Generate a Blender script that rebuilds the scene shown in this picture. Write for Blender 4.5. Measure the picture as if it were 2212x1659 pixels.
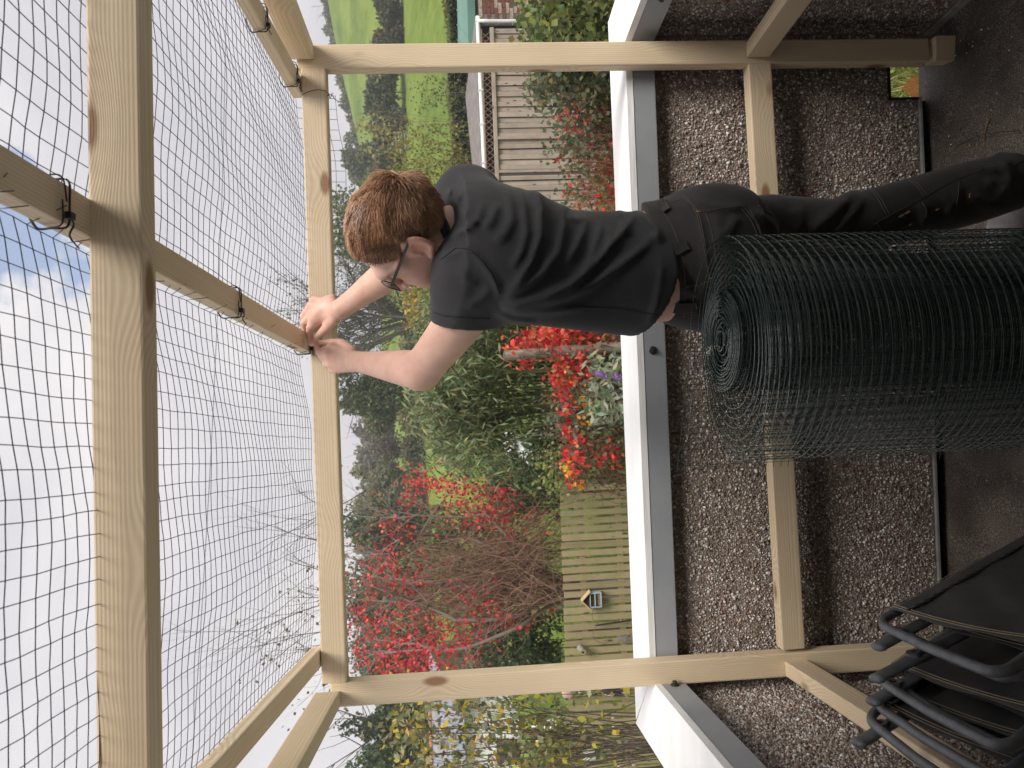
import bpy, math, random
import numpy as np
from mathutils import Vector, Matrix
from mathutils.bvhtree import BVHTree

for o in list(bpy.data.objects):
    bpy.data.objects.remove(o, do_unlink=True)
scene = bpy.context.scene
col = scene.collection
rng = np.random.default_rng(7)
random.seed(7)

# ------------------------------------------------------------------ camera
# The photograph lies on its side: the camera was held rolled by a quarter turn.
FPX = 1550.0                      # focal length in pixels of a 2212 x 1659 frame
PITCH, ROLL = math.radians(3.8), math.radians(2.3)
EYE = np.array([0.0, 0.0, 1.45])
FW = np.array([0, math.cos(PITCH), -math.sin(PITCH)])
_u0 = np.array([0, math.sin(PITCH), math.cos(PITCH)])
_r0 = np.array([1.0, 0, 0])
RT = math.cos(ROLL) * _r0 - math.sin(ROLL) * _u0
UPV = math.sin(ROLL) * _r0 + math.cos(ROLL) * _u0
cam_data = bpy.data.cameras.new("camera")
cam = bpy.data.objects.new("camera", cam_data)
col.objects.link(cam)
cx, cy, cz = -UPV, RT, -FW
cam.matrix_world = Matrix(((cx[0], cy[0], cz[0], EYE[0]), (cx[1], cy[1], cz[1], EYE[1]),
                           (cx[2], cy[2], cz[2], EYE[2]), (0, 0, 0, 1)))
cam_data.sensor_fit = 'HORIZONTAL'
cam_data.sensor_width = 36.0
cam_data.lens = 36.0 * FPX / 2212.0
cam_data.clip_start = 0.02
cam_data.clip_end = 2000
cam_data.dof.use_dof = True
cam_data.dof.focus_distance = 2.0
cam_data.dof.aperture_fstop = 9.0
scene.camera = cam

# ------------------------------------------------------------------ sky, sun, exposure
world = bpy.data.worlds.new("World")
scene.world = world
world.use_nodes = True
wn = world.node_tree.nodes
wl = world.node_tree.links
wn.clear()
SUN_DIR = Vector((0.40, -0.50, 0.80)).normalized()      # towards the sun
w_out = wn.new('ShaderNodeOutputWorld')
w_bg = wn.new('ShaderNodeBackground')
w_sky = wn.new('ShaderNodeTexSky')
w_sky.sky_type = 'NISHITA'
w_sky.sun_disc = False
w_sky.sun_elevation = math.asin(SUN_DIR.z)
w_sky.sun_rotation = math.atan2(SUN_DIR.x, SUN_DIR.y)
w_tc = wn.new('ShaderNodeTexCoord')
w_n1 = wn.new('ShaderNodeTexNoise'); w_n1.inputs['Scale'].default_value = 2.0; w_n1.inputs['Detail'].default_value = 7; w_n1.inputs['Roughness'].default_value = 0.55
w_map = wn.new('ShaderNodeMapping'); w_map.inputs['Scale'].default_value = (1, 1, 2.2); w_map.inputs['Location'].default_value = (3.1, 0.4, 1.7)
wl.new(w_tc.outputs['Generated'], w_map.inputs['Vector'])
wl.new(w_map.outputs['Vector'], w_n1.inputs['Vector'])
w_cl = wn.new('ShaderNodeValToRGB')
w_cl.color_ramp.elements[0].position = 0.34; w_cl.color_ramp.elements[0].color = (3.1, 3.05, 3.3, 1)
w_cl.color_ramp.elements[1].position = 0.62; w_cl.color_ramp.elements[1].color = (4.5, 4.34, 4.38, 1)
wl.new(w_n1.outputs['Fac'], w_cl.inputs['Fac'])
# where the cloud sheet opens and blue sky shows
w_dot = wn.new('ShaderNodeVectorMath'); w_dot.operation = 'DOT_PRODUCT'
GAP = FW - (-70 - 1106) / FPX * UPV - (560 - 829.5) / FPX * RT
GAP /= np.linalg.norm(GAP)
w_dot.inputs[1].default_value = GAP.tolist()
wl.new(w_tc.outputs['Generated'], w_dot.inputs[0])
w_n2 = wn.new('ShaderNodeTexNoise'); w_n2.inputs['Scale'].default_value = 9; w_n2.inputs['Detail'].default_value = 6
wl.new(w_tc.outputs['Generated'], w_n2.inputs['Vector'])
w_ma = wn.new('ShaderNodeMath'); w_ma.operation = 'MULTIPLY_ADD'; w_ma.inputs[1].default_value = 0.03; wl.new(w_n2.outputs['Fac'], w_ma.inputs[0]); wl.new(w_dot.outputs['Value'], w_ma.inputs[2])
w_gr = wn.new('ShaderNodeMapRange'); w_gr.interpolation_type = 'SMOOTHSTEP'
w_gr.inputs['From Min'].default_value = 1.0092; w_gr.inputs['From Max'].default_value = 1.0120
w_gr.inputs['To Min'].default_value = 1.0; w_gr.inputs['To Max'].default_value = 0.22
wl.new(w_ma.outputs[0], w_gr.inputs['Value'])
w_mix = wn.new('ShaderNodeMix'); w_mix.data_type = 'RGBA'
wl.new(w_gr.outputs['Result'], w_mix.inputs['Factor'])
wl.new(w_sky.outputs['Color'], w_mix.inputs['A'])
wl.new(w_cl.outputs['Color'], w_mix.inputs['B'])
wl.new(w_mix.outputs['Result'], w_bg.inputs['Color'])
w_bg.inputs['Strength'].default_value = 0.10
wl.new(w_bg.outputs['Background'], w_out.inputs['Surface'])

sun_data = bpy.data.lights.new("sun", 'SUN')
sun_data.energy = 2.2
sun_data.angle = math.radians(28)
sun_data.color = (1.0, 0.95, 0.88)
sun = bpy.data.objects.new("sun", sun_data)
sun.rotation_euler = SUN_DIR.to_track_quat('Z', 'Y').to_euler()
sun.location = (4, -4, 8)
col.objects.link(sun)

scene.render.engine = 'CYCLES'
scene.cycles.max_bounces = 5
scene.cycles.diffuse_bounces = 3
scene.cycles.transparent_max_bounces = 16
scene.cycles.use_denoising = True
scene.view_settings.view_transform = 'Standard'
scene.view_settings.look = 'None'
scene.view_settings.exposure = 1.12
scene.view_settings.gamma = 1.0
scene.view_settings.use_curve_mapping = False

# ------------------------------------------------------------------ helpers
def at(x, y, Y):
    """Point of the world plane y = Y seen at (x, y) of a 2212 x 1659 frame."""
    d = FW - (x - 1106) / FPX * UPV - (y - 829.5) / FPX * RT
    return EYE + d * (Y / d[1])

def px_of(P):
    q = np.asarray(P, dtype=np.float32) - EYE.astype(np.float32)
    z = q @ FW.astype(np.float32)
    return 1106 - FPX * (q @ UPV.astype(np.float32)) / z, 829.5 - FPX * (q @ RT.astype(np.float32)) / z

def tag(o, label=None, cat=None, group=None, kind=None):
    if label: o["label"] = label
    if cat: o["category"] = cat
    if group: o["group"] = group
    if kind: o["kind"] = kind
    return o

_world = {}
def link(o, parent=None, M=None):
    M = M if M is not None else Matrix.Identity(4)
    col.objects.link(o)
    if parent is not None:
        o.parent = parent
        o.matrix_basis = _world[parent.name].inverted() @ M
    else:
        o.matrix_basis = M
    _world[o.name] = M
    return o

def thing(name, label, cat, loc=(0, 0, 0), group=None):
    o = bpy.data.objects.new(name, None)
    o.empty_display_size = 0.1
    link(o, None, Matrix.Translation(Vector([float(v) for v in loc])))
    return tag(o, label, cat, group)

def mesh_np(name, V, F, C=None, smooth=False):
    V = np.ascontiguousarray(V, dtype=np.float32)
    F = np.ascontiguousarray(F, dtype=np.int32)
    me = bpy.data.meshes.new(name)
    k = F.shape[1]
    me.vertices.add(len(V)); me.vertices.foreach_set('co', V.ravel())
    me.loops.add(F.size); me.loops.foreach_set('vertex_index', F.ravel())
    me.polygons.add(len(F)); me.polygons.foreach_set('loop_start', np.arange(0, F.size, k, dtype=np.int32))
    if smooth:
        me.polygons.foreach_set('use_smooth', np.ones(len(F), dtype=bool))
    if C is not None:
        C = np.asarray(C, dtype=np.float32)
        if C.shape[1] == 3:
            C = np.concatenate([C, np.ones((len(C), 1), np.float32)], 1)
        a = me.color_attributes.new('Col', 'FLOAT_COLOR', 'POINT')
        a.data.foreach_set('color', np.ascontiguousarray(C).ravel())
    me.update(calc_edges=True)
    return me

def obj(name, me, mat, parent=None, M=None, at_loc=None):
    if mat is not None and not me.materials:
        me.materials.append(mat)
    o = bpy.data.objects.new(name, me)
    return link(o, parent, M)

def pyd(name, V, F, mat, parent=None, M=None, smooth=False):
    me = bpy.data.meshes.new(name)
    me.from_pydata([tuple(map(float, v)) for v in V], [], F)
    if smooth:
        for p in me.polygons: p.use_smooth = True
    me.update()
    return obj(name, me, mat, parent, M)

def quads_box():
    return [(0, 3, 2, 1), (4, 5, 6, 7), (0, 1, 5, 4), (1, 2, 6, 5), (2, 3, 7, 6), (3, 0, 4, 7)]

def box_me(name, lo, hi, ch=0.0):
    """Box; with a chamfer ch along all edges."""
    lo = np.array(lo, float); hi = np.array(hi, float)
    if ch <= 0:
        V = [(x, y, z) for z in (lo[2], hi[2]) for (x, y) in ((lo[0], lo[1]), (hi[0], lo[1]), (hi[0], hi[1]), (lo[0], hi[1]))]
        F = quads_box()
    else:
        import bmesh
        bm = bmesh.new()
        bmesh.ops.create_cube(bm, size=1.0)
        for v in bm.verts:
            v.co = Vector([(lo[i] + hi[i]) / 2 + v.co[i] * (hi[i] - lo[i]) for i in range(3)])
        bmesh.ops.bevel(bm, geom=list(bm.edges), offset=ch, segments=2, profile=0.6, affect='EDGES')
        me = bpy.data.meshes.new(name); bm.to_mesh(me); bm.free()
        for p in me.polygons: p.use_smooth = False
        return me
    me = bpy.data.meshes.new(name); me.from_pydata(V, [], F); me.update()
    return me

def frame_M(A, B, up=(0, 0, 1)):
    """Matrix with local X along A->B, local Z near up, origin at A."""
    A = Vector([float(v) for v in A]); B = Vector([float(v) for v in B])
    x = (B - A).normalized(); up = Vector(up)
    y = up.cross(x).normalized(); z = x.cross(y)
    return Matrix(((x.x, y.x, z.x, A.x), (x.y, y.y, z.y, A.y), (x.z, y.z, z.z, A.z), (0, 0, 0, 1))), (B - A).length

def timber(name, A, B, w, h, mat, parent, up=(0, 0, 1), ch=0.004, dy=0.0, dz=0.0):
    M, L = frame_M(A, B, up)
    me = box_me(name, (0, -w / 2 + dy, -h / 2 + dz), (L, w / 2 + dy, h / 2 + dz), ch)
    return obj(name, me, mat, parent, M)

def tube_arrays(paths, sides=4):
    """paths: list of (pts Nx3, radius or N radii). Returns V, F (quads)."""
    Vs, Fs, off = [], [], 0
    a = np.arange(sides) * 2 * math.pi / sides
    ca, sa = np.cos(a), np.sin(a)
    for pts, r in paths:
        pts = np.asarray(pts, float); n = len(pts)
        if n < 2: continue
        r = np.broadcast_to(np.asarray(r, float), (n,))
        t = np.gradient(pts, axis=0)
        t /= np.linalg.norm(t, axis=1, keepdims=True) + 1e-12
        ref = np.array([0.31, 0.17, 0.93]) if abs(t[:, 2]).mean() < 0.9 else np.array([1.0, 0.2, 0.1])
        u = np.cross(t, ref); u /= np.linalg.norm(u, axis=1, keepdims=True) + 1e-12
        v = np.cross(t, u)
        ring = pts[:, None, :] + r[:, None, None] * (u[:, None, :] * ca[None, :, None] + v[:, None, :] * sa[None, :, None])
        Vs.append(ring.reshape(-1, 3))
        i = np.arange(n - 1)[:, None] * sides; j = np.arange(sides)[None, :]; j2 = (j + 1) % sides
        q = np.stack([i + j, i + sides + j, i + sides + j2, i + j2], -1).reshape(-1, 4)
        Fs.append(q + off); off += n * sides
        # end caps
        if sides == 4:
            Fs.append(np.array([[0, 1, 2, 3]]) + off - n * sides)
            Fs.append(np.array([[3, 2, 1, 0]]) + off - sides)
    return np.concatenate(Vs), np.concatenate(Fs)

def tubes(name, paths, mat, parent=None, sides=4, smooth=True, C=None):
    V, F = tube_arrays(paths, sides)
    o_ = obj(name, mesh_np(name, V, F, None if C is None else np.tile(C, (len(V), 1)), smooth), mat, parent, WM())
    if len(paths) > 1: tag(o_, kind="stuff")      # many thin strands, too fine to pick apart
    return o_

def WM():
    return Matrix.Identity(4)

def smooth_path(ctrl, n=40):
    """Catmull-Rom through control points."""
    P = np.asarray(ctrl, float)
    P = np.vstack([2 * P[0] - P[1], P, 2 * P[-1] - P[-2]])
    out = []
    m = len(P) - 3
    k = max(2, n // m)
    for i in range(m):
        t = np.linspace(0, 1, k, endpoint=(i == m - 1))[:, None]
        p0, p1, p2, p3 = P[i], P[i + 1], P[i + 2], P[i + 3]
        out.append(0.5 * ((2 * p1) + (-p0 + p2) * t + (2 * p0 - 5 * p1 + 4 * p2 - p3) * t ** 2 + (-p0 + 3 * p1 - 3 * p2 + p3) * t ** 3))
    return np.concatenate(out)

# ------------------------------------------------------------------ materials
def new_mat(name):
    m = bpy.data.materials.new(name); m.use_nodes = True
    nt = m.node_tree
    return m, nt, nt.nodes['Principled BSDF'], nt.nodes['Material Output']

def N(nt, t, **kw):
    n = nt.nodes.new(t)
    for k, v in kw.items():
        if k in n.inputs.keys() if hasattr(n.inputs, 'keys') else False:
            n.inputs[k].default_value = v
        else:
            setattr(n, k, v)
    return n

def ramp(nt, stops):
    r = nt.nodes.new('ShaderNodeValToRGB')
    e = r.color_ramp.elements
    while len(e) > 1: e.remove(e[-1])
    e[0].position = stops[0][0]; e[0].color = (*stops[0][1], 1)
    for p, c in stops[1:]:
        x = e.new(p); x.color = (*c, 1)
    return r

def noise_mat(name, c0, c1, scale=8.0, rough=0.7, bump=0.0, bscale=None, detail=5, coord='Object', stretch=(1, 1, 1), metallic=0.0, spec=0.5):
    m, nt, b, out = new_mat(name)
    tc = N(nt, 'ShaderNodeTexCoord'); mp = N(nt, 'ShaderNodeMapping'); mp.inputs['Scale'].default_value = stretch
    nt.links.new(tc.outputs[coord], mp.inputs['Vector'])
    n = N(nt, 'ShaderNodeTexNoise'); n.inputs['Scale'].default_value = scale; n.inputs['Detail'].default_value = detail
    nt.links.new(mp.outputs['Vector'], n.inputs['Vector'])
    r = ramp(nt, [(0.3, c0), (0.7, c1)])
    nt.links.new(n.outputs['Fac'], r.inputs['Fac'])
    nt.links.new(r.outputs['Color'], b.inputs['Base Color'])
    b.inputs['Roughness'].default_value = rough
    b.inputs['Metallic'].default_value = metallic
    b.inputs['Specular IOR Level'].default_value = spec
    if bump > 0:
        n2 = N(nt, 'ShaderNodeTexNoise'); n2.inputs['Scale'].default_value = bscale or scale * 4; n2.inputs['Detail'].default_value = 6
        nt.links.new(mp.outputs['Vector'], n2.inputs['Vector'])
        bp = N(nt, 'ShaderNodeBump'); bp.inputs['Strength'].default_value = bump; bp.inputs['Distance'].default_value = 0.01
        nt.links.new(n2.outputs['Fac'], bp.inputs['Height']); nt.links.new(bp.outputs['Normal'], b.inputs['Normal'])
    return m

def col_mat(name, rough=0.6, transl=0.0, bump=0.0, bscale=200, spec=0.4, tint=(1, 1, 1)):
    """Colour comes from the mesh's own per-piece colour."""
    m, nt, b, out = new_mat(name)
    a = N(nt, 'ShaderNodeAttribute'); a.attribute_name = 'Col'
    src = a.outputs['Color']
    nt.links.new(src, b.inputs['Base Color'])
    b.inputs['Roughness'].default_value = rough
    b.inputs['Specular IOR Level'].default_value = spec
    if transl > 0:
        t = N(nt, 'ShaderNodeBsdfTranslucent'); nt.links.new(src, t.inputs['Color'])
        mx = N(nt, 'ShaderNodeMixShader'); mx.inputs['Fac'].default_value = transl
        nt.links.new(b.outputs['BSDF'], mx.inputs[1]); nt.links.new(t.outputs['BSDF'], mx.inputs[2])
        nt.links.new(mx.outputs['Shader'], out.inputs['Surface'])
    if bump > 0:
        tc = N(nt, 'ShaderNodeTexCoord')
        n2 = N(nt, 'ShaderNodeTexNoise'); n2.inputs['Scale'].default_value = bscale
        nt.links.new(tc.outputs['Object'], n2.inputs['Vector'])
        bp = N(nt, 'ShaderNodeBump'); bp.inputs['Strength'].default_value = bump; bp.inputs['Distance'].default_value = 0.005
        nt.links.new(n2.outputs['Fac'], bp.inputs['Height']); nt.links.new(bp.outputs['Normal'], b.inputs['Normal'])
    return m

def wood_mat(name, light, dark, knot, ring=58.0, knots=True, rough=0.62, lengthscale=0.05, spread=0.55, grey=None):
    m, nt, b, out = new_mat(name)
    L = nt.links.new
    tc = N(nt, 'ShaderNodeTexCoord'); oi = N(nt, 'ShaderNodeObjectInfo')
    off = N(nt, 'ShaderNodeMath'); off.operation = 'MULTIPLY'; off.inputs[1].default_value = 37.0
    L(oi.outputs['Random'], off.inputs[0])
    cmb = N(nt, 'ShaderNodeCombineXYZ'); L(off.outputs[0], cmb.inputs['X'])
    o2 = N(nt, 'ShaderNodeMath'); o2.operation = 'MULTIPLY_ADD'; o2.inputs[1].default_value = 0.10; o2.inputs[2].default_value = 0.02
    L(oi.outputs['Random'], o2.inputs[0]); L(o2.outputs[0], cmb.inputs['Y'])
    cmb.inputs['Z'].default_value = 0.045
    ad = N(nt, 'ShaderNodeVectorMath'); ad.operation = 'ADD'
    L(tc.outputs['Object'], ad.inputs[0]); L(cmb.outputs['Vector'], ad.inputs[1])
    # knots
    mk = N(nt, 'ShaderNodeMapping'); mk.inputs['Scale'].default_value = (3.2, 8.0, 8.0)
    L(ad.outputs['Vector'], mk.inputs['Vector'])
    vor = N(nt, 'ShaderNodeTexVoronoi'); vor.inputs['Scale'].default_value = 1.0; L(mk.outputs['Vector'], vor.inputs['Vector'])
    kr = N(nt, 'ShaderNodeMapRange'); kr.interpolation_type = 'SMOOTHSTEP'
    kr.inputs['From Min'].default_value = 0.075; kr.inputs['From Max'].default_value = 0.16; kr.inputs['To Min'].default_value = 1; kr.inputs['To Max'].default_value = 0
    L(vor.outputs['Distance'], kr.inputs['Value'])
    kd = N(nt, 'ShaderNodeMapRange'); kd.interpolation_type = 'SMOOTHSTEP'
    kd.inputs['From Min'].default_value = 0.0; kd.inputs['From Max'].default_value = 0.5; kd.inputs['To Min'].default_value = 0.035; kd.inputs['To Max'].default_value = 0
    L(vor.outputs['Distance'], kd.inputs['Value'])
    mg = N(nt, 'ShaderNodeMapping'); mg.inputs['Scale'].default_value = (lengthscale, 1, 1)
    L(ad.outputs['Vector'], mg.inputs['Vector'])
    ad2 = N(nt, 'ShaderNodeVectorMath'); ad2.operation = 'ADD'
    L(mg.outputs['Vector'], ad2.inputs[0])
    if knots:
        cm2 = N(nt, 'ShaderNodeCombineXYZ'); L(kd.outputs['Result'], cm2.inputs['Y']); L(cm2.outputs['Vector'], ad2.inputs[1])
    wv = N(nt, 'ShaderNodeTexWave'); wv.wave_type = 'RINGS'; wv.rings_direction = 'X'
    wv.inputs['Scale'].default_value = ring; wv.inputs['Distortion'].default_value = 2.5; wv.inputs['Detail'].default_value = 2; wv.inputs['Detail Scale'].default_value = 0.25
    L(ad2.outputs['Vector'], wv.inputs['Vector'])
    fb = N(nt, 'ShaderNodeMapping'); fb.inputs['Scale'].default_value = (6, 240, 240); L(ad.outputs['Vector'], fb.inputs['Vector'])
    fn = N(nt, 'ShaderNodeTexNoise'); fn.inputs['Scale'].default_value = 1.0; fn.inputs['Detail'].default_value = 4; L(fb.outputs['Vector'], fn.inputs['Vector'])
    bl = N(nt, 'ShaderNodeTexNoise'); bl.inputs['Scale'].default_value = 5.0; L(ad.outputs['Vector'], bl.inputs['Vector'])
    s1 = N(nt, 'ShaderNodeMath'); s1.operation = 'MULTIPLY_ADD'; s1.inputs[1].default_value = 0.34; L(wv.outputs['Fac'], s1.inputs[0])
    s2 = N(nt, 'ShaderNodeMath'); s2.operation = 'MULTIPLY_ADD'; s2.inputs[1].default_value = 0.4; L(fn.outputs['Fac'], s2.inputs[0])
    s3 = N(nt, 'ShaderNodeMath'); s3.operation = 'MULTIPLY'; s3.inputs[1].default_value = 0.55; L(bl.outputs['Fac'], s3.inputs[0])
    L(s3.outputs[0], s2.inputs[2]); L(s2.outputs[0], s1.inputs[2])
    r = ramp(nt, [(0.62 - spread / 2, light), (0.62 + spread / 2, dark)])
    L(s1.outputs[0], r.inputs['Fac'])
    cur = r.outputs['Color']
    if knots:
        mx = N(nt, 'ShaderNodeMix'); mx.data_type = 'RGBA'; mx.inputs['B'].default_value = (*knot, 1)
        L(kr.outputs['Result'], mx.inputs['Factor']); L(cur, mx.inputs['A'])
        cur = mx.outputs['Result']
    # tone of each piece
    hs = N(nt, 'ShaderNodeHueSaturation')
    vr = N(nt, 'ShaderNodeMapRange'); vr.inputs['To Min'].default_value = 0.86; vr.inputs['To Max'].default_value = 1.12
    L(oi.outputs['Random'], vr.inputs['Value']); L(vr.outputs['Result'], hs.inputs['Value'])
    L(cur, hs.inputs['Color']); L(hs.outputs['Color'], b.inputs['Base Color'])
    b.inputs['Roughness'].default_value = rough
    bp = N(nt, 'ShaderNodeBump'); bp.inputs['Strength'].default_value = 0.25; bp.inputs['Distance'].default_value = 0.002
    L(s1.outputs[0], bp.inputs['Height']); L(bp.outputs['Normal'], b.inputs['Normal'])
    return m

M_PINE = wood_mat("pine_timber", (0.70, 0.575, 0.405), (0.57, 0.445, 0.295), (0.28, 0.16, 0.085))
M_WHITE = noise_mat("white_paint", (0.74, 0.74, 0.74), (0.84, 0.84, 0.83), 14, 0.5, 0.25, 60, stretch=(0.15, 1, 1))
M_GREY = noise_mat("grey_paint", (0.25, 0.265, 0.285), (0.31, 0.325, 0.345), 5, 0.45, 0.08, 90)
M_BLACK = noise_mat("matt_black", (0.006, 0.006, 0.006), (0.016, 0.014, 0.012), 20, 0.8, 0.3, 80)
M_BOLT = noise_mat("black_bolt", (0.012, 0.012, 0.013), (0.03, 0.03, 0.03), 30, 0.4)
M_ALU = noise_mat("dull_metal_edge", (0.22, 0.21, 0.20), (0.36, 0.35, 0.33), 30, 0.5, 0.1)
M_STONE = col_mat("pebble_stone", rough=0.7, bump=0.4, bscale=400)
M_MORTAR = noise_mat("mortar", (0.20, 0.165, 0.14), (0.33, 0.28, 0.24), 30, 0.9, 0.8, 220)
M_LEAF = col_mat("leaf", rough=0.55, transl=0.40, spec=0.25)
M_BARK = col_mat("bark", rough=0.9, bump=0.6, bscale=60)
M_PLASTIC_TIE = noise_mat("black_cable_tie", (0.01, 0.01, 0.012), (0.018, 0.018, 0.02), 10, 0.35)
M_GREENWIRE = noise_mat("green_coated_wire", (0.005, 0.030, 0.021), (0.010, 0.044, 0.032), 6, 0.20, spec=1.0)
for _m in (M_GREENWIRE,):
    _b = _m.node_tree.nodes["Principled BSDF"]; _b.inputs["Coat Weight"].default_value = 1.0; _b.inputs["Coat Roughness"].default_value = 0.12
M_NETWIRE = noise_mat("dark_net_wire", (0.040, 0.045, 0.062), (0.060, 0.066, 0.085), 6, 0.35)

FLOOR_Z = -0.17
# ------------------------------------------------------------------ balcony: floor
def floor_mat():
    m, nt, b, out = new_mat("mineral_felt_floor")
    L = nt.links.new
    tc = N(nt, 'ShaderNodeTexCoord')
    big = N(nt, 'ShaderNodeTexNoise'); big.inputs['Scale'].default_value = 3.2; big.inputs['Detail'].default_value = 6; big.inputs['Roughness'].default_value = 0.6
    L(tc.outputs['Object'], big.inputs['Vector'])
    fine = N(nt, 'ShaderNodeTexNoise'); fine.inputs['Scale'].default_value = 320; fine.inputs['Detail'].default_value = 2
    L(tc.outputs['Object'], fine.inputs['Vector'])
    r1 = ramp(nt, [(0.33, (0.05, 0.041, 0.034)), (0.50, (0.14, 0.115, 0.098)), (0.68, (0.24, 0.205, 0.175))])
    L(big.outputs['Fac'], r1.inputs['Fac'])
    r2 = ramp(nt, [(0.42, (0.35, 0.35, 0.35)), (0.60, (1.0, 1.0, 1.0)), (0.72, (2.6, 2.5, 2.4))])
    L(fine.outputs['Fac'], r2.inputs['Fac'])
    mx = N(nt, 'ShaderNodeMix'); mx.data_type = 'RGBA'; mx.blend_type = 'MULTIPLY'; mx.inputs['Factor'].default_value = 1
    L(r1.outputs['Color'], mx.inputs['A']); L(r2.outputs['Color'], mx.inputs['B'])
    L(mx.outputs['Result'], b.inputs['Base Color'])
    rr = N(nt, 'ShaderNodeMapRange'); rr.inputs['From Min'].default_value = 0.3; rr.inputs['From Max'].default_value = 0.7; rr.inputs['To Min'].default_value = 0.55; rr.inputs['To Max'].default_value = 0.9
    L(big.outputs['Fac'], rr.inputs['Value']); L(rr.outputs['Result'], b.inputs['Roughness'])
    bp = N(nt, 'ShaderNodeBump'); bp.inputs['Strength'].default_value = 0.7; bp.inputs['Distance'].default_value = 0.002
    L(fine.outputs['Fac'], bp.inputs['Height']); L(bp.outputs['Normal'], b.inputs['Normal'])
    return m
M_FLOOR = floor_mat()
SK = -0.10                                   # the side walls run slightly askew: x changes by SK per metre of depth
WY = 2.33                                    # inner face of the far parapet
XR, XL = 1.13, -1.02                         # inner faces of the side parapets at the far corner
def wx(x0, y): return x0 + SK * (y - WY)

nx, ny = 90, 90
gx, gy = np.meshgrid(np.linspace(-1.6, 1.7, nx), np.linspace(-1.2, 2.40, ny), indexing='ij')
gz = FLOOR_Z + 0.004 * np.sin(gx * 5 + 1) * np.cos(gy * 4) + 0.003 * np.sin(gx * 13 + gy * 7)
V = np.stack([gx, gy, gz], -1).reshape(-1, 3)
ii, jj = np.meshgrid(np.arange(nx - 1), np.arange(ny - 1), indexing='ij')
a = (ii * ny + jj).ravel()
F = np.stack([a, a + ny, a + ny + 1, a + 1], -1)
fl = obj("balcony_floor", mesh_np("balcony_floor", V, F, smooth=True), M_FLOOR)
tag(fl, kind="structure")

# ------------------------------------------------------------------ pebbles
def ico():
    t = (1 + 5 ** .5) / 2
    v = np.array([(-1, t, 0), (1, t, 0), (-1, -t, 0), (1, -t, 0), (0, -1, t), (0, 1, t), (0, -1, -t), (0, 1, -t), (t, 0, -1), (t, 0, 1), (-t, 0, -1), (-t, 0, 1)], float)
    v /= np.linalg.norm(v[0])
    f = np.array([(0, 11, 5), (0, 5, 1), (0, 1, 7), (0, 7, 10), (0, 10, 11), (1, 5, 9), (5, 11, 4), (11, 10, 2), (10, 7, 6), (7, 1, 8), (3, 9, 4), (3, 4, 2), (3, 2, 6), (3, 6, 8), (3, 8, 9), (4, 9, 5), (2, 4, 11), (6, 2, 10), (8, 6, 7), (9, 8, 1)])
    return v, f
ICO_V, ICO_F = ico()

def rand_rot(n):
    q = rng.normal(size=(n, 4)); q /= np.linalg.norm(q, axis=1, keepdims=True)
    w, x, y, z = q.T
    return np.stack([np.stack([1 - 2 * (y * y + z * z), 2 * (x * y - z * w), 2 * (x * z + y * w)], -1),
                     np.stack([2 * (x * y + z * w), 1 - 2 * (x * x + z * z), 2 * (y * z - x * w)], -1),
                     np.stack([2 * (x * z - y * w), 2 * (y * z + x * w), 1 - 2 * (x * x + y * y)], -1)], 1)

def pebble_arrays(P, rad, colors, flat=0.7):
    n = len(P)
    sc = rad[:, None] * np.stack([rng.uniform(0.8, 1.3, n), rng.uniform(0.65, 1.0, n), rng.uniform(0.5, flat + .2, n)], -1)
    v = ICO_V[None] * (1 + rng.normal(0, 0.16, (n, 12, 1))) * sc[:, None, :]
    v = np.einsum('nij,nkj->nki', rand_rot(n), v) + P[:, None, :]
    f = ICO_F[None] + (np.arange(n) * 12)[:, None, None]
    c = np.repeat(colors, 12, 0)
    return v.reshape(-1, 3), f.reshape(-1, 3), c

PEB = np.array([(0.60, 0.55, 0.51), (0.49, 0.43, 0.39), (0.74, 0.70, 0.67), (0.34, 0.27, 0.225), (0.23, 0.175, 0.145), (0.14, 0.105, 0.088), (0.28, 0.14, 0.095), (0.41, 0.29, 0.22), (0.38, 0.355, 0.345)])
PEBP = np.array([.15, .17, .085, .19, .17, .11, .025, .04, .06])
def peb_colors(n):
    c = PEB[rng.choice(len(PEB), n, p=PEBP / PEBP.sum())]
    return c * rng.uniform(0.75, 1.2, (n, 1))

def pebble_field(name, P0, ex, ey, lx, ly, nrm, parent, pitch=0.0069, keep=None, rsc=1.0):
    ex, ey, nrm, P0 = map(lambda q: np.asarray(q, float), (ex, ey, nrm, P0))
    a, b2 = np.meshgrid(np.arange(0, lx, pitch), np.arange(0, ly, pitch), indexing='ij')
    a = a.ravel() + rng.uniform(-.45, .45, a.size) * pitch; b2 = b2.ravel() + rng.uniform(-.45, .45, b2.size) * pitch
    ok = (a > 0.004) & (a < lx - 0.004) & (b2 > 0.004) & (b2 < ly - 0.004)
    if keep is not None: ok &= keep(a, b2)
    ok &= rng.uniform(size=a.size) < 0.93
    a, b2 = a[ok], b2[ok]
    rad = np.clip(rng.lognormal(math.log(0.0035 * rsc), 0.33, len(a)), 0.0018, 0.0075)
    P = P0 + a[:, None] * ex + b2[:, None] * ey + nrm * (rng.uniform(-0.15, 0.35, len(a)) * rad)[:, None]
    v, f, c = pebble_arrays(P, rad, peb_colors(len(a)))
    o = obj(name, mesh_np(name, v, f, c, smooth=False), M_STONE, parent, WM())
    return tag(o, kind="stuff")

def quad_prism(name, pts_bottom, z0, z1, mat, parent):
    n = len(pts_bottom)
    Vv = [(p[0], p[1], z0) for p in pts_bottom] + [(p[0], p[1], z1) for p in pts_bottom]
    Ff = [tuple(range(n - 1, -1, -1)), tuple(range(n, 2 * n))] + [(i, (i + 1) % n, n + (i + 1) % n, n + i) for i in range(n)]
    return pyd(name, Vv, Ff, mat, parent)

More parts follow.
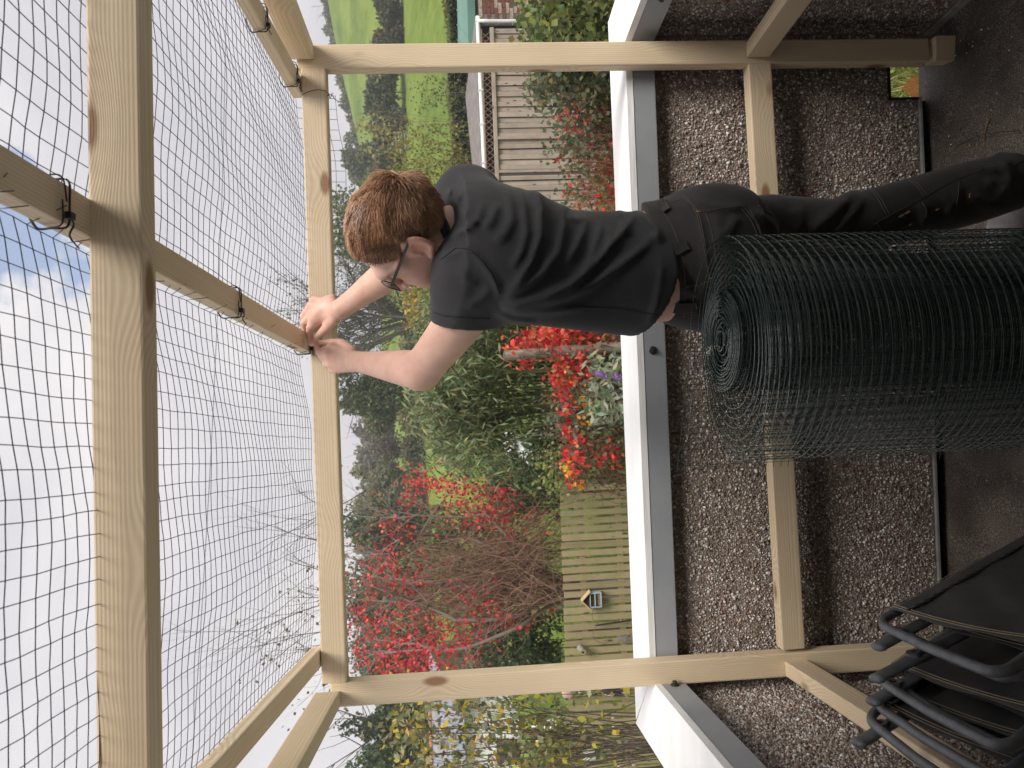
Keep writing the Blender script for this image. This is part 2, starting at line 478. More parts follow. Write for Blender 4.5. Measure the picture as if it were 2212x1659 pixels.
def bolt(c, nrm, parent):
    """Black hexagon-headed screw with a washer on the fascia."""
    nrm = Vector(nrm).normalized()
    M = Matrix.Translation(Vector([float(q) for q in c])) @ nrm.to_track_quat('Z', 'Y').to_matrix().to_4x4()
    Vv, Ff = [], []
    def ring(r, z, n, ph=0): 
        s = len(Vv); Vv.extend([(r * math.cos(2 * math.pi * i / n + ph), r * math.sin(2 * math.pi * i / n + ph), z) for i in range(n)]); return s
    n = 24
    rs = [ring(0.0135, 0.0, n), ring(0.0135, 0.003, n), ring(0.011, 0.0055, n), ring(0.0085, 0.006, n)]
    for k in range(3):
        for i in range(n):
            Ff.append((rs[k] + i, rs[k] + (i + 1) % n, rs[k + 1] + (i + 1) % n, rs[k + 1] + i))
    Ff.append(tuple(rs[3] + i for i in range(n)))
    h0, h1, h2 = ring(0.0075, 0.0055, 6), ring(0.0075, 0.0125, 6), ring(0.006, 0.014, 6)
    for A, B in ((h0, h1), (h1, h2)):
        for i in range(6): Ff.append((A + i, A + (i + 1) % 6, B + (i + 1) % 6, B + i))
    Ff.append(tuple(h2 + i for i in range(6)))
    return pyd("bolt", Vv, Ff, M_BOLT, parent, M)

ZT, ZB = 0.868, 0.795                    # fascia top and bottom
ZP = -0.118                              # bottom edge of the hung panels
FY = 2.283                               # face of the fascia
# --- far parapet
pf = thing("parapet_wall", "far pebble-dashed balcony parapet with white coping in front of the garden", "wall", (0, WY, FLOOR_Z))
NX0, NX1, NZ = 0.912, 1.045, -0.020         # drain notch
xa, xb = XL - 0.02, XR + 0.10
T = 0.055
Vv = [(xa, WY, ZP), (NX0, WY, ZP), (NX0, WY, NZ), (NX1, WY, NZ), (NX1, WY, FLOOR_Z - .01), (xb, WY, FLOOR_Z - .01), (xb, WY, ZB + .03), (xa, WY, ZB + .03)]
Vv = Vv + [(x, y + T, z) for x, y, z in Vv]
n = 8
Ff = [(0, 1, 2, 7), (2, 3, 6, 7), (3, 4, 5, 6), (8, 15, 10, 9), (10, 15, 14, 11), (11, 14, 13, 12)] + [(i, n + i, n + (i + 1) % n, (i + 1) % n) for i in range(n)]
pyd("panel", Vv, Ff, M_MORTAR, pf)
pebble_field("pebble_dash", (XL, WY, ZP), (1, 0, 0), (0, 0, 1), XR - XL, ZB - ZP, (0, -1, 0), pf,
             keep=lambda a, b2: ~((a + XL > NX0 - .004) & (a + XL < NX1 + .004) & (b2 + ZP < NZ + .004)))
pyd("bottom_edge_strip", *[( [(xa, WY - .012, ZP - .008), (NX0, WY - .012, ZP - .008), (NX0, WY + .02, ZP - .008), (xa, WY + .02, ZP - .008),
                              (xa, WY - .012, ZP - .001), (NX0, WY - .012, ZP - .001), (NX0, WY + .02, ZP - .001), (xa, WY + .02, ZP - .001)], quads_box())][0], M_ALU, pf)
pyd("notch_trim", [(NX0 - .006, WY - .010, ZP), (NX0, WY - .010, ZP), (NX0, WY + .05, ZP), (NX0 - .006, WY + .05, ZP),
                   (NX0 - .006, WY - .010, NZ + .006), (NX0, WY - .010, NZ + .006), (NX0, WY + .05, NZ + .006), (NX0 - .006, WY + .05, NZ + .006)], quads_box(), M_BLACK, pf)
pyd("notch_trim", [(NX0, WY - .010, NZ), (NX1, WY - .010, NZ), (NX1, WY + .05, NZ), (NX0, WY + .05, NZ),
                   (NX0, WY - .010, NZ + .006), (NX1, WY - .010, NZ + .006), (NX1, WY + .05, NZ + .006), (NX0, WY + .05, NZ + .006)], quads_box(), M_BLACK, pf)
# plain black strip closing the gap under the hanging panel
obj("base_strip", box_me("base_strip", (xa, WY + .035, FLOOR_Z - .05), (NX0 + .004, WY + .05, ZP + .01)), M_BLACK, pf)
obj("fascia", box_me("fascia", (xa + .05, FY, ZB), (xb - .105, WY - .002, ZT), 0.003), M_GREY, pf)
CO = 2.515                                # outer edge of the coping
def mitre(x0, y, side): return wx(x0, y)
cop = quad_prism("coping", [(wx(XL + .048, FY), FY - .002), (wx(XR - .048, FY), FY - .002), (XR + .135, CO), (XL - .188, CO)], ZT + .001, ZT + .022, M_WHITE, pf)
bolt(at(1410, 757, FY), (0, -1, 0), pf)
bolt(at(1384, 137, FY), (0, -1, 0), pf)

# --- side parapets
def side_wall(label, X0, s):
    """s = +1: wall on the right (inner face looks left); -1: wall on the left."""
    p = thing("parapet_wall", label, "wall", (wx(X0, 1.2), 1.2, FLOOR_Z))
    y0, y1 = -0.3, WY - 0.003
    d = np.array([SK, 1, 0]); d /= np.linalg.norm(d)
    L = (y1 - y0) * math.hypot(1, SK)
    P0 = np.array([wx(X0, y0), y0, 0])
    nrm = np.array([-s * d[1], s * d[0], 0])
    o = -nrm * 0.05
    def prism(name, a, b2, z0, z1, mat):
        A = P0 + a[0] * d + a[1] * nrm; B = P0 + b2[0] * d + a[1] * nrm
        A2 = P0 + a[0] * d + b2[1] * nrm; B2 = P0 + b2[0] * d + b2[1] * nrm
        pts = [A, B, B2, A2]
        ar = sum(pts[i][0] * pts[(i + 1) % 4][1] - pts[(i + 1) % 4][0] * pts[i][1] for i in range(4))
        if ar < 0: pts = pts[::-1]
        return quad_prism(name, pts, z0, z1, mat, p)
    prism("panel", (0, 0), (L, -0.055), FLOOR_Z + .012, ZB + .03, M_MORTAR)
    prism("base_strip", (0, 0.002), (L, 0.010), FLOOR_Z - .02, FLOOR_Z + .022, M_BLACK if s < 0 else M_ALU)
    cut = 0.95 if s > 0 else 0.5
    pebble_field("pebble_dash", P0 + d * cut + np.array([0, 0, FLOOR_Z + .03]), d, (0, 0, 1), L - cut, ZB - FLOOR_Z - .03, nrm, p)
    prism("fascia", (0, 0.002), (L - 0.008, 0.046), ZB, ZT, M_GREY)
    c = quad_prism("coping", [(wx(X0 - s * .048, y0), y0), (wx(X0 + s * .19, y0), y0), (X0 + (.137 if s > 0 else -.202), CO + .003), (wx(X0 - s * .048, FY), FY - .003)][::s], ZT + .0015, ZT + .0225, M_WHITE, p)
    return p, P0, d, nrm
swr, P0r, dr, nr = side_wall("right-hand pebble-dashed parapet with white coping beside the knee-braced post", XR, 1)
swl, P0l, dl, nl = side_wall("left-hand pebble-dashed parapet with white coping behind the folded chairs", XL, -1)
tR = (2.06 + .3) * math.hypot(1, SK); bolt(P0r + dr * tR + nr * 0.047 + np.array([0, 0, 0.832]), nr, swr)
tL = (2.20 + .3) * math.hypot(1, SK); bolt(P0l + dl * tL + nl * 0.047 + np.array([0, 0, 0.832]), nl, swl)

# ------------------------------------------------------------------ unseen house behind the viewer, added to block sky and bounce light
M_ADDED_EAVES = noise_mat("added_eaves_brown", (.10, .075, .055), (.15, .115, .09), 8, .8)
M_HOUSE = noise_mat("house_render", (.60, .58, .55), (.70, .68, .65), 30, .95, .5, 120)
hw_ = tag(obj("unseen_house_wall", box_me("unseen_house_wall", (-5.5, -1.35, -1.2), (5.5, -1.0, 2.355)), M_HOUSE), kind="structure")
obj("added_shade_eaves", box_me("added_shade_eaves", (-5.6, -1.36, 2.36), (5.6, 0.64, 2.40)), M_ADDED_EAVES, hw_)  # invented dark overhang, reaching out far enough to shade the near beam
obj("added_eaves_cover", (lambda me: me)(box_me("added_eaves_cover", (-5.6, -1.34, 2.402), (5.6, 0.66, 2.46))), M_ADDED_EAVES, hw_)

# ------------------------------------------------------------------ timber frame
tf = thing("timber_frame", "pale new pine timber frame of posts, rails and rafters standing inside the parapet", "frame", (0, 2.2, FLOOR_Z))
PY = 2.222; TW, TT = 0.075, 0.047         # front plane of the posts; timber 75 x 47
def mid(x, y): return at(x, y, PY)
# posts (front face towards the camera)
pl_top = mid(735, 1502); pl_bot = mid(1900, 1424)
pr_top = mid(640, 122); pr_bot = mid(2010, 107)
def post(top, bot):
    M, L = frame_M(bot, top, up=(0, -1, 0))
    return obj("post", box_me("post", (0, -TW / 2, -TT), (L, TW / 2, 0), 0.005), M_PINE, tf, M)
vl = (pl_top - pl_bot) / np.linalg.norm(pl_top - pl_bot)
post(pl_top + vl * 0.03, np.array([pl_bot[0] - vl[0] * .1, PY, FLOOR_Z + 0.0]))
post(pr_top, np.array([pr_bot[0], PY, pr_bot[2] + .004]))
# loose packing block under the right post
blk = pyd("packing_block", [(-.040, -.030, 0), (.036, -.030, 0), (.030, .025, 0), (-.040, .025, 0), (-.040, -.030, .062), (.036, -.030, .066), (.030, .025, .066), (-.040, .025, .062)],
          quads_box(), M_PINE, tf, Matrix.Translation(Vector((pr_bot[0] + .004, PY + .015, FLOOR_Z + .001))) @ Matrix.Rotation(math.radians(-9), 4, 'Z'))
# rails between the posts
def rail(name, A, B, w=TT, h=TW, fy=PY):
    A = np.array(A); B = np.array(B)
    M, L = frame_M(A, B, up=(0, -1, 0))
    return obj(name, box_me(name, (0, -h / 2, -w), (L, h / 2, 0), 0.004), M_PINE, tf, M)
rail("top_rail", mid(722, 1477), mid(676, 145))
e = np.array([0, 0.002, 0])
rail("mid_rail", mid(1716, 1404) + e, mid(1642, 134) + e)

def sway(P, y):              # point of a horizontal timber that runs towards the house from P
    return np.array([P[0] + SK * (y - P[1]), y, P[2]])
# side rails, each running from its post towards the house
def side_rail(name, P, y1, w, h, rise=0.0, dirx=SK):
    B = np.array([P[0] + dirx * (y1 - P[1]), y1, P[2] + rise * (P[1] - y1)])
    return timber(name, P, B, w, h, M_PINE, tf)
zr = 0.459
side_rail("mid_rail", np.array([mid(1640, 112)[0] + .004, PY - .001, mid(1636, 112)[2]]), 0.1, TT, TW, 0.0, SK * 1.0)
side_rail("mid_rail", np.array([mid(1716, 1440)[0] - .004, PY - .001, mid(1720, 1440)[2]]), 0.1, TT, TW, 0.0)
side_rail("top_rail", np.array([mid(655, 118)[0] + .006, PY - .001, mid(655, 118)[2] + .005]), 0.1, TT, TW, 0.0)
side_rail("top_rail", np.array([mid(708, 1508)[0] - .004, PY - .001, mid(708, 1508)[2] + .0]), 0.1, TT, TW, 0.0)
# rafters lying flat on the far top rail, rising slightly to the house
RISE = 0.047
def rafter(px, py, dirx=-0.095):
    P = at(px, py, PY + .03)
    zt = (mid(676, 145)[2] + (mid(722, 1477)[2] - mid(676, 145)[2]) * (mid(676, 145)[0] - P[0]) / 1.92) + TW / 2
    A = np.array([P[0], PY + .045, zt + .017 + .001])
    y1 = 0.15
    B = np.array([A[0] + dirx * (y1 - A[1]), y1, A[2] + RISE * (A[1] - y1)])
    timber("rafter", A, B, 0.055, 0.034, M_PINE, tf)
    return A, B
RAFT = [rafter(640, 190), rafter(665, 745), rafter(675, 1420)]
# near cross beam under the rafters
b0 = at(240, -120, 1.06); b1 = at(268, 1780, 1.06)
Mb, Lb = frame_M(b1, b0, up=(0, -1, 0))
obj("cross_beam", box_me("cross_beam", (0, -.037, -TT), (Lb, .037, 0), 0.004), M_PINE, tf, Mb)
# ------------------------------------------------------------------ modelling by distance fields
class Field:
    """Distance field on a grid; shapes melt into one surface with a blend of about 1/k metres."""
    def __init__(self, lo, hi, h, k):
        self.lo = np.array(lo, np.float32); self.h = h; self.k = k
        self.n = np.ceil((np.array(hi) - np.array(lo)) / h).astype(int) + 1
        self.E = np.zeros(self.n, np.float32)
        self.ax = [self.lo[i] + h * np.arange(self.n[i], dtype=np.float32) for i in range(3)]
    def _sl(self, lo, hi):
        a = np.clip(np.floor((np.array(lo) - self.lo) / self.h).astype(int), 0, self.n)
        b = np.clip(np.ceil((np.array(hi) - self.lo) / self.h).astype(int) + 1, 0, self.n)
        return tuple(slice(x, y) for x, y in zip(a, b))
    def _xyz(self, s):
        return self.ax[0][s[0]][:, None, None], self.ax[1][s[1]][None, :, None], self.ax[2][s[2]][None, None, :]
    def _add(self, s, d):
        self.E[s] += np.exp(np.clip(-self.k * d, -40, 40))
    def cap(self, A, B, ra, rb=None):
        A = np.array(A, float); B = np.array(B, float); rb = ra if rb is None else rb
        m = max(ra, rb) + 7 / self.k
        s = self._sl(np.minimum(A, B) - m, np.maximum(A, B) + m)
        x, y, z = self._xyz(s)
        d = B - A; L2 = max(float(d @ d), 1e-12)
        t = np.clip(((x - A[0]) * d[0] + (y - A[1]) * d[1] + (z - A[2]) * d[2]) / L2, 0, 1)
        q = np.sqrt((x - A[0] - t * d[0]) ** 2 + (y - A[1] - t * d[1]) ** 2 + (z - A[2] - t * d[2]) ** 2)
        self._add(s, q - (ra + (rb - ra) * t)); return self
    def chain(self, pts, rad):
        P = np.array(pts, float); m = max(rad) + 7 / self.k
        s = self._sl(P.min(0) - m, P.max(0) + m)
        x, y, z = self._xyz(s)
        best = None
        for i in range(len(P) - 1):
            A, d = P[i], P[i + 1] - P[i]; L2 = max(float(d @ d), 1e-12)
            t = np.clip(((x - A[0]) * d[0] + (y - A[1]) * d[1] + (z - A[2]) * d[2]) / L2, 0, 1)
            q = np.sqrt((x - A[0] - t * d[0]) ** 2 + (y - A[1] - t * d[1]) ** 2 + (z - A[2] - t * d[2]) ** 2) - (rad[i] + (rad[i + 1] - rad[i]) * t)
            best = q if best is None else np.minimum(best, q)
        self._add(s, best); return self
    def ell(self, c, R, axes=np.eye(3)):
        c = np.array(c, float); R = np.array(R, float); axes = np.array(axes, float)
        m = R.max() + 7 / self.k
        s = self._sl(c - m, c + m)
        x, y, z = self._xyz(s)
        q = [((x - c[0]) * a[0] + (y - c[1]) * a[1] + (z - c[2]) * a[2]) for a in axes]
        k0 = np.sqrt(sum((q[i] / R[i]) ** 2 for i in range(3)))
        k1 = np.sqrt(sum((q[i] / R[i] ** 2) ** 2 for i in range(3))) + 1e-9
        self._add(s, k0 * (k0 - 1) / k1); return self
    def loft(self, rings, L, Fv):
        """rings: list of (centre, a, b) with falling z; ellipse axes a along L, b along Fv."""
        rings = sorted(rings, key=lambda r: r[0][2])
        zs = np.array([r[0][2] for r in rings])
        x, y, z = self._xyz(self._sl(self.lo - 1, self.lo + self.h * self.n + 1))
        zz = self.ax[2]
        I = lambda v: np.interp(zz, zs, v).astype(np.float32)[None, None, :]
        cx_, cy_ = I([r[0][0] for r in rings]), I([r[0][1] for r in rings])
        a, b = I([r[1] for r in rings]), I([r[2] for r in rings])
        ql = (x - cx_) * L[0] + (y - cy_) * L[1]; qf = (x - cx_) * Fv[0] + (y - cy_) * Fv[1]
        p = 2.3
        k0 = (np.abs(ql / a) ** p + np.abs(qf / b) ** p) ** (1 / p)
        d = (k0 - 1) * np.minimum(a, b)
        d = np.maximum(d, np.maximum(z - zs[-1], zs[0] - z))
        self._add(tuple(slice(0, n) for n in self.n), d); return self
    def D(self):
        return (-np.log(np.maximum(self.E, 1e-16)) / self.k).astype(np.float32)

def smin(A, B, k):
    h = np.clip(0.5 + 0.5 * (B - A) * k, 0, 1)
    return B * (1 - h) + A * h - h * (1 - h) / k

def nets(D, lo, h):
    """Surface nets: vertices and quads of the zero level."""
    S = D < 0
    c = np.zeros(tuple(np.array(D.shape) - 1), np.uint8)
    sl = [slice(0, -1), slice(1, None)]
    for i in (0, 1):
        for j in (0, 1):
            for k in (0, 1):
                c += S[sl[i], sl[j], sl[k]]
    act = (c > 0) & (c < 8)
    I, J, K = np.nonzero(act)
    idx = -np.ones(act.shape, np.int32); idx[I, J, K] = np.arange(len(I))
    cor = [(i, j, k) for i in (0, 1) for j in (0, 1) for k in (0, 1)]
    vals = np.stack([D[I + i, J + j, K + k] for i, j, k in cor], 1)
    acc = np.zeros((len(I), 3), np.float32); cnt = np.zeros(len(I), np.float32)
    for a in range(8):
        for b in range(a + 1, 8):
            ca, cb = np.array(cor[a]), np.array(cor[b])
            if np.abs(ca - cb).sum() != 1: continue
            m = (vals[:, a] < 0) != (vals[:, b] < 0)
            t = vals[m, a] / (vals[m, a] - vals[m, b])
            acc[m] += ca + t[:, None] * (cb - ca); cnt[m] += 1
    V = (np.stack([I, J, K], 1) + acc / cnt[:, None]) * h + np.asarray(lo)
    Fs = []
    for ax in range(3):
        s0 = [slice(None)] * 3; s1 = [slice(None)] * 3
        s0[ax] = slice(0, -1); s1[ax] = slice(1, None)
        e = S[tuple(s0)] != S[tuple(s1)]
        u, v = [q for q in range(3) if q != ax]
        P = np.stack(np.nonzero(e), 1)
        ok = (P[:, u] > 0) & (P[:, v] > 0) & (P[:, u] < D.shape[u] - 1) & (P[:, v] < D.shape[v] - 1)
        P = P[ok]
        inside = S[P[:, 0], P[:, 1], P[:, 2]]
        def cell(du, dv):
            q = P.copy(); q[:, u] -= du; q[:, v] -= dv
            return idx[q[:, 0], q[:, 1], q[:, 2]]
        quad = np.stack([cell(1, 1), cell(0, 1), cell(0, 0), cell(1, 0)], 1)
        flip = inside if ax != 1 else ~inside
        quad[~flip] = quad[~flip][:, ::-1]
        Fs.append(quad)
    Fq = np.concatenate(Fs)
    return V, Fq[(Fq >= 0).all(1)]

def mesh_smooth(V, Fq, it=2, lam=0.5):
    n = len(V)
    e = np.concatenate([Fq[:, [0, 1]], Fq[:, [1, 2]], Fq[:, [2, 3]], Fq[:, [3, 0]]])
    for _ in range(it):
        s = np.zeros((n, 3)); c = np.zeros(n)
        for a in range(3):
            s[:, a] = np.bincount(e[:, 0], V[e[:, 1], a], n) + np.bincount(e[:, 1], V[e[:, 0], a], n)
        c = np.bincount(e[:, 0], minlength=n) + np.bincount(e[:, 1], minlength=n)
        V = V + lam * (s / c[:, None] - V)
    return V

def seg_dist(X, Y, poly):
    """Distance of image-plane coordinates to a polyline, and its running parameter."""
    best = np.full(X.shape, 1e9, np.float32); bt = np.zeros(X.shape, np.float32)
    n = len(poly) - 1
    for i in range(n):
        (x0, y0), (x1, y1) = poly[i], poly[i + 1]
        dx, dy = x1 - x0, y1 - y0
        t = np.clip(((X - x0) * dx + (Y - y0) * dy) / (dx * dx + dy * dy), 0, 1)
        d = np.hypot(X - x0 - t * dx, Y - y0 - t * dy)
        m = d < best
        best[m] = d[m]; bt[m] = ((i + t) / n)[m]
    return best, bt

def folds(f, D, lines, band=0.03):
    """Raise soft cloth ridges (height in m, half width in frame pixels) along lines."""
    m = np.abs(D) < band
    I, J, K = np.nonzero(m)
    P = np.stack([f.ax[0][I], f.ax[1][J], f.ax[2][K]], 1)
    X, Y = px_of(P)
    add = np.zeros(len(I), np.float32)
    for poly, amp, wid in lines:
        lo = np.min(poly, 0) - 3 * wid; hi = np.max(poly, 0) + 3 * wid
        q = (X > lo[0]) & (X < hi[0]) & (Y > lo[1]) & (Y < hi[1])
        if not q.any(): continue
        d, t = seg_dist(X[q], Y[q], poly)
        fade = np.clip(np.minimum(t, 1 - t) * 5, 0, 1) ** 0.7
        add[q] += 1.15 * amp * fade * np.exp(-(d / wid) ** 2)
    D = D.copy(); D[I, J, K] -= add
    return D

# ------------------------------------------------------------------ the person
def yaw_axes(th):
    f = np.array([-math.cos(th), math.sin(th), 0.0]); l = np.array([-math.sin(th), -math.cos(th), 0.0])
    return f, l
TF, TL = yaw_axes(math.radians(43))             # chest direction and the body's left
# head frame
def head_basis(yaw, pit, rol):
    f = np.array([-math.cos(yaw) * math.cos(pit), math.sin(yaw) * math.cos(pit), -math.sin(pit)])
    l = np.cross([0, 0, 1.], f); l /= np.linalg.norm(l); u = np.cross(f, l)
    return f, math.cos(rol) * l + math.sin(rol) * u, -math.sin(rol) * l + math.cos(rol) * u
HF, HL, HU = head_basis(0.43, -0.46, -0.34)
HC = at(878, 504, 1.60); HS = 1.06
HA = np.array([HF, HL, HU])
def hd(f, l, u): return HC + HS * (f * HF + l * HL + u * HU)

NB = at(985, 505, 1.63)
SL, SR = at(1035, 620, 1.575), at(1005, 432, 1.735)
EL, WL_ = at(910, 800, 1.80), at(770, 781, 2.035)
ML = at(984, 706, 1.665)
ER, WR_ = at(880, 562, 1.955), at(736, 668, 2.075)
PELV = at(1540, 560, 1.64)

man = thing("person", "person in black T-shirt and black work trousers tying mesh to the top rail", "person", (PELV[0], PELV[1], FLOOR_Z))

M_SKIN = None
def skin_mat():
    m, nt, b, out = new_mat("skin")
    L = nt.links.new
    a = N(nt, 'ShaderNodeAttribute'); a.attribute_name = 'Col'
    tc = N(nt, 'ShaderNodeTexCoord')
    n = N(nt, 'ShaderNodeTexNoise'); n.inputs['Scale'].default_value = 22; n.inputs['Detail'].default_value = 6
    L(tc.outputs['Object'], n.inputs['Vector'])
    r = ramp(nt, [(0.3, (0.90, 0.84, 0.82)), (0.7, (1.06, 1.06, 1.05))])
    L(n.outputs['Fac'], r.inputs['Fac'])
    v = N(nt, 'ShaderNodeTexVoronoi'); v.inputs['Scale'].default_value = 42; L(tc.outputs['Object'], v.inputs['Vector'])
    fr = N(nt, 'ShaderNodeMapRange'); fr.inputs['From Min'].default_value = 0.035; fr.inputs['From Max'].default_value = 0.07; fr.inputs['To Min'].default_value = 0.62; fr.inputs['To Max'].default_value = 1.0
    L(v.outputs['Distance'], fr.inputs['Value'])
    mx = N(nt, 'ShaderNodeMix'); mx.data_type = 'RGBA'; mx.blend_type = 'MULTIPLY'; mx.inputs['Factor'].default_value = 1
    L(a.outputs['Color'], mx.inputs['A']); L(r.outputs['Color'], mx.inputs['B'])
    mx2 = N(nt, 'ShaderNodeMix'); mx2.data_type = 'RGBA'; mx2.blend_type = 'MULTIPLY'; mx2.inputs['Factor'].default_value = 0.55
    L(mx.outputs['Result'], mx2.inputs['A']); L(fr.outputs['Result'], mx2.inputs['B'])
    L(mx2.outputs['Result'], b.inputs['Base Color'])
    b.inputs['Roughness'].default_value = 0.48
    b.inputs['Subsurface Weight'].default_value = 0.15
    b.inputs['Subsurface Radius'].default_value = (0.012, 0.005, 0.003)
    n2 = N(nt, 'ShaderNodeTexNoise'); n2.inputs['Scale'].default_value = 380; n2.inputs['Detail'].default_value = 3
    L(tc.outputs['Object'], n2.inputs['Vector'])
    bp = N(nt, 'ShaderNodeBump'); bp.inputs['Strength'].default_value = 0.12; bp.inputs['Distance'].default_value = 0.001
    L(n2.outputs['Fac'], bp.inputs['Height']); L(bp.outputs['Normal'], b.inputs['Normal'])
    return m
M_SKIN = skin_mat()

def build_body():
    lo = np.array([-0.10, 1.38, 1.18]); hi = np.array([0.62, 2.26, 1.98])
    h = 0.0034
    f = Field(lo, hi, h, 110)
    # head
    f.ell(hd(-.014, 0, .028), HS * np.array([.094, .075, .090]), HA)
    f.ell(hd(.028, 0, -.035), HS * np.array([.066, .058, .082]), HA)
    for s in (1, -1):
        f.cap(hd(.0, s * .052, -.058), hd(.066, s * .018, -.106), .018 * HS)
        f.ell(hd(.050, s * .036, -.042), HS * np.array([.036, .028, .036]), HA)
        f.cap(hd(.05, s * .055, .012), hd(.086, s * .028, .022), .014 * HS, .013 * HS)
    f.ell(hd(.073, 0, -.107), HS * np.array([.019, .024, .017]), HA)
    f.ell(hd(.074, 0, -.066), HS * np.array([.020, .026, .024]), HA)
    f.cap(hd(.088, -.02, .024), hd(.088, .02, .024), .013 * HS)
    # neck and shoulders under the shirt
    f.cap(hd(-.022, 0, -.06), NB + np.array([0, 0, -.03]), .054, .062)
    f.cap(NB, at(1000, 590, 1.575), .040, .045); f.cap(NB, SR - np.array([0, 0, .01]), .045, .05)
    # arms
    def arm(S, E, W, s):
        a = ML if s > 0 else (S + E) / 2
        up_ = smooth_path([S, a, E], 12); rr_ = np.interp(np.linspace(0, 1, len(up_)), [0, .45, .8, 1], [.060, .0575, .050, .046])
        lw_ = smooth_path([E, E + (W - E) * .3, E + (W - E) * .65, W], 15); rl_ = np.interp(np.linspace(0, 1, len(lw_)), [0, .25, .6, .9, 1], [.045, .0475, .039, .030, .030])
        f.chain(list(up_), list(rr_)); f.chain(list(lw_), list(rl_))
    arm(SL, EL, WL_, 1); arm(SR, ER, WR_, -1)
    D = f.D()
    # ears: rim, lobe, hollow
    e = Field(lo, hi, h, 330)
    for s in (1, -1):
        ring = []
        for q in np.linspace(-0.25, 1.18, 16):
            an = q * math.pi
            ring.append(hd(-.014 - .020 * math.cos(an) * 1.0 + 0.004, s * (.079 + .010 * (1 - math.cos(an)) * .9 * (0.4 + .6 * (math.cos(an) < 1))), .002 + .031 * math.sin(an)))
        ring = [hd(.016 - .019 * (1 - math.cos(q)), s * (.0745 + .0095 * (1 - math.cos(q)) ), .000 + .031 * math.sin(q)) for q in np.linspace(-.55, 3.9, 18)]
        e.chain(ring, [.0042] * len(ring))
        e.cap(ring[-1], hd(.006, s * .079, -.036), .0045, .0075)
        inner = [hd(.008 - .011 * (1 - math.cos(q)), s * (.0755 + .007 * (1 - math.cos(q))), -.002 + .020 * math.sin(q)) for q in np.linspace(.4, 3.6, 12)]
        e.chain(inner, [.0034] * len(inner))
        e.ell(hd(-.004, s * .078, -.003), HS * np.array([.019, .0035, .028]), np.array([HF * .92 - s * HL * .39, HL * .92 + s * HF * .39, HU]))
    # nose, lips
    e.cap(hd(.094, 0, .012), hd(.116, 0, -.036), .0085, .0125)
    for s in (1, -1): e.ell(hd(.101, s * .013, -.040), HS * np.array([.011, .008, .008]), HA)
    e.cap(hd(.092, -.016, -.066), hd(.092, .016, -.066), .0055); e.cap(hd(.090, -.014, -.076), hd(.090, .014, -.076), .0065)
    D = smin(D, e.D(), 130)
    # hands
    g = Field(lo, hi, h, 300)
    def H(x, y, Y): return at(x, y, Y)
    # left hand: a fist with the back of the hand to the camera, thumb and forefinger pinching
    wl = WL_
    mcpL = [H(716, 752, 2.092), H(714, 768, 2.088), H(718, 784, 2.095), H(729, 796, 2.105)]
    for i, q in enumerate(mcpL):
        base = wl + (q - wl) * .25 + (mcpL[1] - q) * -.25
        g.cap(base, q, .016, .0145 if i < 3 else .013)
    g.ell((wl + mcpL[1] + mcpL[2]) / 3 + np.array([0, .008, 0]), (.046, .030, .019), np.array([(mcpL[1] - wl) / np.linalg.norm(mcpL[1] - wl), (mcpL[3] - mcpL[0]) / np.linalg.norm(mcpL[3] - mcpL[0]), np.cross((mcpL[1] - wl) / np.linalg.norm(mcpL[1] - wl), (mcpL[3] - mcpL[0]) / np.linalg.norm(mcpL[3] - mcpL[0]))]))
    g.chain([mcpL[0], H(691, 762, 2.115), H(686, 752, 2.140), H(684, 746, 2.158)], [.0135, .0108, .0092, .0075])
    g.chain([mcpL[1], H(697, 771, 2.122), H(706, 768, 2.152), H(716, 766, 2.148)], [.0140, .0112, .0098, .0085])
    g.chain([mcpL[2], H(704, 786, 2.125), H(713, 783, 2.150), H(722, 779, 2.145)], [.0135, .0108, .0092, .0080])
    g.chain([mcpL[3], H(716, 798, 2.128), H(724, 795, 2.148), H(731, 790, 2.142)], [.0120, .0098, .0085, .0075])
    g.chain([H(760, 760, 2.06), H(738, 742, 2.098), H(712, 740, 2.130), H(688, 742, 2.158)], [.0165, .0145, .0112, .0080])
    # right hand: reaching over, fingers bent down to the tie
    wr = WR_
    mcpR = [H(690, 688, 2.130), H(680, 674, 2.140), H(675, 660, 2.155), H(680, 648, 2.170)]
    for i, q in enumerate(mcpR):
        base = wr + (q - wr) * .25 + (mcpR[1] - q) * -.2
        g.cap(base, q, .0155, .0135 if i < 3 else .012)
    ax1 = (mcpR[1] - wr) / np.linalg.norm(mcpR[1] - wr); ax2 = (mcpR[3] - mcpR[0]) / np.linalg.norm(mcpR[3] - mcpR[0])
    g.ell((wr + mcpR[1] + mcpR[2]) / 3, (.044, .028, .018), np.array([ax1, ax2, np.cross(ax1, ax2)]))
    g.chain([mcpR[0], H(669, 708, 2.150), H(668, 727, 2.165), H(671, 742, 2.172)], [.0135, .0112, .0095, .0078])
    g.chain([mcpR[1], H(656, 697, 2.165), H(660, 714, 2.188), H(664, 726, 2.192)], [.0132, .0112, .0095, .0080])
    g.chain([mcpR[2], H(655, 682, 2.180), H(658, 699, 2.205), H(661, 709, 2.208)], [.0125, .0105, .0092, .0078])
    g.chain([mcpR[3], H(664, 666, 2.192), H(664, 680, 2.212), H(665, 688, 2.214)], [.0112, .0095, .0083, .0072])
    g.chain([H(722, 690, 2.095), H(708, 705, 2.118), H(692, 722, 2.145), H(677, 740, 2.168)], [.0165, .0145, .0112, .0080])
    D = smin(D, g.D(), 110)
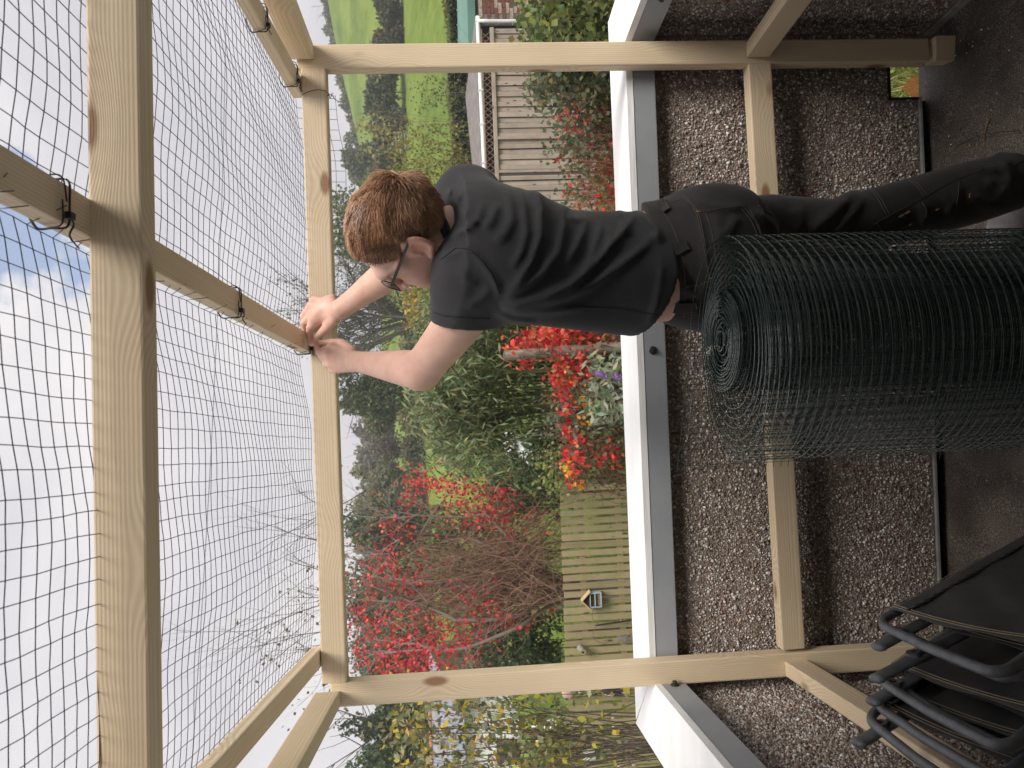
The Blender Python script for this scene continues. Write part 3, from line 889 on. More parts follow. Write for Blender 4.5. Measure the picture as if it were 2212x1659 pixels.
    # eye hollows and nostril line stay shallow: eyes sit in them
    for s in (1, -1):
        c = hd(.088, s * .031, .004)
        sl = f._sl(c - .03, c + .03); x, y, z = f._xyz(sl)
        dd = np.sqrt((x - c[0]) ** 2 + (y - c[1]) ** 2 + (z - c[2]) ** 2) - .0125
        D[sl] = -smin(-D[sl], dd, 160)
    V, Fq = nets(D, lo, h)
    V = mesh_smooth(V, Fq, 2, .45)
    # colour: pinker ears, knuckles, cheeks
    base = np.array([0.62, 0.395, 0.315]); red = np.array([0.60, 0.25, 0.19])
    w = np.zeros(len(V))
    def spot(c, r, a):
        nonlocal w
        w = np.maximum(w, a * np.exp(-(np.linalg.norm(V - c, axis=1) / r) ** 2))
    for s in (1, -1):
        spot(hd(-.002, s * .085, .0), .030, .85); spot(hd(.055, s * .045, -.035), .04, .35)
    spot(hd(.112, 0, -.03), .02, .4); spot(hd(.092, 0, -.071), .014, .8)
    for q in mcpL + mcpR: spot(q, .018, .35)
    spot(EL, .05, .25)
    for q in (H(684, 748, 2.15), H(671, 742, 2.17), H(688, 743, 2.15)): spot(q, .012, .5)
    C = base[None] * (1 - w[:, None]) + red[None] * w[:, None]
    # belly and hips below the shirt, lower legs inside the trousers
    lo2 = np.array([-0.02, 1.40, 0.90]); hi2 = np.array([0.56, 1.86, 1.26])
    f2 = Field(lo2, hi2, .006, 60)
    f2.loft([(at(1200, 575, 1.60), .150, .104), (at(1300, 580, 1.60), .146, .102), (at(1400, 575, 1.61), .150, .104), (at(1470, 565, 1.63), .152, .106)], TL, TF)
    V2, F2 = nets(f2.D(), lo2, .006); V2 = mesh_smooth(V2, F2, 2)
    C2 = np.tile(base * 0.95, (len(V2), 1))
    Vv = np.concatenate([V, V2]); Ff = np.concatenate([Fq, F2 + len(V)]); Cc = np.concatenate([C, C2])
    return obj("body", mesh_np("body", Vv, Ff, Cc, True), M_SKIN, man)
body = build_body()

# eyes
M_EYE = noise_mat("eye", (0.55, 0.53, 0.5), (0.6, 0.58, 0.55), 40, 0.2)
M_IRIS = noise_mat("iris", (0.03, 0.05, 0.06), (0.06, 0.08, 0.09), 80, 0.15)
def uv_sphere(name, c, r, mat, parent, sx=1, sy=1, sz=1, axes=None, n=12, m=8):
    Vv, Ff = [], []
    A = np.eye(3) if axes is None else axes
    for i in range(m + 1):
        for j in range(n):
            t, p_ = math.pi * i / m, 2 * math.pi * j / n
            q = np.array([sx * math.sin(t) * math.cos(p_), sy * math.sin(t) * math.sin(p_), sz * math.cos(t)]) * r
            Vv.append(np.array(c) + q @ A)
    for i in range(m):
        for j in range(n):
            Ff.append((i * n + j, (i + 1) * n + j, (i + 1) * n + (j + 1) % n, i * n + (j + 1) % n))
    return pyd(name, Vv, Ff, mat, parent, smooth=True)
for s in (1, -1):
    ey = uv_sphere("eye", hd(.081, s * .031, .004), .0115 * HS, M_EYE, man)
    uv_sphere("iris", hd(.0905, s * .031, .005), .0055 * HS, M_IRIS, ey, sx=.35, axes=HA)

# ------------------------------------------------------------------ T-shirt
def cloth_mat(name, c0, c1, weave=900, rough=0.85, bump=0.15, blotch=9):
    m, nt, b, out = new_mat(name)
    L = nt.links.new
    tc = N(nt, 'ShaderNodeTexCoord')
    n = N(nt, 'ShaderNodeTexNoise'); n.inputs['Scale'].default_value = blotch; n.inputs['Detail'].default_value = 8; n.inputs['Roughness'].default_value = 0.65
    L(tc.outputs['Object'], n.inputs['Vector'])
    r = ramp(nt, [(0.3, c0), (0.7, c1)]); L(n.outputs['Fac'], r.inputs['Fac'])
    L(r.outputs['Color'], b.inputs['Base Color'])
    b.inputs['Roughness'].default_value = rough
    b.inputs['Specular IOR Level'].default_value = 0.25
    b.inputs['Sheen Weight'].default_value = 0.10; b.inputs['Sheen Roughness'].default_value = 0.5
    n2 = N(nt, 'ShaderNodeTexNoise'); n2.inputs['Scale'].default_value = weave; n2.inputs['Detail'].default_value = 2
    L(tc.outputs['Object'], n2.inputs['Vector'])
    n3 = N(nt, 'ShaderNodeTexNoise'); n3.inputs['Scale'].default_value = 28; n3.inputs['Detail'].default_value = 3; L(tc.outputs['Object'], n3.inputs['Vector'])
    ad = N(nt, 'ShaderNodeMath'); ad.operation = 'MULTIPLY_ADD'; ad.inputs[1].default_value = 0.12
    L(n2.outputs['Fac'], ad.inputs[0]); L(n3.outputs['Fac'], ad.inputs[2])
    bp = N(nt, 'ShaderNodeBump'); bp.inputs['Strength'].default_value = bump; bp.inputs['Distance'].default_value = 0.006
    L(ad.outputs[0], bp.inputs['Height']); L(bp.outputs['Normal'], b.inputs['Normal'])
    return m
M_SHIRT = cloth_mat("black_jersey", (0.019, 0.019, 0.022), (0.032, 0.032, 0.036))
M_TROUSER = cloth_mat("black_work_cloth", (0.017, 0.016, 0.0155), (0.036, 0.033, 0.031), weave=1400)
M_STITCH = noise_mat("grey_stitching", (0.05, 0.045, 0.04), (0.10, 0.09, 0.08), 400, 0.8)
M_SHIRTSEAM = noise_mat("shirt_seam", (0.010, 0.010, 0.012), (0.014, 0.014, 0.016), 300, 0.9)
M_ORANGE = noise_mat("orange_bartack", (0.45, 0.20, 0.04), (0.60, 0.30, 0.08), 300, 0.8)
M_PATCH = noise_mat("leather_patch", (0.030, 0.026, 0.024), (0.055, 0.048, 0.045), 60, 0.75, 0.4, 160)

def build_shirt():
    lo = np.array([-0.06, 1.34, 0.92]); hi = np.array([0.66, 2.0, 1.56]); h = .005
    f = Field(lo, hi, h, 42)
    def ring(x, y, half, Y=1.60, q=.68): 
        a = half * .001226 * Y / 1.6; return (at(x, y, Y), a, a * q)
    f.loft([ring(1015, 515, 128, 1.62), ring(1060, 530, 140, 1.61), ring(1100, 546, 141), ring(1160, 556, 146), ring(1250, 583, 131), ring(1340, 588, 136), ring(1390, 594, 140), ring(1455, 596, 138, 1.61)], TL, TF)
    f.cap(NB - np.array([0, 0, .062]), at(1006, 586, 1.58), .054, .054)
    f.cap(NB - np.array([0, 0, .040]), SR - np.array([0, 0, .012]), .058, .062)
    dl = (EL - SL) / np.linalg.norm(EL - SL); dr_ = (ER - SR) / np.linalg.norm(ER - SR)
    f.chain([at(1004, 588, 1.575), at(999, 640, 1.60), at(998, 725, 1.67)], [.055, .060, .060])
    f.chain([SL, at(1022, 660, 1.62), at(1000, 725, 1.68)], [.060, .062, .060])
    f.chain([SR, SR + dr_ * .09, SR + dr_ * .20], [.066, .070, .069])
    D = f.D()
    x, y, z = f._xyz(f._sl(lo - 1, hi + 1))
    # hems
    tf_ = (x - .26) * TF[0] + (y - 1.61) * TF[1]; hemz = 0.993 + np.where(tf_ > -.07, 0.52 * (tf_ + .07), 0.02 * (tf_ + .06)) + .03 * ((x - .26) * TL[0] + (y - 1.61) * TL[1])
    D = np.maximum(D, hemz - z)
    qL = at(995, 697, 1.64); nl_ = np.array([-.93, .30, .08]); nl_ /= np.linalg.norm(nl_)
    arm_side = at(1000, 668, 1.62)[0] - x + 0 * y
    D = np.where((arm_side > 0) & (z > at(1085, 700, 1.62)[2]), np.maximum(D, (x - qL[0]) * nl_[0] + (y - qL[1]) * nl_[1] + (z - qL[2]) * nl_[2]), D)
    qR = SR + dr_ * .16
    sideR = ((x - SR[0]) * dr_[0] + (y - SR[1]) * dr_[1] + (z - SR[2]) * dr_[2])
    D = np.where(sideR > .10, np.maximum(D, sideR - .16), D)
    # hollow for the neck
    c0 = NB; c1 = hd(-.02, 0, -.06); d = (c1 - c0) / np.linalg.norm(c1 - c0)
    t = (x - c0[0]) * d[0] + (y - c0[1]) * d[1] + (z - c0[2]) * d[2]
    rr = np.sqrt(np.maximum((x - c0[0] - t * d[0]) ** 2 + (y - c0[1] - t * d[1]) ** 2 + (z - c0[2] - t * d[2]) ** 2, 0))
    hole = np.maximum(rr - .066, -(t - .012))
    D = np.maximum(D, -hole)
    Z = lambda a: [(918 + p * .2686, 324 + q * .2686) for p, q in a]
    L = [
        (Z([(640, 240), (690, 420), (700, 560), (640, 680), (560, 740)]), .008, 12),
        (Z([(740, 280), (800, 480), (820, 660), (780, 820), (700, 960)]), .008, 9),
        (Z([(880, 300), (935, 480), (930, 700), (860, 900), (760, 1060), (640, 1190)]), .011, 10),
        (Z([(1100, 430), (1115, 620), (1080, 820), (960, 980), (800, 1110), (650, 1210)]), .008, 10),
        (Z([(1300, 520), (1280, 640), (1210, 800), (1130, 920)]), .007, 9),
        (Z([(1420, 560), (1400, 680), (1340, 860), (1280, 980)]), .006, 7),
        (Z([(1470, 600), (1495, 720), (1460, 800)]), .005, 6),
        (Z([(1700, 500), (1600, 640), (1480, 790), (1330, 960), (1180, 1090), (980, 1180), (760, 1240), (600, 1260)]), .013, 10),
        (Z([(1890, 640), (1760, 780), (1560, 940), (1340, 1090), (1120, 1190), (860, 1270), (620, 1280)]), .010, 10),
        (Z([(1680, 480), (1760, 560), (1860, 640), (1900, 760)]), .009, 8),
        (Z([(1560, 470), (1590, 580), (1640, 700)]), .005, 6),
        (Z([(620, 1275), (800, 1310), (1000, 1300), (1300, 1265)]), .006, 8),
        (Z([(560, 1300), (700, 1370), (900, 1390)]), .005, 7),
        (Z([(300, 300), (250, 420), (330, 540), (430, 600)]), .006, 8),
        (Z([(470, 400), (430, 560), (330, 640), (200, 700)]), .006, 8),
        (Z([(590, 420), (540, 560), (470, 640)]), .006, 10),
        (Z([(200, 300), (190, 380), (260, 460)]), .006, 5),
        (Z([(260, 790), (400, 840), (500, 960), (580, 1080), (600, 1180)]), .006, 8),
        (Z([(130, 880), (210, 840), (330, 790)]), .005, 7),
        (Z([(1910, 860), (1890, 1080), (1860, 1240), (1790, 1420)]), .004, 6),
        (Z([(250, 950), (330, 1030), (420, 1080)]), .004, 10),
        (Z([(540, 1100), (450, 1200), (330, 1280)]), .005, 9),
        (Z([(1160, 520), (1220, 560), (1290, 530)]), .006, 8),
    ]
    D = folds(f, D, L)
    V, Fq = nets(D, lo, h); V = mesh_smooth(V, Fq, 2, .45)
    return obj("t_shirt", mesh_np("t_shirt", V, Fq, None, True), M_SHIRT, man), V, Fq
shirt, SV, SF = build_shirt()

def build_trousers():
    lo = np.array([-0.06, 1.38, -0.18]); hi = np.array([0.72, 2.08, 1.08]); h = .006
    f = Field(lo, hi, h, 46)
    def ring(x, y, half, Y=1.63, q=.74):
        a = half * .001226 * Y / 1.6; return (at(x, y, Y), a, a * q)
    f.loft([ring(1360, 560, 120), ring(1441, 566, 126), ring(1480, 562, 130), ring(1520, 561, 131), ring(1570, 562, 122, 1.645)], TL, TF)
    hl = PELV + TL * .078; hr = PELV - TL * .075
    kl, al = at(1850, 610, 1.66), at(2360, 650, 1.70)
    kr, ar = at(1800, 497, 1.76), at(2188, 392, 1.87)
    f.cap(hl + np.array([0, 0, .03]), hr + np.array([0, 0, .03]), .098)
    f.chain([hl, (hl + kl) / 2, kl, (kl + al) / 2, al], [.098, .090, .080, .082, .085])
    f.chain([hr, (hr + kr) / 2 + np.array([.012, 0, 0]), kr, kr * .62 + ar * .38, kr * .25 + ar * .75, ar], [.098, .088, .074, .080, .084, .078])
    f.ell(PELV - TF * .075 - TL * .02 + np.array([0, 0, -.015]), (.10, .085, .10), np.array([TL, TF, [0, 0, 1]]))
    D = f.D()
    x, y, z = f._xyz(f._sl(lo - 1, hi + 1))
    zt = at(1442, 600, 1.56)[2] - 0.0
    D = np.maximum(D, z - (zt + .34 * np.maximum(0, (x - .27) * (-TF[0]) + (y - 1.63) * (-TF[1]))))  # rises at the back
    dn = (ar - kr) / np.linalg.norm(ar - kr)
    cutR = (x - ar[0]) * dn[0] + (y - ar[1]) * dn[1] + (z - ar[2]) * dn[2] - .004 * np.sin(x * 60)
    D = np.where(x > .36, np.maximum(D, cutR), np.maximum(D, -z - .10))
    Q = lambda a: [((3000 + p * .4955) / 1.8517, (500 + q * .4955) / 1.8517) for p, q in a]
    W = lambda a: [((2500 + p * .4219) / 1.8517, (700 + q * .4219) / 1.8517) for p, q in a]
    L = [
        (Q([(880, 510), (760, 620), (620, 760), (480, 870)]), .014, 15),
        (Q([(930, 560), (850, 690), (740, 820), (640, 900)]), .010, 10),
        (Q([(1380, 620), (1430, 720), (1380, 840)]), .008, 9),
        (Q([(1560, 540), (1640, 640), (1600, 760)]), .007, 10),
        (Q([(1700, 460), (1660, 660)]), .006, 8),
        (Q([(1990, 190), (2070, 300), (2110, 420), (2080, 520), (1990, 620)]), .014, 12),
        (Q([(1800, 330), (1930, 360), (2090, 330)]), .008, 10),
        (Q([(1900, 440), (2010, 470), (2090, 540)]), .009, 12),
        (Q([(1760, 560), (1900, 640), (2060, 660)]), .009, 14),
        (Q([(0, 700), (120, 740), (230, 860)]), .007, 10),
        (Q([(350, 660), (420, 760), (400, 880)]), .006, 14),
        (W([(690, 380), (740, 560), (760, 760), (790, 960)]), .006, 5),
        (W([(860, 360), (900, 520), (880, 700)]), .006, 12),
        (W([(1060, 380), (1020, 480), (940, 600)]), .008, 12),
        (W([(600, 230), (800, 300), (1000, 310), (1160, 300)]), .006, 8),
        (W([(590, 1080), (700, 1140), (800, 1060)]), .008, 9),
        (W([(420, 830), (560, 1000), (570, 1180)]), .004, 8),
    ]
    D = folds(f, D, L, .035)
    V, Fq = nets(D, lo, h); V = mesh_smooth(V, Fq, 2, .45)
    return obj("trousers", mesh_np("trousers", V, Fq, None, True), M_TROUSER, man), V, Fq, ar, al
trousers, TV, TFq, ANK_R, ANK_L = build_trousers()

# ------------------------------------------------------------------ sewn details laid on the cloth
def bvh_of(V, Fq): return BVHTree.FromPolygons([tuple(map(float, v)) for v in V], [tuple(map(int, f_)) for f_ in Fq])
B_SHIRT, B_TR = bvh_of(SV, SF), bvh_of(TV, TFq)
def drop(bvh, poly, lift=.0012, step=5.0):
    """Lay a line, given by where it is seen, on the cloth it is sewn to."""
    pts = []
    for i in range(len(poly) - 1):
        (x0, y0), (x1, y1) = poly[i], poly[i + 1]
        n = max(2, int(math.hypot(x1 - x0, y1 - y0) / step))
        for t in np.linspace(0, 1, n, endpoint=(i == len(poly) - 2)):
            d = FW - (x0 + t * (x1 - x0) - 1106) / FPX * UPV - (y0 + t * (y1 - y0) - 829.5) / FPX * RT
            d /= np.linalg.norm(d)
            hit = bvh.ray_cast(Vector(EYE), Vector(d))
            if hit[0] is not None:
                pts.append(np.array(hit[0]) + np.array(hit[1]) * lift * (1 if np.dot(hit[1], d) < 0 else -1))
    return np.array(pts)
def seam(name, bvh, polys, r, mat, parent, lift=.0008):
    paths = []
    for p in polys:
        q = drop(bvh, p, lift)
        if len(q) < 2: continue
        seg = [0] + [i + 1 for i in range(len(q) - 1) if np.linalg.norm(q[i + 1] - q[i]) > .05] + [len(q)]
        for a_, b_ in zip(seg[:-1], seg[1:]):
            if b_ - a_ >= 2: paths.append((q[a_:b_], r))
    if paths: tubes(name, paths, mat, parent, 4)
Z = lambda a: [(918 + p * .2686, 324 + q * .2686) for p, q in a]
Q = lambda a: [((3000 + p * .4955) / 1.8517, (500 + q * .4955) / 1.8517) for p, q in a]
W = lambda a: [((2500 + p * .4219) / 1.8517, (700 + q * .4219) / 1.8517) for p, q in a]
seam("seam", B_SHIRT, [Z([(1230, 1262), (1480, 1268), (1640, 1285), (1870, 1325)]), Z([(45, 1300), (150, 1330), (330, 1348), (520, 1355)]),
                       Z([(130, 880), (250, 790), (360, 800), (450, 880), (540, 1000), (600, 1150)])], .0012, M_SHIRTSEAM, shirt)
st = [Q([(940, 500), (1000, 520), (1060, 600), (1130, 730)]), Q([(920, 505), (985, 530), (1040, 610), (1105, 735)]),
      Q([(1190, 400), (1280, 420), (1360, 480), (1430, 570)]), Q([(1175, 410), (1265, 432), (1340, 490), (1405, 580)]),
      Q([(1000, 800), (1130, 730), (1430, 570), (1600, 470), (1890, 350)]), Q([(1690, 450), (1680, 560), (1660, 660)]),
      Q([(1700, 295), (1820, 288), (2000, 305), (2130, 325), (2200, 290)]), Q([(1390, 625), (1425, 690), (1420, 750)]),
      Q([(1025, 790), (1060, 850), (1075, 890)]), Q([(0, 690), (60, 790), (95, 895)]), Q([(90, 680), (190, 740), (235, 810), (265, 895)]), Q([(200, 740), (245, 830), (250, 890)]),
      W([(360, 350), (440, 470), (510, 640), (550, 800), (575, 1060), (560, 1350)]), W([(430, 260), (530, 235), (640, 230)]),
      W([(540, 195), (640, 290), (690, 400), (740, 620), (790, 980)]), W([(560, 195), (660, 290), (710, 400), (755, 620), (800, 985)]),
      W([(690, 350), (770, 345), (960, 310), (1090, 300)]), W([(765, 365), (810, 480), (845, 650), (870, 850)]),
      W([(580, 1055), (700, 1040), (830, 990)]), W([(580, 1068), (700, 1055), (830, 1003)]),
      W([(1105, 320), (1200, 440), (1260, 580)]), W([(1130, 312), (1230, 430), (1290, 575)]), W([(1260, 290), (1340, 350), (1420, 400), (1470, 480), (1490, 580)])]
seam("stitching", B_TR, st, .0009, M_STITCH, trousers)
def strip(name, bvh, centre, wpx, mat, parent, lift=.004):
    """Flat sewn-on band following the cloth."""
    a = np.array(centre[0], float); b = np.array(centre[-1], float)
    nvec = np.array([-(b - a)[1], (b - a)[0]]); nvec = nvec / np.linalg.norm(nvec) * wpx / 2
    L_ = drop(bvh, [tuple(np.array(p) + nvec) for p in centre], lift); R_ = drop(bvh, [tuple(np.array(p) - nvec) for p in centre], lift)
    n = min(len(L_), len(R_))
    if n < 2: return
    L_, R_ = L_[:n], R_[:n]
    inw = np.array(FW) * .003
    Vv = list(L_) + list(R_) + list(L_ + inw) + list(R_ + inw)
    Ff = []
    for i in range(n - 1):
        Ff += [(i, i + 1, n + i + 1, n + i), (i + 1, i, 2 * n + i, 2 * n + i + 1), (n + i, n + i + 1, 3 * n + i + 1, 3 * n + i)]
    Ff += [(0, n, 3 * n, 2 * n), (n - 1, 2 * n - 1, 4 * n - 1, 3 * n - 1)][:1]
    return pyd(name, Vv, Ff, mat, parent, smooth=False)
strip("belt_loop", B_TR, W([(415, 765), (500, 715), (590, 670)]), 22, M_TROUSER, trousers, .007)
strip("belt_loop", B_TR, W([(436, 1252), (550, 1245), (675, 1238)]), 20, M_TROUSER, trousers, .007)
strip("patch", B_TR, W([(330, 330), (400, 285)]), 24, M_PATCH, trousers, .006)
for p_ in (W([(575, 632), (607, 708)]), W([(437, 1230), (437, 1280)]), W([(672, 1205), (680, 1262)]), W([(678, 350), (722, 350)]), W([(790, 985), (830, 975)]),
           Q([(1496, 686), (1526, 674)]), Q([(1278, 808), (1306, 795)]), Q([(1770, 555), (1770, 590)])):
    seam("bar_tack", B_TR, [p_], .0011, M_ORANGE, trousers, .0065 if p_[0][0] < 1480 and p_[0][1] > 500 else .002)
# woven brand tag on the leg
tg = strip("woven_tag", B_TR, Q([(1180, 755), (1280, 700)]), 16, M_BLACK, trousers, .003)
def text_mesh(name, body_, size, M, mat, parent, extrude=.0002):
    cu = bpy.data.curves.new(name, 'FONT'); cu.body = body_; cu.size = size; cu.align_x = 'CENTER'; cu.align_y = 'CENTER'; cu.extrude = extrude
    tmp = bpy.data.objects.new(name + "_tmp", cu); col.objects.link(tmp)
    dg = bpy.context.evaluated_depsgraph_get()
    me = bpy.data.meshes.new_from_object(tmp.evaluated_get(dg)); me.name = name
    bpy.data.objects.remove(tmp, do_unlink=True)
    return obj(name, me, mat, parent, M)
M_TXTW = noise_mat("white_thread", (0.30, 0.29, 0.28), (0.42, 0.41, 0.40), 300, 0.8)
try:
    q = drop(B_TR, Q([(1195, 742), (1270, 702)]), .0045)
    A_, B_ = q[0], q[-1]; xd = Vector(B_ - A_).normalized(); nd = -Vector(FW); nd = (nd - xd * nd.dot(xd)).normalized(); yd = nd.cross(xd)
    for k, (s_, mt, off) in enumerate((("COR", M_TXTW, -.50), ("DURA", M_ORANGE, .40))):
        c = Vector((A_ + B_) / 2) + xd * (off * .021) + nd * .002
        text_mesh("tag_lettering", s_, .0068, Matrix(((xd.x, yd.x, nd.x, c.x), (xd.y, yd.y, nd.y, c.y), (xd.z, yd.z, nd.z, c.z), (0, 0, 0, 1))), mt, tg or trousers)
except Exception as ex:
    print("tag", ex)

# collar band
cN = NB + (hd(-.02, 0, -.06) - NB) / np.linalg.norm(hd(-.02, 0, -.06) - NB) * .016
dN = (hd(-.02, 0, -.06) - NB) / np.linalg.norm(hd(-.02, 0, -.06) - NB)
dN = dN + TF * .55; dN /= np.linalg.norm(dN)
u1 = np.cross(dN, [0, 0, 1.]); u1 /= np.linalg.norm(u1); u2 = np.cross(dN, u1)
ringp = [cN - TF * .002 + u1 * .0665 * math.cos(t) + u2 * .0665 * math.sin(t) for t in np.linspace(0, 2 * math.pi, 49)]
tubes("collar", [(np.array(ringp), .0075), (np.array(ringp) - dN * .009, .0075)], M_SHIRT, shirt, 8)

# ------------------------------------------------------------------ shoes
M_SHOE = noise_mat("pale_trainer", (0.38, 0.37, 0.37), (0.55, 0.54, 0.54), 25, 0.6, 0.2, 120)
M_SOLE = noise_mat("trainer_sole", (0.10, 0.10, 0.10), (0.2, 0.2, 0.2), 40, 0.8)
def shoe(ank, fx):
    f0 = np.array([fx[0], fx[1], 0]); l0 = np.array([-fx[1], fx[0], 0])
    heel = np.array([ank[0], ank[1], FLOOR_Z])
    lo = heel + np.array([-.32, -.32, -.01]); hi = heel + np.array([.32, .32, .2])
    f = Field(lo, hi, .006, 80)
    ax = np.array([f0, l0, [0, 0, 1]])
    f.ell(heel + f0 * .0 + np.array([0, 0, .055]), (.058, .042, .055), ax)
    f.ell(heel + f0 * .09 + np.array([0, 0, .045]), (.10, .045, .048), ax)
    f.ell(heel + f0 * .17 + np.array([0, 0, .035]), (.07, .048, .036), ax)
    f.cap(heel + np.array([0, 0, .05]) + f0 * .01, heel + np.array([0, 0, .12]) + f0 * .012, .045, .043)
    D = f.D(); x, y, z = f._xyz(f._sl(lo - 1, hi + 1)); D = np.maximum(D, (FLOOR_Z + .018) - z)
    V, Fq = nets(D, lo, .006); V = mesh_smooth(V, Fq, 2)
    s = obj("shoe", mesh_np("shoe", V, Fq, None, True), M_SHOE, man)
    out = []
    for t in np.linspace(0, 2 * math.pi, 28, endpoint=False):
        c_, s_ = math.cos(t), math.sin(t)
        out.append(heel + f0 * (.085 + .155 * c_) + l0 * (.046 * s_ * (1 + .12 * c_)))
    n = len(out)
    Vv = [tuple(p) for p in out] + [tuple(p + np.array([0, 0, .026])) for p in out]
    pyd("sole", Vv, [tuple(range(n - 1, -1, -1)), tuple(range(n, 2 * n))] + [(i, (i + 1) % n, n + (i + 1) % n, n + i) for i in range(n)], M_SOLE, s)
    lc = []
    for k in range(4):
        c = heel + f0 * (.075 + k * .022) + np.array([0, 0, .098 - k * .009])
        lc.append((np.array([c - l0 * .026 - np.array([0, 0, .01]), c + np.array([0, 0, .003]), c + l0 * .026 - np.array([0, 0, .01])]), .003))
    tubes("lace", lc, M_EYE, s, 5)
shoe(ANK_R + np.array([.02, 0, 0]), TF[:2]); shoe(ANK_L, TF[:2])

# ------------------------------------------------------------------ hair
M_HAIR = col_mat("auburn_hair", rough=0.42, spec=0.5)
def build_hair():
    def surf(d):     # point on the skull in direction d (local f, l, u)
        d = d / np.linalg.norm(d, axis=1, keepdims=True)
        return d * np.array([.0965, .0775, .0925]) + np.array([-.014, 0, .028])
    n = 52000
    d = rng.normal(size=(n, 3)); p = surf(d)
    f_, l_, u_ = p.T
    line = np.interp(f_, [-.12, -.075, -.040, -.014, .020, .030, .042, .09], [-.076, -.072, -.040, .016, .026, .004, .042, .074])
    line = line + .006 * np.sin(l_ * 90)
    keep = u_ > line
    p = p[keep]; n = len(p)
    hgt = np.clip((p[:, 2] - line[keep]) / .09, 0, 1)
    nrm = (p - np.array([-.014, 0, .028])) / np.array([.0965, .0775, .0925]) ** 2; nrm /= np.linalg.norm(nrm, axis=1, keepdims=True)
    wh = np.array([-.102, -.012, .060])
    t = p - wh; t -= nrm * (t * nrm).sum(1, keepdims=True); dist = np.linalg.norm(t, axis=1, keepdims=True) + 1e-6; t /= dist
    sw = np.cross(nrm, t)
    t = t + .55 * sw * np.exp(-dist / .04) + np.array([[.25, .10, .05]])
    # tousled locks: neighbouring hairs lean the same way
    ph = np.sin(p @ np.array([95., 60, 40]) + 3 * np.sin(p[:, 1] * 70)) + np.sin(p @ np.array([-40., 110, 70]))
    t = t + .20 * ph[:, None] * np.cross(nrm, t)
    t /= np.linalg.norm(t, axis=1, keepdims=True)
    front = np.clip((p[:, 0] - .0) / .08, 0, 1)
    ln = (.005 + .034 * np.clip(hgt * 1.25 - .1, 0, 1) + .008 * front) * rng.uniform(.75, 1.15, n)
    lift = (.16 + .16 * hgt) * rng.uniform(.6, 1.3, n) + .09 * ph * hgt
    near = np.exp(-(dist[:, 0] / .022) ** 2)
    lift = np.maximum(lift, .06) + .25 * near
    ln = ln * (1 + .25 * near)
    K = 5
    s = np.linspace(0, 1, K)
    P = np.zeros((n, K, 3))
    for k in range(K):
        q = s[k]
        P[:, k] = p + (t * (q * (1.0))[..., None] if False else t * q) * ln[:, None] + nrm * (lift * ln * (q - .45 * q * q))[:, None]
    P[:, :, 2] -= (.10 * ln[:, None] * s[None, :] ** 2)
    P += rng.normal(0, .0008, P.shape) * s[None, :, None]
    # keep hairs outside the skull
    c = np.array([-.014, 0, .028]); R = np.array([.0955, .0765, .0915])
    q = (P - c) / R; rr = np.linalg.norm(q, axis=2, keepdims=True)
    P = np.where(rr < 1.02, c + q / rr * 1.02 * R, P)
    Wd = .00062 * np.array([.9, 1.15, 1.0, .75, .15])
    side = np.cross(t, nrm)
    A = P + side[:, None, :] * Wd[None, :, None] - nrm[:, None, :] * .0004
    B = P - side[:, None, :] * Wd[None, :, None] - nrm[:, None, :] * .0004
    Cc = P + nrm[:, None, :] * (Wd * .9)[None, :, None]
    V = np.stack([A, B, Cc], 2).reshape(n, K * 3, 3)
    base = []
    for k in range(K - 1):
        for j in range(3):
            j2 = (j + 1) % 3
            base.append((k * 3 + j, k * 3 + j2, (k + 1) * 3 + j2, (k + 1) * 3 + j))
    F = np.array(base)[None] + (np.arange(n) * K * 3)[:, None, None]
    Vw = HC + HS * (V.reshape(-1, 3) @ HA)
    tone = rng.uniform(.55, 1.35, n) * (1 + .18 * ph)
    colr = np.stack([.40 * tone, .225 * tone, .135 * tone], 1)
    Cv = np.repeat(colr, K * 3, 0)
    o = obj("hair", mesh_np("hair", Vw, F.reshape(-1, 4), Cv, True), M_HAIR, man)
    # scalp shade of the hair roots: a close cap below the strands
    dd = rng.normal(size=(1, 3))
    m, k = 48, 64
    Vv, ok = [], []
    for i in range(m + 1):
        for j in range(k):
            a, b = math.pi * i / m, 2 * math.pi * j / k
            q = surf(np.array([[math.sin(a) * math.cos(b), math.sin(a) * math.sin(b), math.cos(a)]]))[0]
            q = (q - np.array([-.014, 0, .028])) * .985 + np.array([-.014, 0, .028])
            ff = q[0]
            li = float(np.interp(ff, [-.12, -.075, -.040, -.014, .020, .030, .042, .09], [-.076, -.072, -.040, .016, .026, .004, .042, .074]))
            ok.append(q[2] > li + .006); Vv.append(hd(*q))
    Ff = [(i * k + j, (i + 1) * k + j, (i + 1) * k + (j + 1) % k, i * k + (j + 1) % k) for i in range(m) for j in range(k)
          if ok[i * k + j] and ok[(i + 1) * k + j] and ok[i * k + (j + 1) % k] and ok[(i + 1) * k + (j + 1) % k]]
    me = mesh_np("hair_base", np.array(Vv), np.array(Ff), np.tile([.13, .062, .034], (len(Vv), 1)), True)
    obj("hair_base", me, M_HAIR, o)
build_hair()
for s in (1, -1):
    br = []
    for k in range(26):
        q = rng.uniform(-.5, .5)
        a = hd(.092 - abs(q) * .018, s * (.033 + q * .034), .021 + rng.normal(0, .0016) - abs(q) * .004); b = a + HS * (HL * s * .007 + HF * .001 + HU * .001)
        br.append((np.array([a, (a + b) / 2 + HF * .001, b]), [.0006, .0006, .0002]))
    tubes("eyebrow", br, M_HAIR, man, 3, C=np.array([.16, .08, .04]))

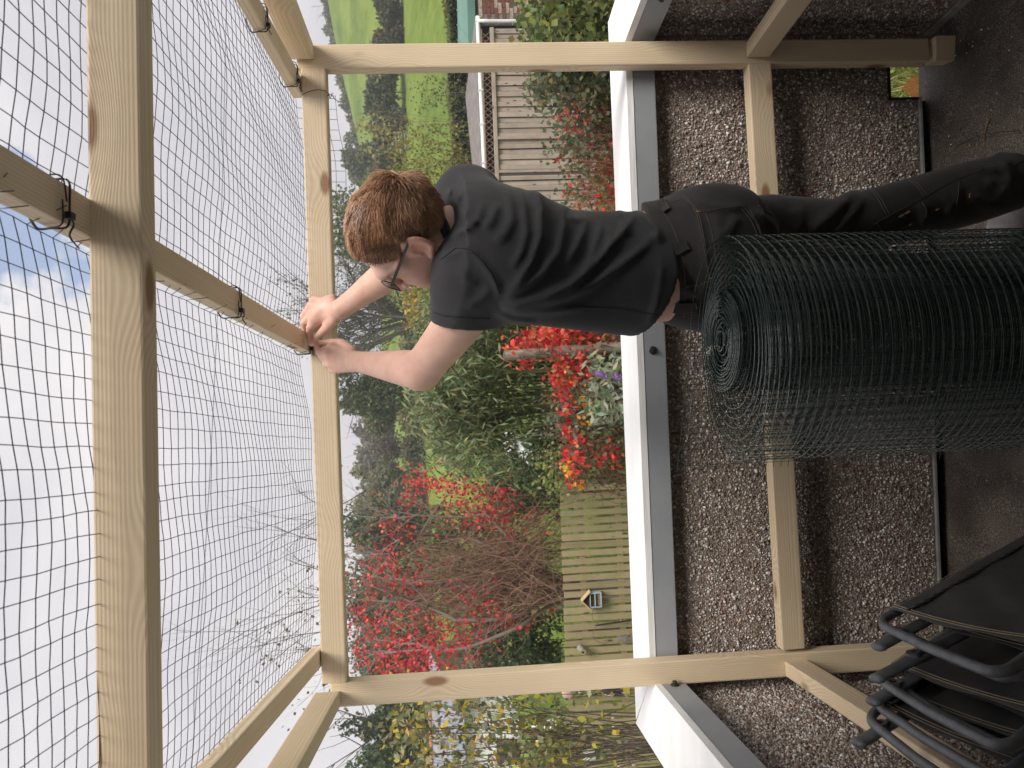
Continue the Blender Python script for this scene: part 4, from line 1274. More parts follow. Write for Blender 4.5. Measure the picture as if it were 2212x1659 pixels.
# ------------------------------------------------------------------ glasses
gl = thing("glasses", "dark rectangular spectacles worn by the person", "glasses", hd(.1, 0, .0))
M_GLF = noise_mat("spectacle_frame", (0.012, 0.012, 0.015), (0.02, 0.02, 0.024), 30, 0.3)
def lens_mat():
    m, nt, b, out = new_mat("spectacle_lens")
    t = N(nt, 'ShaderNodeBsdfTransparent'); g = N(nt, 'ShaderNodeBsdfGlossy'); g.inputs['Roughness'].default_value = 0.02
    fr = N(nt, 'ShaderNodeFresnel'); fr.inputs['IOR'].default_value = 1.5
    mx = N(nt, 'ShaderNodeMixShader')
    nt.links.new(fr.outputs['Fac'], mx.inputs['Fac']); nt.links.new(t.outputs['BSDF'], mx.inputs[1]); nt.links.new(g.outputs['BSDF'], mx.inputs[2])
    nt.links.new(mx.outputs['Shader'], out.inputs['Surface'])
    return m
M_LENS = lens_mat()
for s in (1, -1):
    pts = []
    for t in np.linspace(0, 2 * math.pi, 33):
        c_, s_ = math.cos(t), math.sin(t)
        k = (abs(c_) ** 3.4 + abs(s_) ** 3.4) ** (-1 / 3.4)
        l_ = .031 + .025 * c_ * k
        pts.append(hd(.112 - .30 * max(l_ - .02, 0) ** 1.0 * .55, s * l_, -.002 + .0185 * s_ * k))
    pts = np.array(pts)
    rim = tubes("rim", [(pts, .0014)], M_GLF, gl, 6)
    c = pts[:-1].mean(0)
    pyd("lens", list(pts[:-1]) + [c], [(i, (i + 1) % 32, 32) for i in range(32)], M_LENS, gl)
    hinge = hd(.099, s * .061, .010)
    timber("temple", hinge, hd(-.008, s * .085, .022), .0026, .0065, M_GLF, gl, up=HU, ch=.0008)
    timber("temple_tip", hd(-.007, s * .085, .0215), hd(-.045, s * .083, -.006), .0034, .0062, M_GLF, gl, up=HU, ch=.001)
    timber("hinge", hd(.104, s * .055, .009), hd(.098, s * .0615, .0105), .004, .007, M_GLF, gl, up=HU, ch=.001)
tubes("bridge", [(np.array([hd(.112, -.010, .004), hd(.118, 0, .008), hd(.112, .010, .004)]), .0014)], M_GLF, gl, 6)
# ------------------------------------------------------------------ wire mesh roof
def roof_z(x, y):
    xs = np.array([r[0][0] - 0.095 * (y - r[0][1]) for r in RAFT])
    zs = np.array([r[0][2] + .019 + RISE * (r[0][1] - y) for r in RAFT])
    o = np.argsort(xs); xs, zs = xs[o], zs[o]
    z = np.interp(x, xs, zs)
    for a, b in ((0, 1), (1, 2)):
        if xs[a] < x < xs[b]:
            q = (x - xs[a]) / (xs[b] - xs[a]); z -= 0.030 * 4 * q * (1 - q)
    return z
def roof_sheet(label, s0, s1, y0, y1, fold, seed, prongs=0.0):
    """s runs across the bays: 0 left rafter, 1 middle, 2 right rafter."""
    r = np.random.default_rng(seed)
    o = thing("wire_mesh_sheet", label, "wire mesh", (0, 1.5, 1.9), "mesh sheets laid over the rafters")
    ys = np.arange(y1, y0, -0.0275)
    order = [RAFT[2], RAFT[1], RAFT[0]]
    def X(s, y): return np.interp(s, [0, 1, 2], [q[0][0] - 0.095 * (y - q[0][1]) for q in order])
    ns = int((X(s1, 1.5) - X(s0, 1.5)) / 0.030)
    ss = np.linspace(s0, s1, ns)
    G = np.zeros((len(ys), ns, 3))
    wob = np.cumsum(r.normal(0, .0005, (len(ys), ns)), 0); wob -= np.linspace(0, 1, len(ys))[:, None] * wob[-1]
    zw = .0035 * np.sin(ss[None, :] * 19 + ys[:, None] * 7) + r.normal(0, .0005, (len(ys), ns))
    for i, y in enumerate(ys):
        x = X(ss, y)
        kink = .0014 * np.sin(y * 38 + 2.5 * np.sin(ss * 5))
        G[i, :, 0] = x + wob[i] + kink * .5
        G[i, :, 1] = y + .010 * np.sin(ss * 3.3) + r.normal(0, .0005, ns)
        G[i, :, 2] = [roof_z(a, y) for a in x] + zw[i]
    paths = []
    if fold:       # turned down over the far rail
        ext = []
        for k in range(1, 5):
            row = G[0].copy(); row[:, 1] = PY + .075 + .003 * k; row[:, 2] -= .030 * k; ext.append(row)
        G = np.concatenate([np.array(ext[::-1]), G])
    for j in range(ns): paths.append((G[:, j], .00085))
    for i in range(len(G)):
        row = G[i]
        if prongs and r.uniform() < .75:
            e_ = row[-1]; d = np.array([.012 + r.normal(0, .008), r.normal(0, .010), -.012 - r.uniform(0, .022)])
            row = np.vstack([row, e_ + d * .6, e_ + d * (1 + r.uniform(-.1, .5))])
        paths.append((row, .00085))
    tubes("netting", paths, M_NETWIRE, o, 3)
    return o
roof_sheet("dark wire mesh over the left roof bay with cut ends along the middle rafter", 0.0, .962, .30, 2.235, False, 3, prongs=1)
roof_sheet("sheet of dark wire mesh over the right roof bay folded down behind the top rail", .985, 2.03, .30, 2.29, True, 4)

# ------------------------------------------------------------------ cable ties
def tie_on(A, B, t, w, h, label, tail=1, seed=0, gap=.0035, lean=0.0):
    """Tie looped round a timber that runs A -> B, at fraction t."""
    r = np.random.default_rng(seed)
    M, L = frame_M(A, B)
    o = thing("cable_tie", label, "cable tie", (np.array(A) + (np.array(B) - np.array(A)) * t), "black ties holding the mesh")
    loc = lambda x, y, z: np.array(M @ Vector((x + L * t, y, z)))
    a, b = w / 2 + gap, h / 2 + gap
    loop = [loc(lean * (y_ / a), y_, z_) for y_, z_ in ((0, -b - .002), (a, -b), (a + .003, 0), (a, b), (0, b + .014), (-a, b + .002), (-a - .002, 0), (-a, -b), (0, -b - .002))]
    tubes("strap", [(smooth_path(loop, 40), .0017)], M_PLASTIC_TIE, o, 5)
    loop2 = [np.array(q) + (np.array(B) - np.array(A)) / L * (.006 + .010 * math.sin(i)) for i, q in enumerate(loop)]
    tubes("strap", [(smooth_path(loop2, 40), .0012)], M_PLASTIC_TIE, o, 5)
    hd_ = loc(.003, -a * .6, -b - .004)
    Mh = M.copy(); Mh.translation = Vector(hd_)
    obj("buckle", box_me("buckle", (-.006, -.005, -.005), (.006, .005, .004), .0012), M_PLASTIC_TIE, o, Mh)
    e_ = [hd_, hd_ + np.array([-.014, -.01, -.010]) * tail, hd_ + np.array([-.03, -.016 + .006 * r.normal(), -.006]) * tail, hd_ + np.array([-.046, -.01, -.016]) * tail]
    tubes("tail", [(smooth_path(e_, 14), [.0014] * 10 + [.0011] * (len(smooth_path(e_, 14)) - 10))], M_PLASTIC_TIE, o, 5)
    return o
def t_on(r, target_x):        # fraction along a rafter where it passes column target_x of the frame
    A, B = r
    ts = np.linspace(0, .75, 400)
    xs = np.array([px_of((A + (B - A) * t)[None])[0][0] for t in ts])
    return float(ts[np.argmin(np.abs(xs - target_x))])
RR, RM, RL = RAFT
tie_on(*RM, t_on(RM, 112), .055, .034, "black cable tie on the middle rafter above the near cross beam", 1, 1)
tie_on(*RM, t_on(RM, 500), .055, .034, "black cable tie halfway along the middle rafter beyond the cross beam", .7, 2)
tie_on(*RM, t_on(RM, 656), .055, .034, "black cable tie being pulled tight between the person's hands", .5, 3)
tie_on(*RR, t_on(RR, 628), .055, .034, "black cable tie on the right rafter at the corner post", .8, 4)
tie_on(*RR, t_on(RR, 560), .055, .034, "black cable tie higher up the right rafter by the frame edge", .6, 5)
trA, trB = mid(722, 1477), mid(676, 145)
tw = thing("twisted_wire", "thin black wire twisted round the right end of the top rail", "wire", at(690, 205, PY), None)
q0 = at(650, 203, PY - .006)
lp = [at(652, 206, PY - .003), at(664, 199, PY - .006), at(685, 194, PY - .006), at(704, 197, PY - .004), at(710, 205, PY + .02), at(705, 208, PY + .03), at(712, 203, PY - .01), at(718, 206, PY - .012), at(722, 213, PY - .012), at(728, 217, PY - .014)]
tubes("strand", [(smooth_path(lp, 50), .0011)], M_PLASTIC_TIE, tw, 5)
tubes("strand", [(smooth_path([at(711, 203, PY - .008), at(713, 213, PY - .02), at(717, 203, PY - .016), at(720, 201, PY - .012)], 20), .0010)], M_PLASTIC_TIE, tw, 5)

# ------------------------------------------------------------------ roll of green mesh
def wire_roll():
    o = thing("wire_mesh_roll", "upright roll of dark green welded wire mesh standing on the floor", "wire roll", (0.06, 1.30, FLOOR_Z))
    c_in = at(1570, 734, 1.325); c_out = at(1606, 758, 1.30)
    ZTOP = 0.950
    W = 38.6
    def path(w0, w1, step):
        w = np.arange(w0, w1 + 1e-6, step)
        r = np.interp(w, [0, 5, 31, 32, 38.6], [.015, .052, .097, .110, .2160])
        f_ = np.clip((w - 31) / 7, 0, 1)
        cx_ = c_in[0] * (1 - f_) + c_out[0] * f_; cy_ = c_in[1] * (1 - f_) + (c_out[1] + .004) * f_
        th = 2 * math.pi * (w + .65)
        wob = .0012 * np.sin(w * 11.3) + .002 * f_ * np.sin(w * 4.1)
        rr = r + wob
        return w, np.stack([cx_ + rr * np.cos(th), cy_ + rr * np.sin(th)], 1)
    def dz(w): return .004 * np.sin(w * 1.7) * (w < 31) + np.where(w < 31, .012, 0) + np.clip((w - 31) / 6, 0, 1) * (.010 * np.sin(w * 6.28 + 1.0)) + np.where(w > 37.6, (w - 37.6) * .02, 0)
    PIT = .0168
    nlev = int((ZTOP - FLOOR_Z - .01) / PIT)
    wi, pi_ = path(0, 23.0, 1 / 40.); wo, po = path(23.0, W, 1 / 48.)
    # the loose end runs on straight, behind the roll to the left
    endp = po[-1]; 
    tail_x = np.linspace(0, .275, 24)[1:]
    tail = np.stack([endp[0] - tail_x, endp[1] + .10 * tail_x + .10 * tail_x ** 2], 1)
    outer = []; inner = []; flap = []
    nsp = int((32.5 - 23.0) * 48)
    for k in range(nlev):
        z = ZTOP - k * PIT
        if k < 6:
            inner.append((np.column_stack([pi_, z + dz(wi)]), .00105))
        zo = z + dz(wo)
        if z > FLOOR_Z + .02:
            outer.append((np.column_stack([po[:nsp], zo[:nsp]]), .0008)); outer.append((np.column_stack([po[nsp - 1:], zo[nsp - 1:]]), .00105))
            zt_ = np.interp(tail_x, [0, .275], [zo[-1], zo[-1] + .030])
            L0 = np.vstack([np.column_stack([po[-6:], zo[-6:]]), np.column_stack([tail, zt_])])
            flap.append((L0, .00075))
    tubes("winding", outer, M_GREENWIRE, o, 3)
    tubes("core_winding", inner, M_GREENWIRE, o, 3)
    # uprights
    up = []
    w = 26.0
    while w < W:
        _, p = path(w, w, 1); r = float(np.interp(w, [0, 5, 31, 32, 38.6], [.015, .052, .097, .110, .2160]))
        z1 = ZTOP + float(dz(np.array([w]))[0])
        up.append((np.array([[*p[0], z1 + .002], [*p[0], FLOOR_Z + .004]]), .0006)); w += .018 / (2 * math.pi * r)
    w = 1.0
    while w < 26:
        _, p = path(w, w, 1); r = float(np.interp(w, [0, 5, 31, 32, 38.6], [.015, .052, .097, .110, .2160]))
        z1 = ZTOP + float(dz(np.array([w]))[0])
        up.append((np.array([[*p[0], z1 + .002], [*p[0], z1 - 7 * PIT]]), .0007)); w += .0165 / (2 * math.pi * r)
    tubes("upright_wire", up, M_GREENWIRE, o, 3)
    zt0 = ZTOP + float(dz(np.array([W]))[0])
    fu = []
    for x in np.arange(.0, .275, .0165):
        i = min(int(x / .275 * 22), 22); p = tail[i]
        fu.append((np.array([[p[0], p[1], zt0 + .030 * x / .275], [p[0], p[1], FLOOR_Z + .01]]), .0007))
    fl_ = tubes("loose_end", flap + fu, M_GREENWIRE, o, 3)
    return o
wire_roll()
# ------------------------------------------------------------------ folded garden chairs
M_TUBE = noise_mat("grey_powder_coat", (0.085, 0.088, 0.096), (0.14, 0.145, 0.155), 40, 0.42, 0.15, 300)
def sling_mat():
    m, nt, b, out = new_mat("black_sling_weave")
    L = nt.links.new
    tc = N(nt, 'ShaderNodeTexCoord')
    w = N(nt, 'ShaderNodeTexWave'); w.wave_type = 'BANDS'; w.bands_direction = 'X'; w.inputs['Scale'].default_value = 60; w.inputs['Distortion'].default_value = 0.4
    w2 = N(nt, 'ShaderNodeTexWave'); w2.wave_type = 'BANDS'; w2.bands_direction = 'Y'; w2.inputs['Scale'].default_value = 130
    L(tc.outputs['Object'], w.inputs['Vector']); L(tc.outputs['Object'], w2.inputs['Vector'])
    n = N(nt, 'ShaderNodeTexNoise'); n.inputs['Scale'].default_value = 14; n.inputs['Detail'].default_value = 6; L(tc.outputs['Object'], n.inputs['Vector'])
    ml = N(nt, 'ShaderNodeMath'); ml.operation = 'MULTIPLY'; L(w.outputs['Fac'], ml.inputs[0]); L(n.outputs['Fac'], ml.inputs[1])
    r = ramp(nt, [(0.06, (0.030, 0.030, 0.031)), (0.50, (0.12, 0.115, 0.11))]); L(ml.outputs[0], r.inputs['Fac'])
    L(r.outputs['Color'], b.inputs['Base Color']); b.inputs['Roughness'].default_value = 0.6
    ad = N(nt, 'ShaderNodeMath'); ad.operation = 'ADD'; L(w.outputs['Fac'], ad.inputs[0]); L(w2.outputs['Fac'], ad.inputs[1])
    bp = N(nt, 'ShaderNodeBump'); bp.inputs['Strength'].default_value = 0.6; bp.inputs['Distance'].default_value = 0.001
    L(ad.outputs[0], bp.inputs['Height']); L(bp.outputs['Normal'], b.inputs['Normal'])
    return m
M_SLING = sling_mat()
M_THREAD = noise_mat("sand_thread", (0.34, 0.28, 0.17), (0.48, 0.40, 0.26), 300, 0.8)
M_RUST = noise_mat("rusty_bolt", (0.05, 0.02, 0.01), (0.14, 0.06, 0.03), 200, 0.8)
A1, B1, C1 = at(1893, 1346, 1.50), at(2160, 1462, 1.14), at(2184, 1182, 1.72)
E1 = (B1 - A1); W1 = np.linalg.norm(E1); E1 /= W1
E2 = (C1 - A1); E2 /= np.linalg.norm(E2)
N1 = np.cross(E1, E2); N1 /= np.linalg.norm(N1)
if N1[0] < 0: N1 = -N1                       # towards the open side (right, up)
def chair(label, A, wid, tilt=0.0, stubs=(), seat=True, hang=.0):
    e1 = E1 * math.cos(tilt) + E2 * math.sin(tilt); e2 = -E1 * math.sin(tilt) + E2 * math.cos(tilt)
    n = N1
    Lg = (A[2] - FLOOR_Z - .013) / -e2[2]
    o = thing("folding_chair", label, "chair", A + e2 * Lg, "folded garden chairs leaning together")
    P = lambda u, v, w=0.0: A + e1 * u + e2 * v + n * w
    R = .042; tr = .0100
    def ushape(wd, v0, v1, w):
        pts = [P(0, v1, w), P(0, v0 + R + .05, w), P(0, v0 + R, w)]
        pts += [P(R - R * math.cos(t), v0 + R - R * math.sin(t), w) for t in np.linspace(.2, math.pi / 2, 7)]
        pts += [P(wd * .5, v0 - .006, w)]
        pts += [P(wd - R + R * math.sin(t), v0 + R - R * math.cos(t), w) for t in np.linspace(0, math.pi / 2 - .2, 7)]
        pts += [P(wd, v0 + R, w), P(wd, v0 + R + .05, w), P(wd, v1, w)]
        return np.array(pts)
    ck = float(e1 @ e2); sk_ = math.sqrt(1 - ck * ck); e2o = (e2 - e1 * ck) / sk_; n = np.cross(e1, e2o)
    M = Matrix(((e1[0], e2o[0], n[0], A[0]), (e1[1], e2o[1], n[1], A[1]), (e1[2], e2o[2], n[2], A[2]), (0, 0, 0, 1)))
    K = lambda u, v, z: (u + v * ck, v * sk_, z)
    def sling(name, v0a, v0b, v1, w, sag, u0=-.002, u1=None):
        u1 = wid + .002 if u1 is None else u1
        nu, nv = 24, 20
        Vv, Ff = [], []
        for side in (0, 1):
            for i in range(nu + 1):
                for j in range(nv + 1):
                    q = i / nu; v0 = v0a + (v0b - v0a) * q
                    v = v0 + (v1 - v0) * j / nv
                    z = w - sag * 4 * q * (1 - q) * (1 - .4 * j / nv) + .0025 * math.sin(j * 1.1 + i * .5) * (0 < i < nu)
                    edge = .010 * max(0, 1 - min(q, 1 - q) * nu / 1.2)
                    Vv.append(K(u0 + (u1 - u0) * q, v, z + .0135 - edge * .5 - side * .0016))
        k = (nu + 1) * (nv + 1)
        for i in range(nu):
            for j in range(nv):
                a = i * (nv + 1) + j
                Ff.append((a, a + 1, a + nv + 2, a + nv + 1)); Ff.append((k + a, k + a + nv + 1, k + a + nv + 2, k + a + 1))
        for i in range(nu):
            a = i * (nv + 1); Ff.append((a, a + nv + 1, k + a + nv + 1, k + a))
        s = pyd(name, Vv, Ff, M_SLING, o, M, smooth=True)
        # top hem stitching and the side seam cord
        def on(q, v, lift=.004):
            return np.array(M @ Vector(K(u0 + (u1 - u0) * q, v, w - sag * 4 * q * (1 - q) + .0135 + lift)))
        th = [(np.array([on(q, v0a + (v0b - v0a) * q + d) for q in np.linspace(.02, .98, 20)]), .0009) for d in (.006, .015)]
        th += [(np.array([on(.015, v0a + d * .1 + (v1 - v0a) * d, .003) for d in np.linspace(0.0, .5, 10)]), .0011)]
        tubes("stitching", th, M_THREAD, s, 4)
        tubes("seam_cord", [(np.array([on(.13, v0a + .02 + (v1 - v0a) * d, .0025) for d in np.linspace(0, .9, 20)]), .0045)], M_SLING, s, 6)
        return s
    bf = ushape(wid, 0, Lg, 0)
    tubes("back_frame", [(bf, tr)], M_TUBE, o, 12)
    sling("back_sling", .055, .125, Lg * .80, 0.0, .010)
    if seat:
        sf = ushape(wid - .05, .05, Lg * .8, -.036)
        sf = sf + e1 * .025
        tubes("seat_frame", [(sf, .0105)], M_TUBE, o, 10)
        sling("seat_sling", .115, .15, Lg * .7, -.036, .005, .024, wid - .024)
    for (u, v, w, du, ln) in stubs:
        A_ = P(u, v, w); d = -e2 + e1 * du; d /= np.linalg.norm(d)
        B_ = A_ + d * ln
        lg = []
        for t in np.linspace(0, 2 * math.pi, 20, endpoint=False): lg.append((.0175 * math.cos(t), .0085 * math.sin(t)))
        Ml, L_ = frame_M(A_ - d * .18, B_, up=n)
        Vv = [(0, y, z) for y, z in lg] + [(L_ - .004, y, z) for y, z in lg]
        k = 20
        arm = pyd("armrest", Vv, [tuple(range(k))[::-1], tuple(range(k, 2 * k))] + [(i, (i + 1) % k, k + (i + 1) % k, k + i) for i in range(k)], M_TUBE, o, Ml, smooth=False)
        Vv = [(L_ - .004, y * 1.06, z * 1.1) for y, z in lg] + [(L_ + .003, y * .95, z * .95) for y, z in lg] + [(L_ + .006, y * .6, z * .6) for y, z in lg]
        pyd("end_cap", Vv, [tuple(range(2 * k, 3 * k))] + [(i + q * k, (i + 1) % k + q * k, k + (i + 1) % k + q * k, k + i + q * k) for q in (0, 1) for i in range(k)], M_TUBE, arm, Ml, smooth=True)
        hp = A_ + n * .012
        Mh = Matrix.Translation(Vector(hp)) @ Vector(n).to_track_quat('Z', 'Y').to_matrix().to_4x4()
        hv = [(.014 * math.cos(t), .014 * math.sin(t), z) for z in (-.006, .003) for t in np.linspace(0, 2 * math.pi, 18, endpoint=False)]
        pyd("hinge_disc", hv, [tuple(range(18))[::-1], tuple(range(18, 36))] + [(i, (i + 1) % 18, 18 + (i + 1) % 18, 18 + i) for i in range(18)], M_TUBE, arm, Mh)
        hv = [(.004 * math.cos(t), .004 * math.sin(t), z) for z in (.003, .006) for t in np.linspace(0, 2 * math.pi, 8, endpoint=False)]
        pyd("rivet", hv, [tuple(range(8))[::-1], tuple(range(8, 16))] + [(i, (i + 1) % 8, 8 + (i + 1) % 8, 8 + i) for i in range(8)], M_RUST, arm, Mh)
    return o
chair("folded black sling chair nearest the wire roll, outermost of the leaning stack", A1, W1, 0, stubs=((.035, .03, -.03, -.05, .065), (.06, .04, -.075, -.10, .115)))
A2 = at(1893, 1467, 1.50); A3 = at(1888, 1521, 1.50); A4 = at(1868, 1551, 1.50)
chair("second folded black sling chair in the stack, counted from the wire roll", A2, W1 * 1.02, .0, stubs=((.03, .03, -.022, -.05, .075),))
chair("third folded sling chair in the stack with only its tube frame showing", A3, W1 * 1.0, .0, stubs=(), seat=False)
chair("folded sling chair at the back of the stack against the left parapet rail", A4, W1 * 1.0, -.03, stubs=((.035, .02, -.018, -.03, .075),), seat=False)

# ------------------------------------------------------------------ bits on the floor
def on_floor(x, y):
    d = FW - (x - 1106) / FPX * UPV - (y - 829.5) / FPX * RT
    t = (FLOOR_Z - EYE[2]) / d[2]
    return EYE + d * t
pp = []
for x, y, n, sp in ((2075, 100, 10, 18), (2115, 45, 14, 34), (2090, 70, 8, 20), (2045, 260, 14, 12), (2040, 300, 9, 10), (2110, 180, 8, 40), (2150, 130, 10, 40), (2105, 1200, 10, 25), (2080, 1160, 6, 20), (2150, 1090, 8, 30), (2060, 1080, 5, 12), (2180, 250, 10, 30), (2120, 320, 8, 40), (2060, 215, 5, 20), (2160, 480, 6, 20)):
    for k in range(n):
        q = on_floor(x + rng.normal(0, sp), y + rng.normal(0, sp)); q[2] += .003
        if q[1] < 2.25 and -1.0 < q[0] < 1.2: pp.append(q)
pp = np.array(pp)
v, f_, c = pebble_arrays(pp, rng.uniform(.0015, .0040, len(pp)), peb_colors(len(pp)) * .9)
tag(obj("loose_chippings", mesh_np("loose_chippings", v, f_, c), M_STONE), "loose stone chippings fallen on the dark balcony floor", "gravel", kind="stuff")
def twig(label, x0, y0, x1, y1, r=.0022, bend=6):
    A, B = on_floor(x0, y0), on_floor(x1, y1); A[2] += r + .001; B[2] += r + .001
    t = thing("twig", label, "twig", A)
    m = (A + B) / 2 + np.array([.004, bend * .001, .003])
    tubes("stem", [(smooth_path([A, m, B], 10), [r, r * 1.1, r, r * .9, r * .8, r * .6, r * .6, r * .5, r * .5, r * .4][:len(smooth_path([A, m, B], 10))])], M_BARK, t, 6, C=np.array([.22, .13, .06]))
    tubes("shoot", [(np.array([m, m + np.array([.012, .004, .004])]), r * .5)], M_BARK, t, 4, C=np.array([.22, .13, .06]))
twig("brown dry twig lying on the floor beside the trouser leg", 2140, 255, 2128, 325)
twig("short pale stalk lying on the floor near the right post", 2025, 118, 2019, 97, .0012, 2)
wr = thing("wire_offcut", "thin dark wire offcut curling on the floor by the shoe", "wire", on_floor(2150, 300))
tubes("strand", [(smooth_path([on_floor(2070, 315) + [0, 0, .004], on_floor(2110, 298) + [0, 0, .012], on_floor(2160, 286) + [0, 0, .016], on_floor(2215, 282) + [0, 0, .01]], 30), .0010)], M_BOLT, wr, 5)
# ------------------------------------------------------------------ terrain
GZ = -1.12                                     # garden level below the balcony
def terr(x, y):
    """Height of the land: a bank under the balcony, the gardens, then the hillside fields."""
    x = np.asarray(x, float); y = np.asarray(y, float)
    z = np.interp(y, [2, 3.4, 6.0, 19, 30, 60, 66, 132, 150, 700], [-.36, -.50, GZ, GZ, .6, 5.3, 6.6, 21.0, 22.0, 24.0])
    k = np.clip((y - 62) / 60, 0, 1)
    ang = x / np.maximum(y, 1)
    z = z + k * np.interp(ang, [-1.2, -.6, -.3, -.1, .1, .25, .55, 1.0], [-1, -1, -1.5, -3.5, -5, -3.5, 2.5, 6])
    z = z + np.clip((y - 25) / 60, 0, 1) * (.35 * np.sin(x * .11 + 1) + .25 * np.sin(y * .17))
    return z
def grass_mat(name, c0, c1, c2, scale):
    m, nt, b, out = new_mat(name)
    L = nt.links.new
    tc = N(nt, 'ShaderNodeTexCoord')
    mp = N(nt, 'ShaderNodeMapping'); mp.inputs['Scale'].default_value = (1, .35, 1); L(tc.outputs['Object'], mp.inputs['Vector'])
    n = N(nt, 'ShaderNodeTexNoise'); n.inputs['Scale'].default_value = scale; n.inputs['Detail'].default_value = 9; n.inputs['Roughness'].default_value = 0.7
    L(mp.outputs['Vector'], n.inputs['Vector'])
    n0 = N(nt, 'ShaderNodeTexNoise'); n0.inputs['Scale'].default_value = scale * .12; L(mp.outputs['Vector'], n0.inputs['Vector'])
    s = N(nt, 'ShaderNodeMath'); s.operation = 'MULTIPLY_ADD'; s.inputs[1].default_value = .5; L(n0.outputs['Fac'], s.inputs[0])
    h = N(nt, 'ShaderNodeMath'); h.operation = 'MULTIPLY'; h.inputs[1].default_value = .5; L(n.outputs['Fac'], h.inputs[0]); L(h.outputs[0], s.inputs[2])
    r = ramp(nt, [(0.36, c0), (0.5, c1), (0.64, c2)]); L(s.outputs[0], r.inputs['Fac'])
    L(r.outputs['Color'], b.inputs['Base Color']); b.inputs['Roughness'].default_value = 0.9
    b.inputs['Specular IOR Level'].default_value = 0.1
    bp = N(nt, 'ShaderNodeBump'); bp.inputs['Strength'].default_value = 0.8; bp.inputs['Distance'].default_value = 0.25
    L(n.outputs['Fac'], bp.inputs['Height']); L(bp.outputs['Normal'], b.inputs['Normal'])
    return m
M_FIELD = grass_mat("field_grass", (0.085, 0.135, 0.022), (0.145, 0.205, 0.034), (0.20, 0.255, 0.055), 1.4)
M_LAWN = grass_mat("garden_grass", (0.055, 0.085, 0.016), (0.115, 0.17, 0.026), (0.19, 0.25, 0.045), 5)
def sheet(name, xs, ys, mat, dz=0.0):
    gx, gy = np.meshgrid(xs, ys, indexing='ij')
    V = np.stack([gx, gy, terr(gx, gy) + dz], -1).reshape(-1, 3)
    n1, n2 = len(xs), len(ys)
    ii, jj = np.meshgrid(np.arange(n1 - 1), np.arange(n2 - 1), indexing='ij')
    a = (ii * n2 + jj).ravel()
    return tag(obj(name, mesh_np(name, V, np.stack([a, a + n2, a + n2 + 1, a + 1], -1), smooth=True), mat), kind="structure")
sheet("ground", np.concatenate([np.linspace(-600, -60, 20), np.linspace(-50, 90, 90), np.linspace(100, 600, 20)]), np.concatenate([np.linspace(24.0, 160, 110), np.linspace(170, 700, 12)]), M_FIELD)
sheet("garden_lawn", np.linspace(-60, 70, 90), np.linspace(2.45, 24.3, 70), M_LAWN, .01)

# ------------------------------------------------------------------ foliage tools
def leaf_arrays(P, size, aspect, colors, droop=0.0, dirs=None, fold=.15):
    n = len(P)
    size = np.broadcast_to(np.asarray(size, float), (n,))
    if dirs is None:
        d = rng.normal(size=(n, 3)); d[:, 2] -= droop
    else:
        d = np.array(dirs, float)
    d /= np.linalg.norm(d, axis=1, keepdims=True) + 1e-9
    r = rng.normal(size=(n, 3)); s = np.cross(d, r); s /= np.linalg.norm(s, axis=1, keepdims=True) + 1e-9
    u = np.cross(s, d)
    L = d * size[:, None]; S = s * (size * aspect)[:, None]; U = u * (size * fold * aspect)[:, None]
    V = np.stack([P, P + L * .45 + S + U, P + L, P + L * .45 - S + U], 1).reshape(-1, 3)
    a = np.arange(n) * 4
    F = np.concatenate([np.stack([a, a + 1, a + 2], 1), np.stack([a, a + 2, a + 3], 1)])
    return V, F, np.repeat(colors, 4, 0)
def leaves(name, P, size, aspect, colors, parent, **kw):
    if len(P) == 0: return None
    V, F, C = leaf_arrays(np.asarray(P), size, aspect, colors, **kw)
    return tag(obj(name, mesh_np(name, V, F, C), M_LEAF, parent), kind="stuff")
def tint(n, base, var=.25, hue=.12):
    b = np.asarray(base, float)
    if b.ndim == 1: b = b[None]
    c = 1.4 * b[rng.integers(0, len(b), n)] * rng.uniform(1 - var, 1 + var, (n, 1)) * (1 + rng.normal(0, hue, (n, 3)) * np.array([1, .5, .8]))
    return np.clip(c, .003, .9)
def branch_tree(base, tip, r0, depth=3, spread=.5, n=4, jitter=.08, seed=0, bare=True, up=.25):
    """Recursive limbs; returns tube paths and the twig points."""
    r = np.random.default_rng(seed)
    paths, tips = [], []
    def grow(A, d, L, rad, lev):
        k = 6
        pts = [A]; dd = d.copy()
        for i in range(k):
            dd = dd + r.normal(0, jitter, 3) + np.array([0, 0, up * .03]); dd /= np.linalg.norm(dd)
            pts.append(pts[-1] + dd * L / k)
        pts = np.array(pts)
        paths.append((pts, np.linspace(rad, rad * .45, k + 1)))
        tips.extend(pts[2:])
        if lev > 0:
            for j in range(n):
                t = r.uniform(.3, 1.0); q = pts[int(t * k)]
                s = dd + r.normal(0, spread, 3); s[2] += up * .5; s /= np.linalg.norm(s)
                grow(q, s, L * r.uniform(.45, .72), rad * (.60 - .2 * t) , lev - 1)
    d = np.array(tip, float) - np.array(base, float); L = np.linalg.norm(d)
    grow(np.array(base, float), d / L, L, r0, depth)
    return paths, np.array(tips)

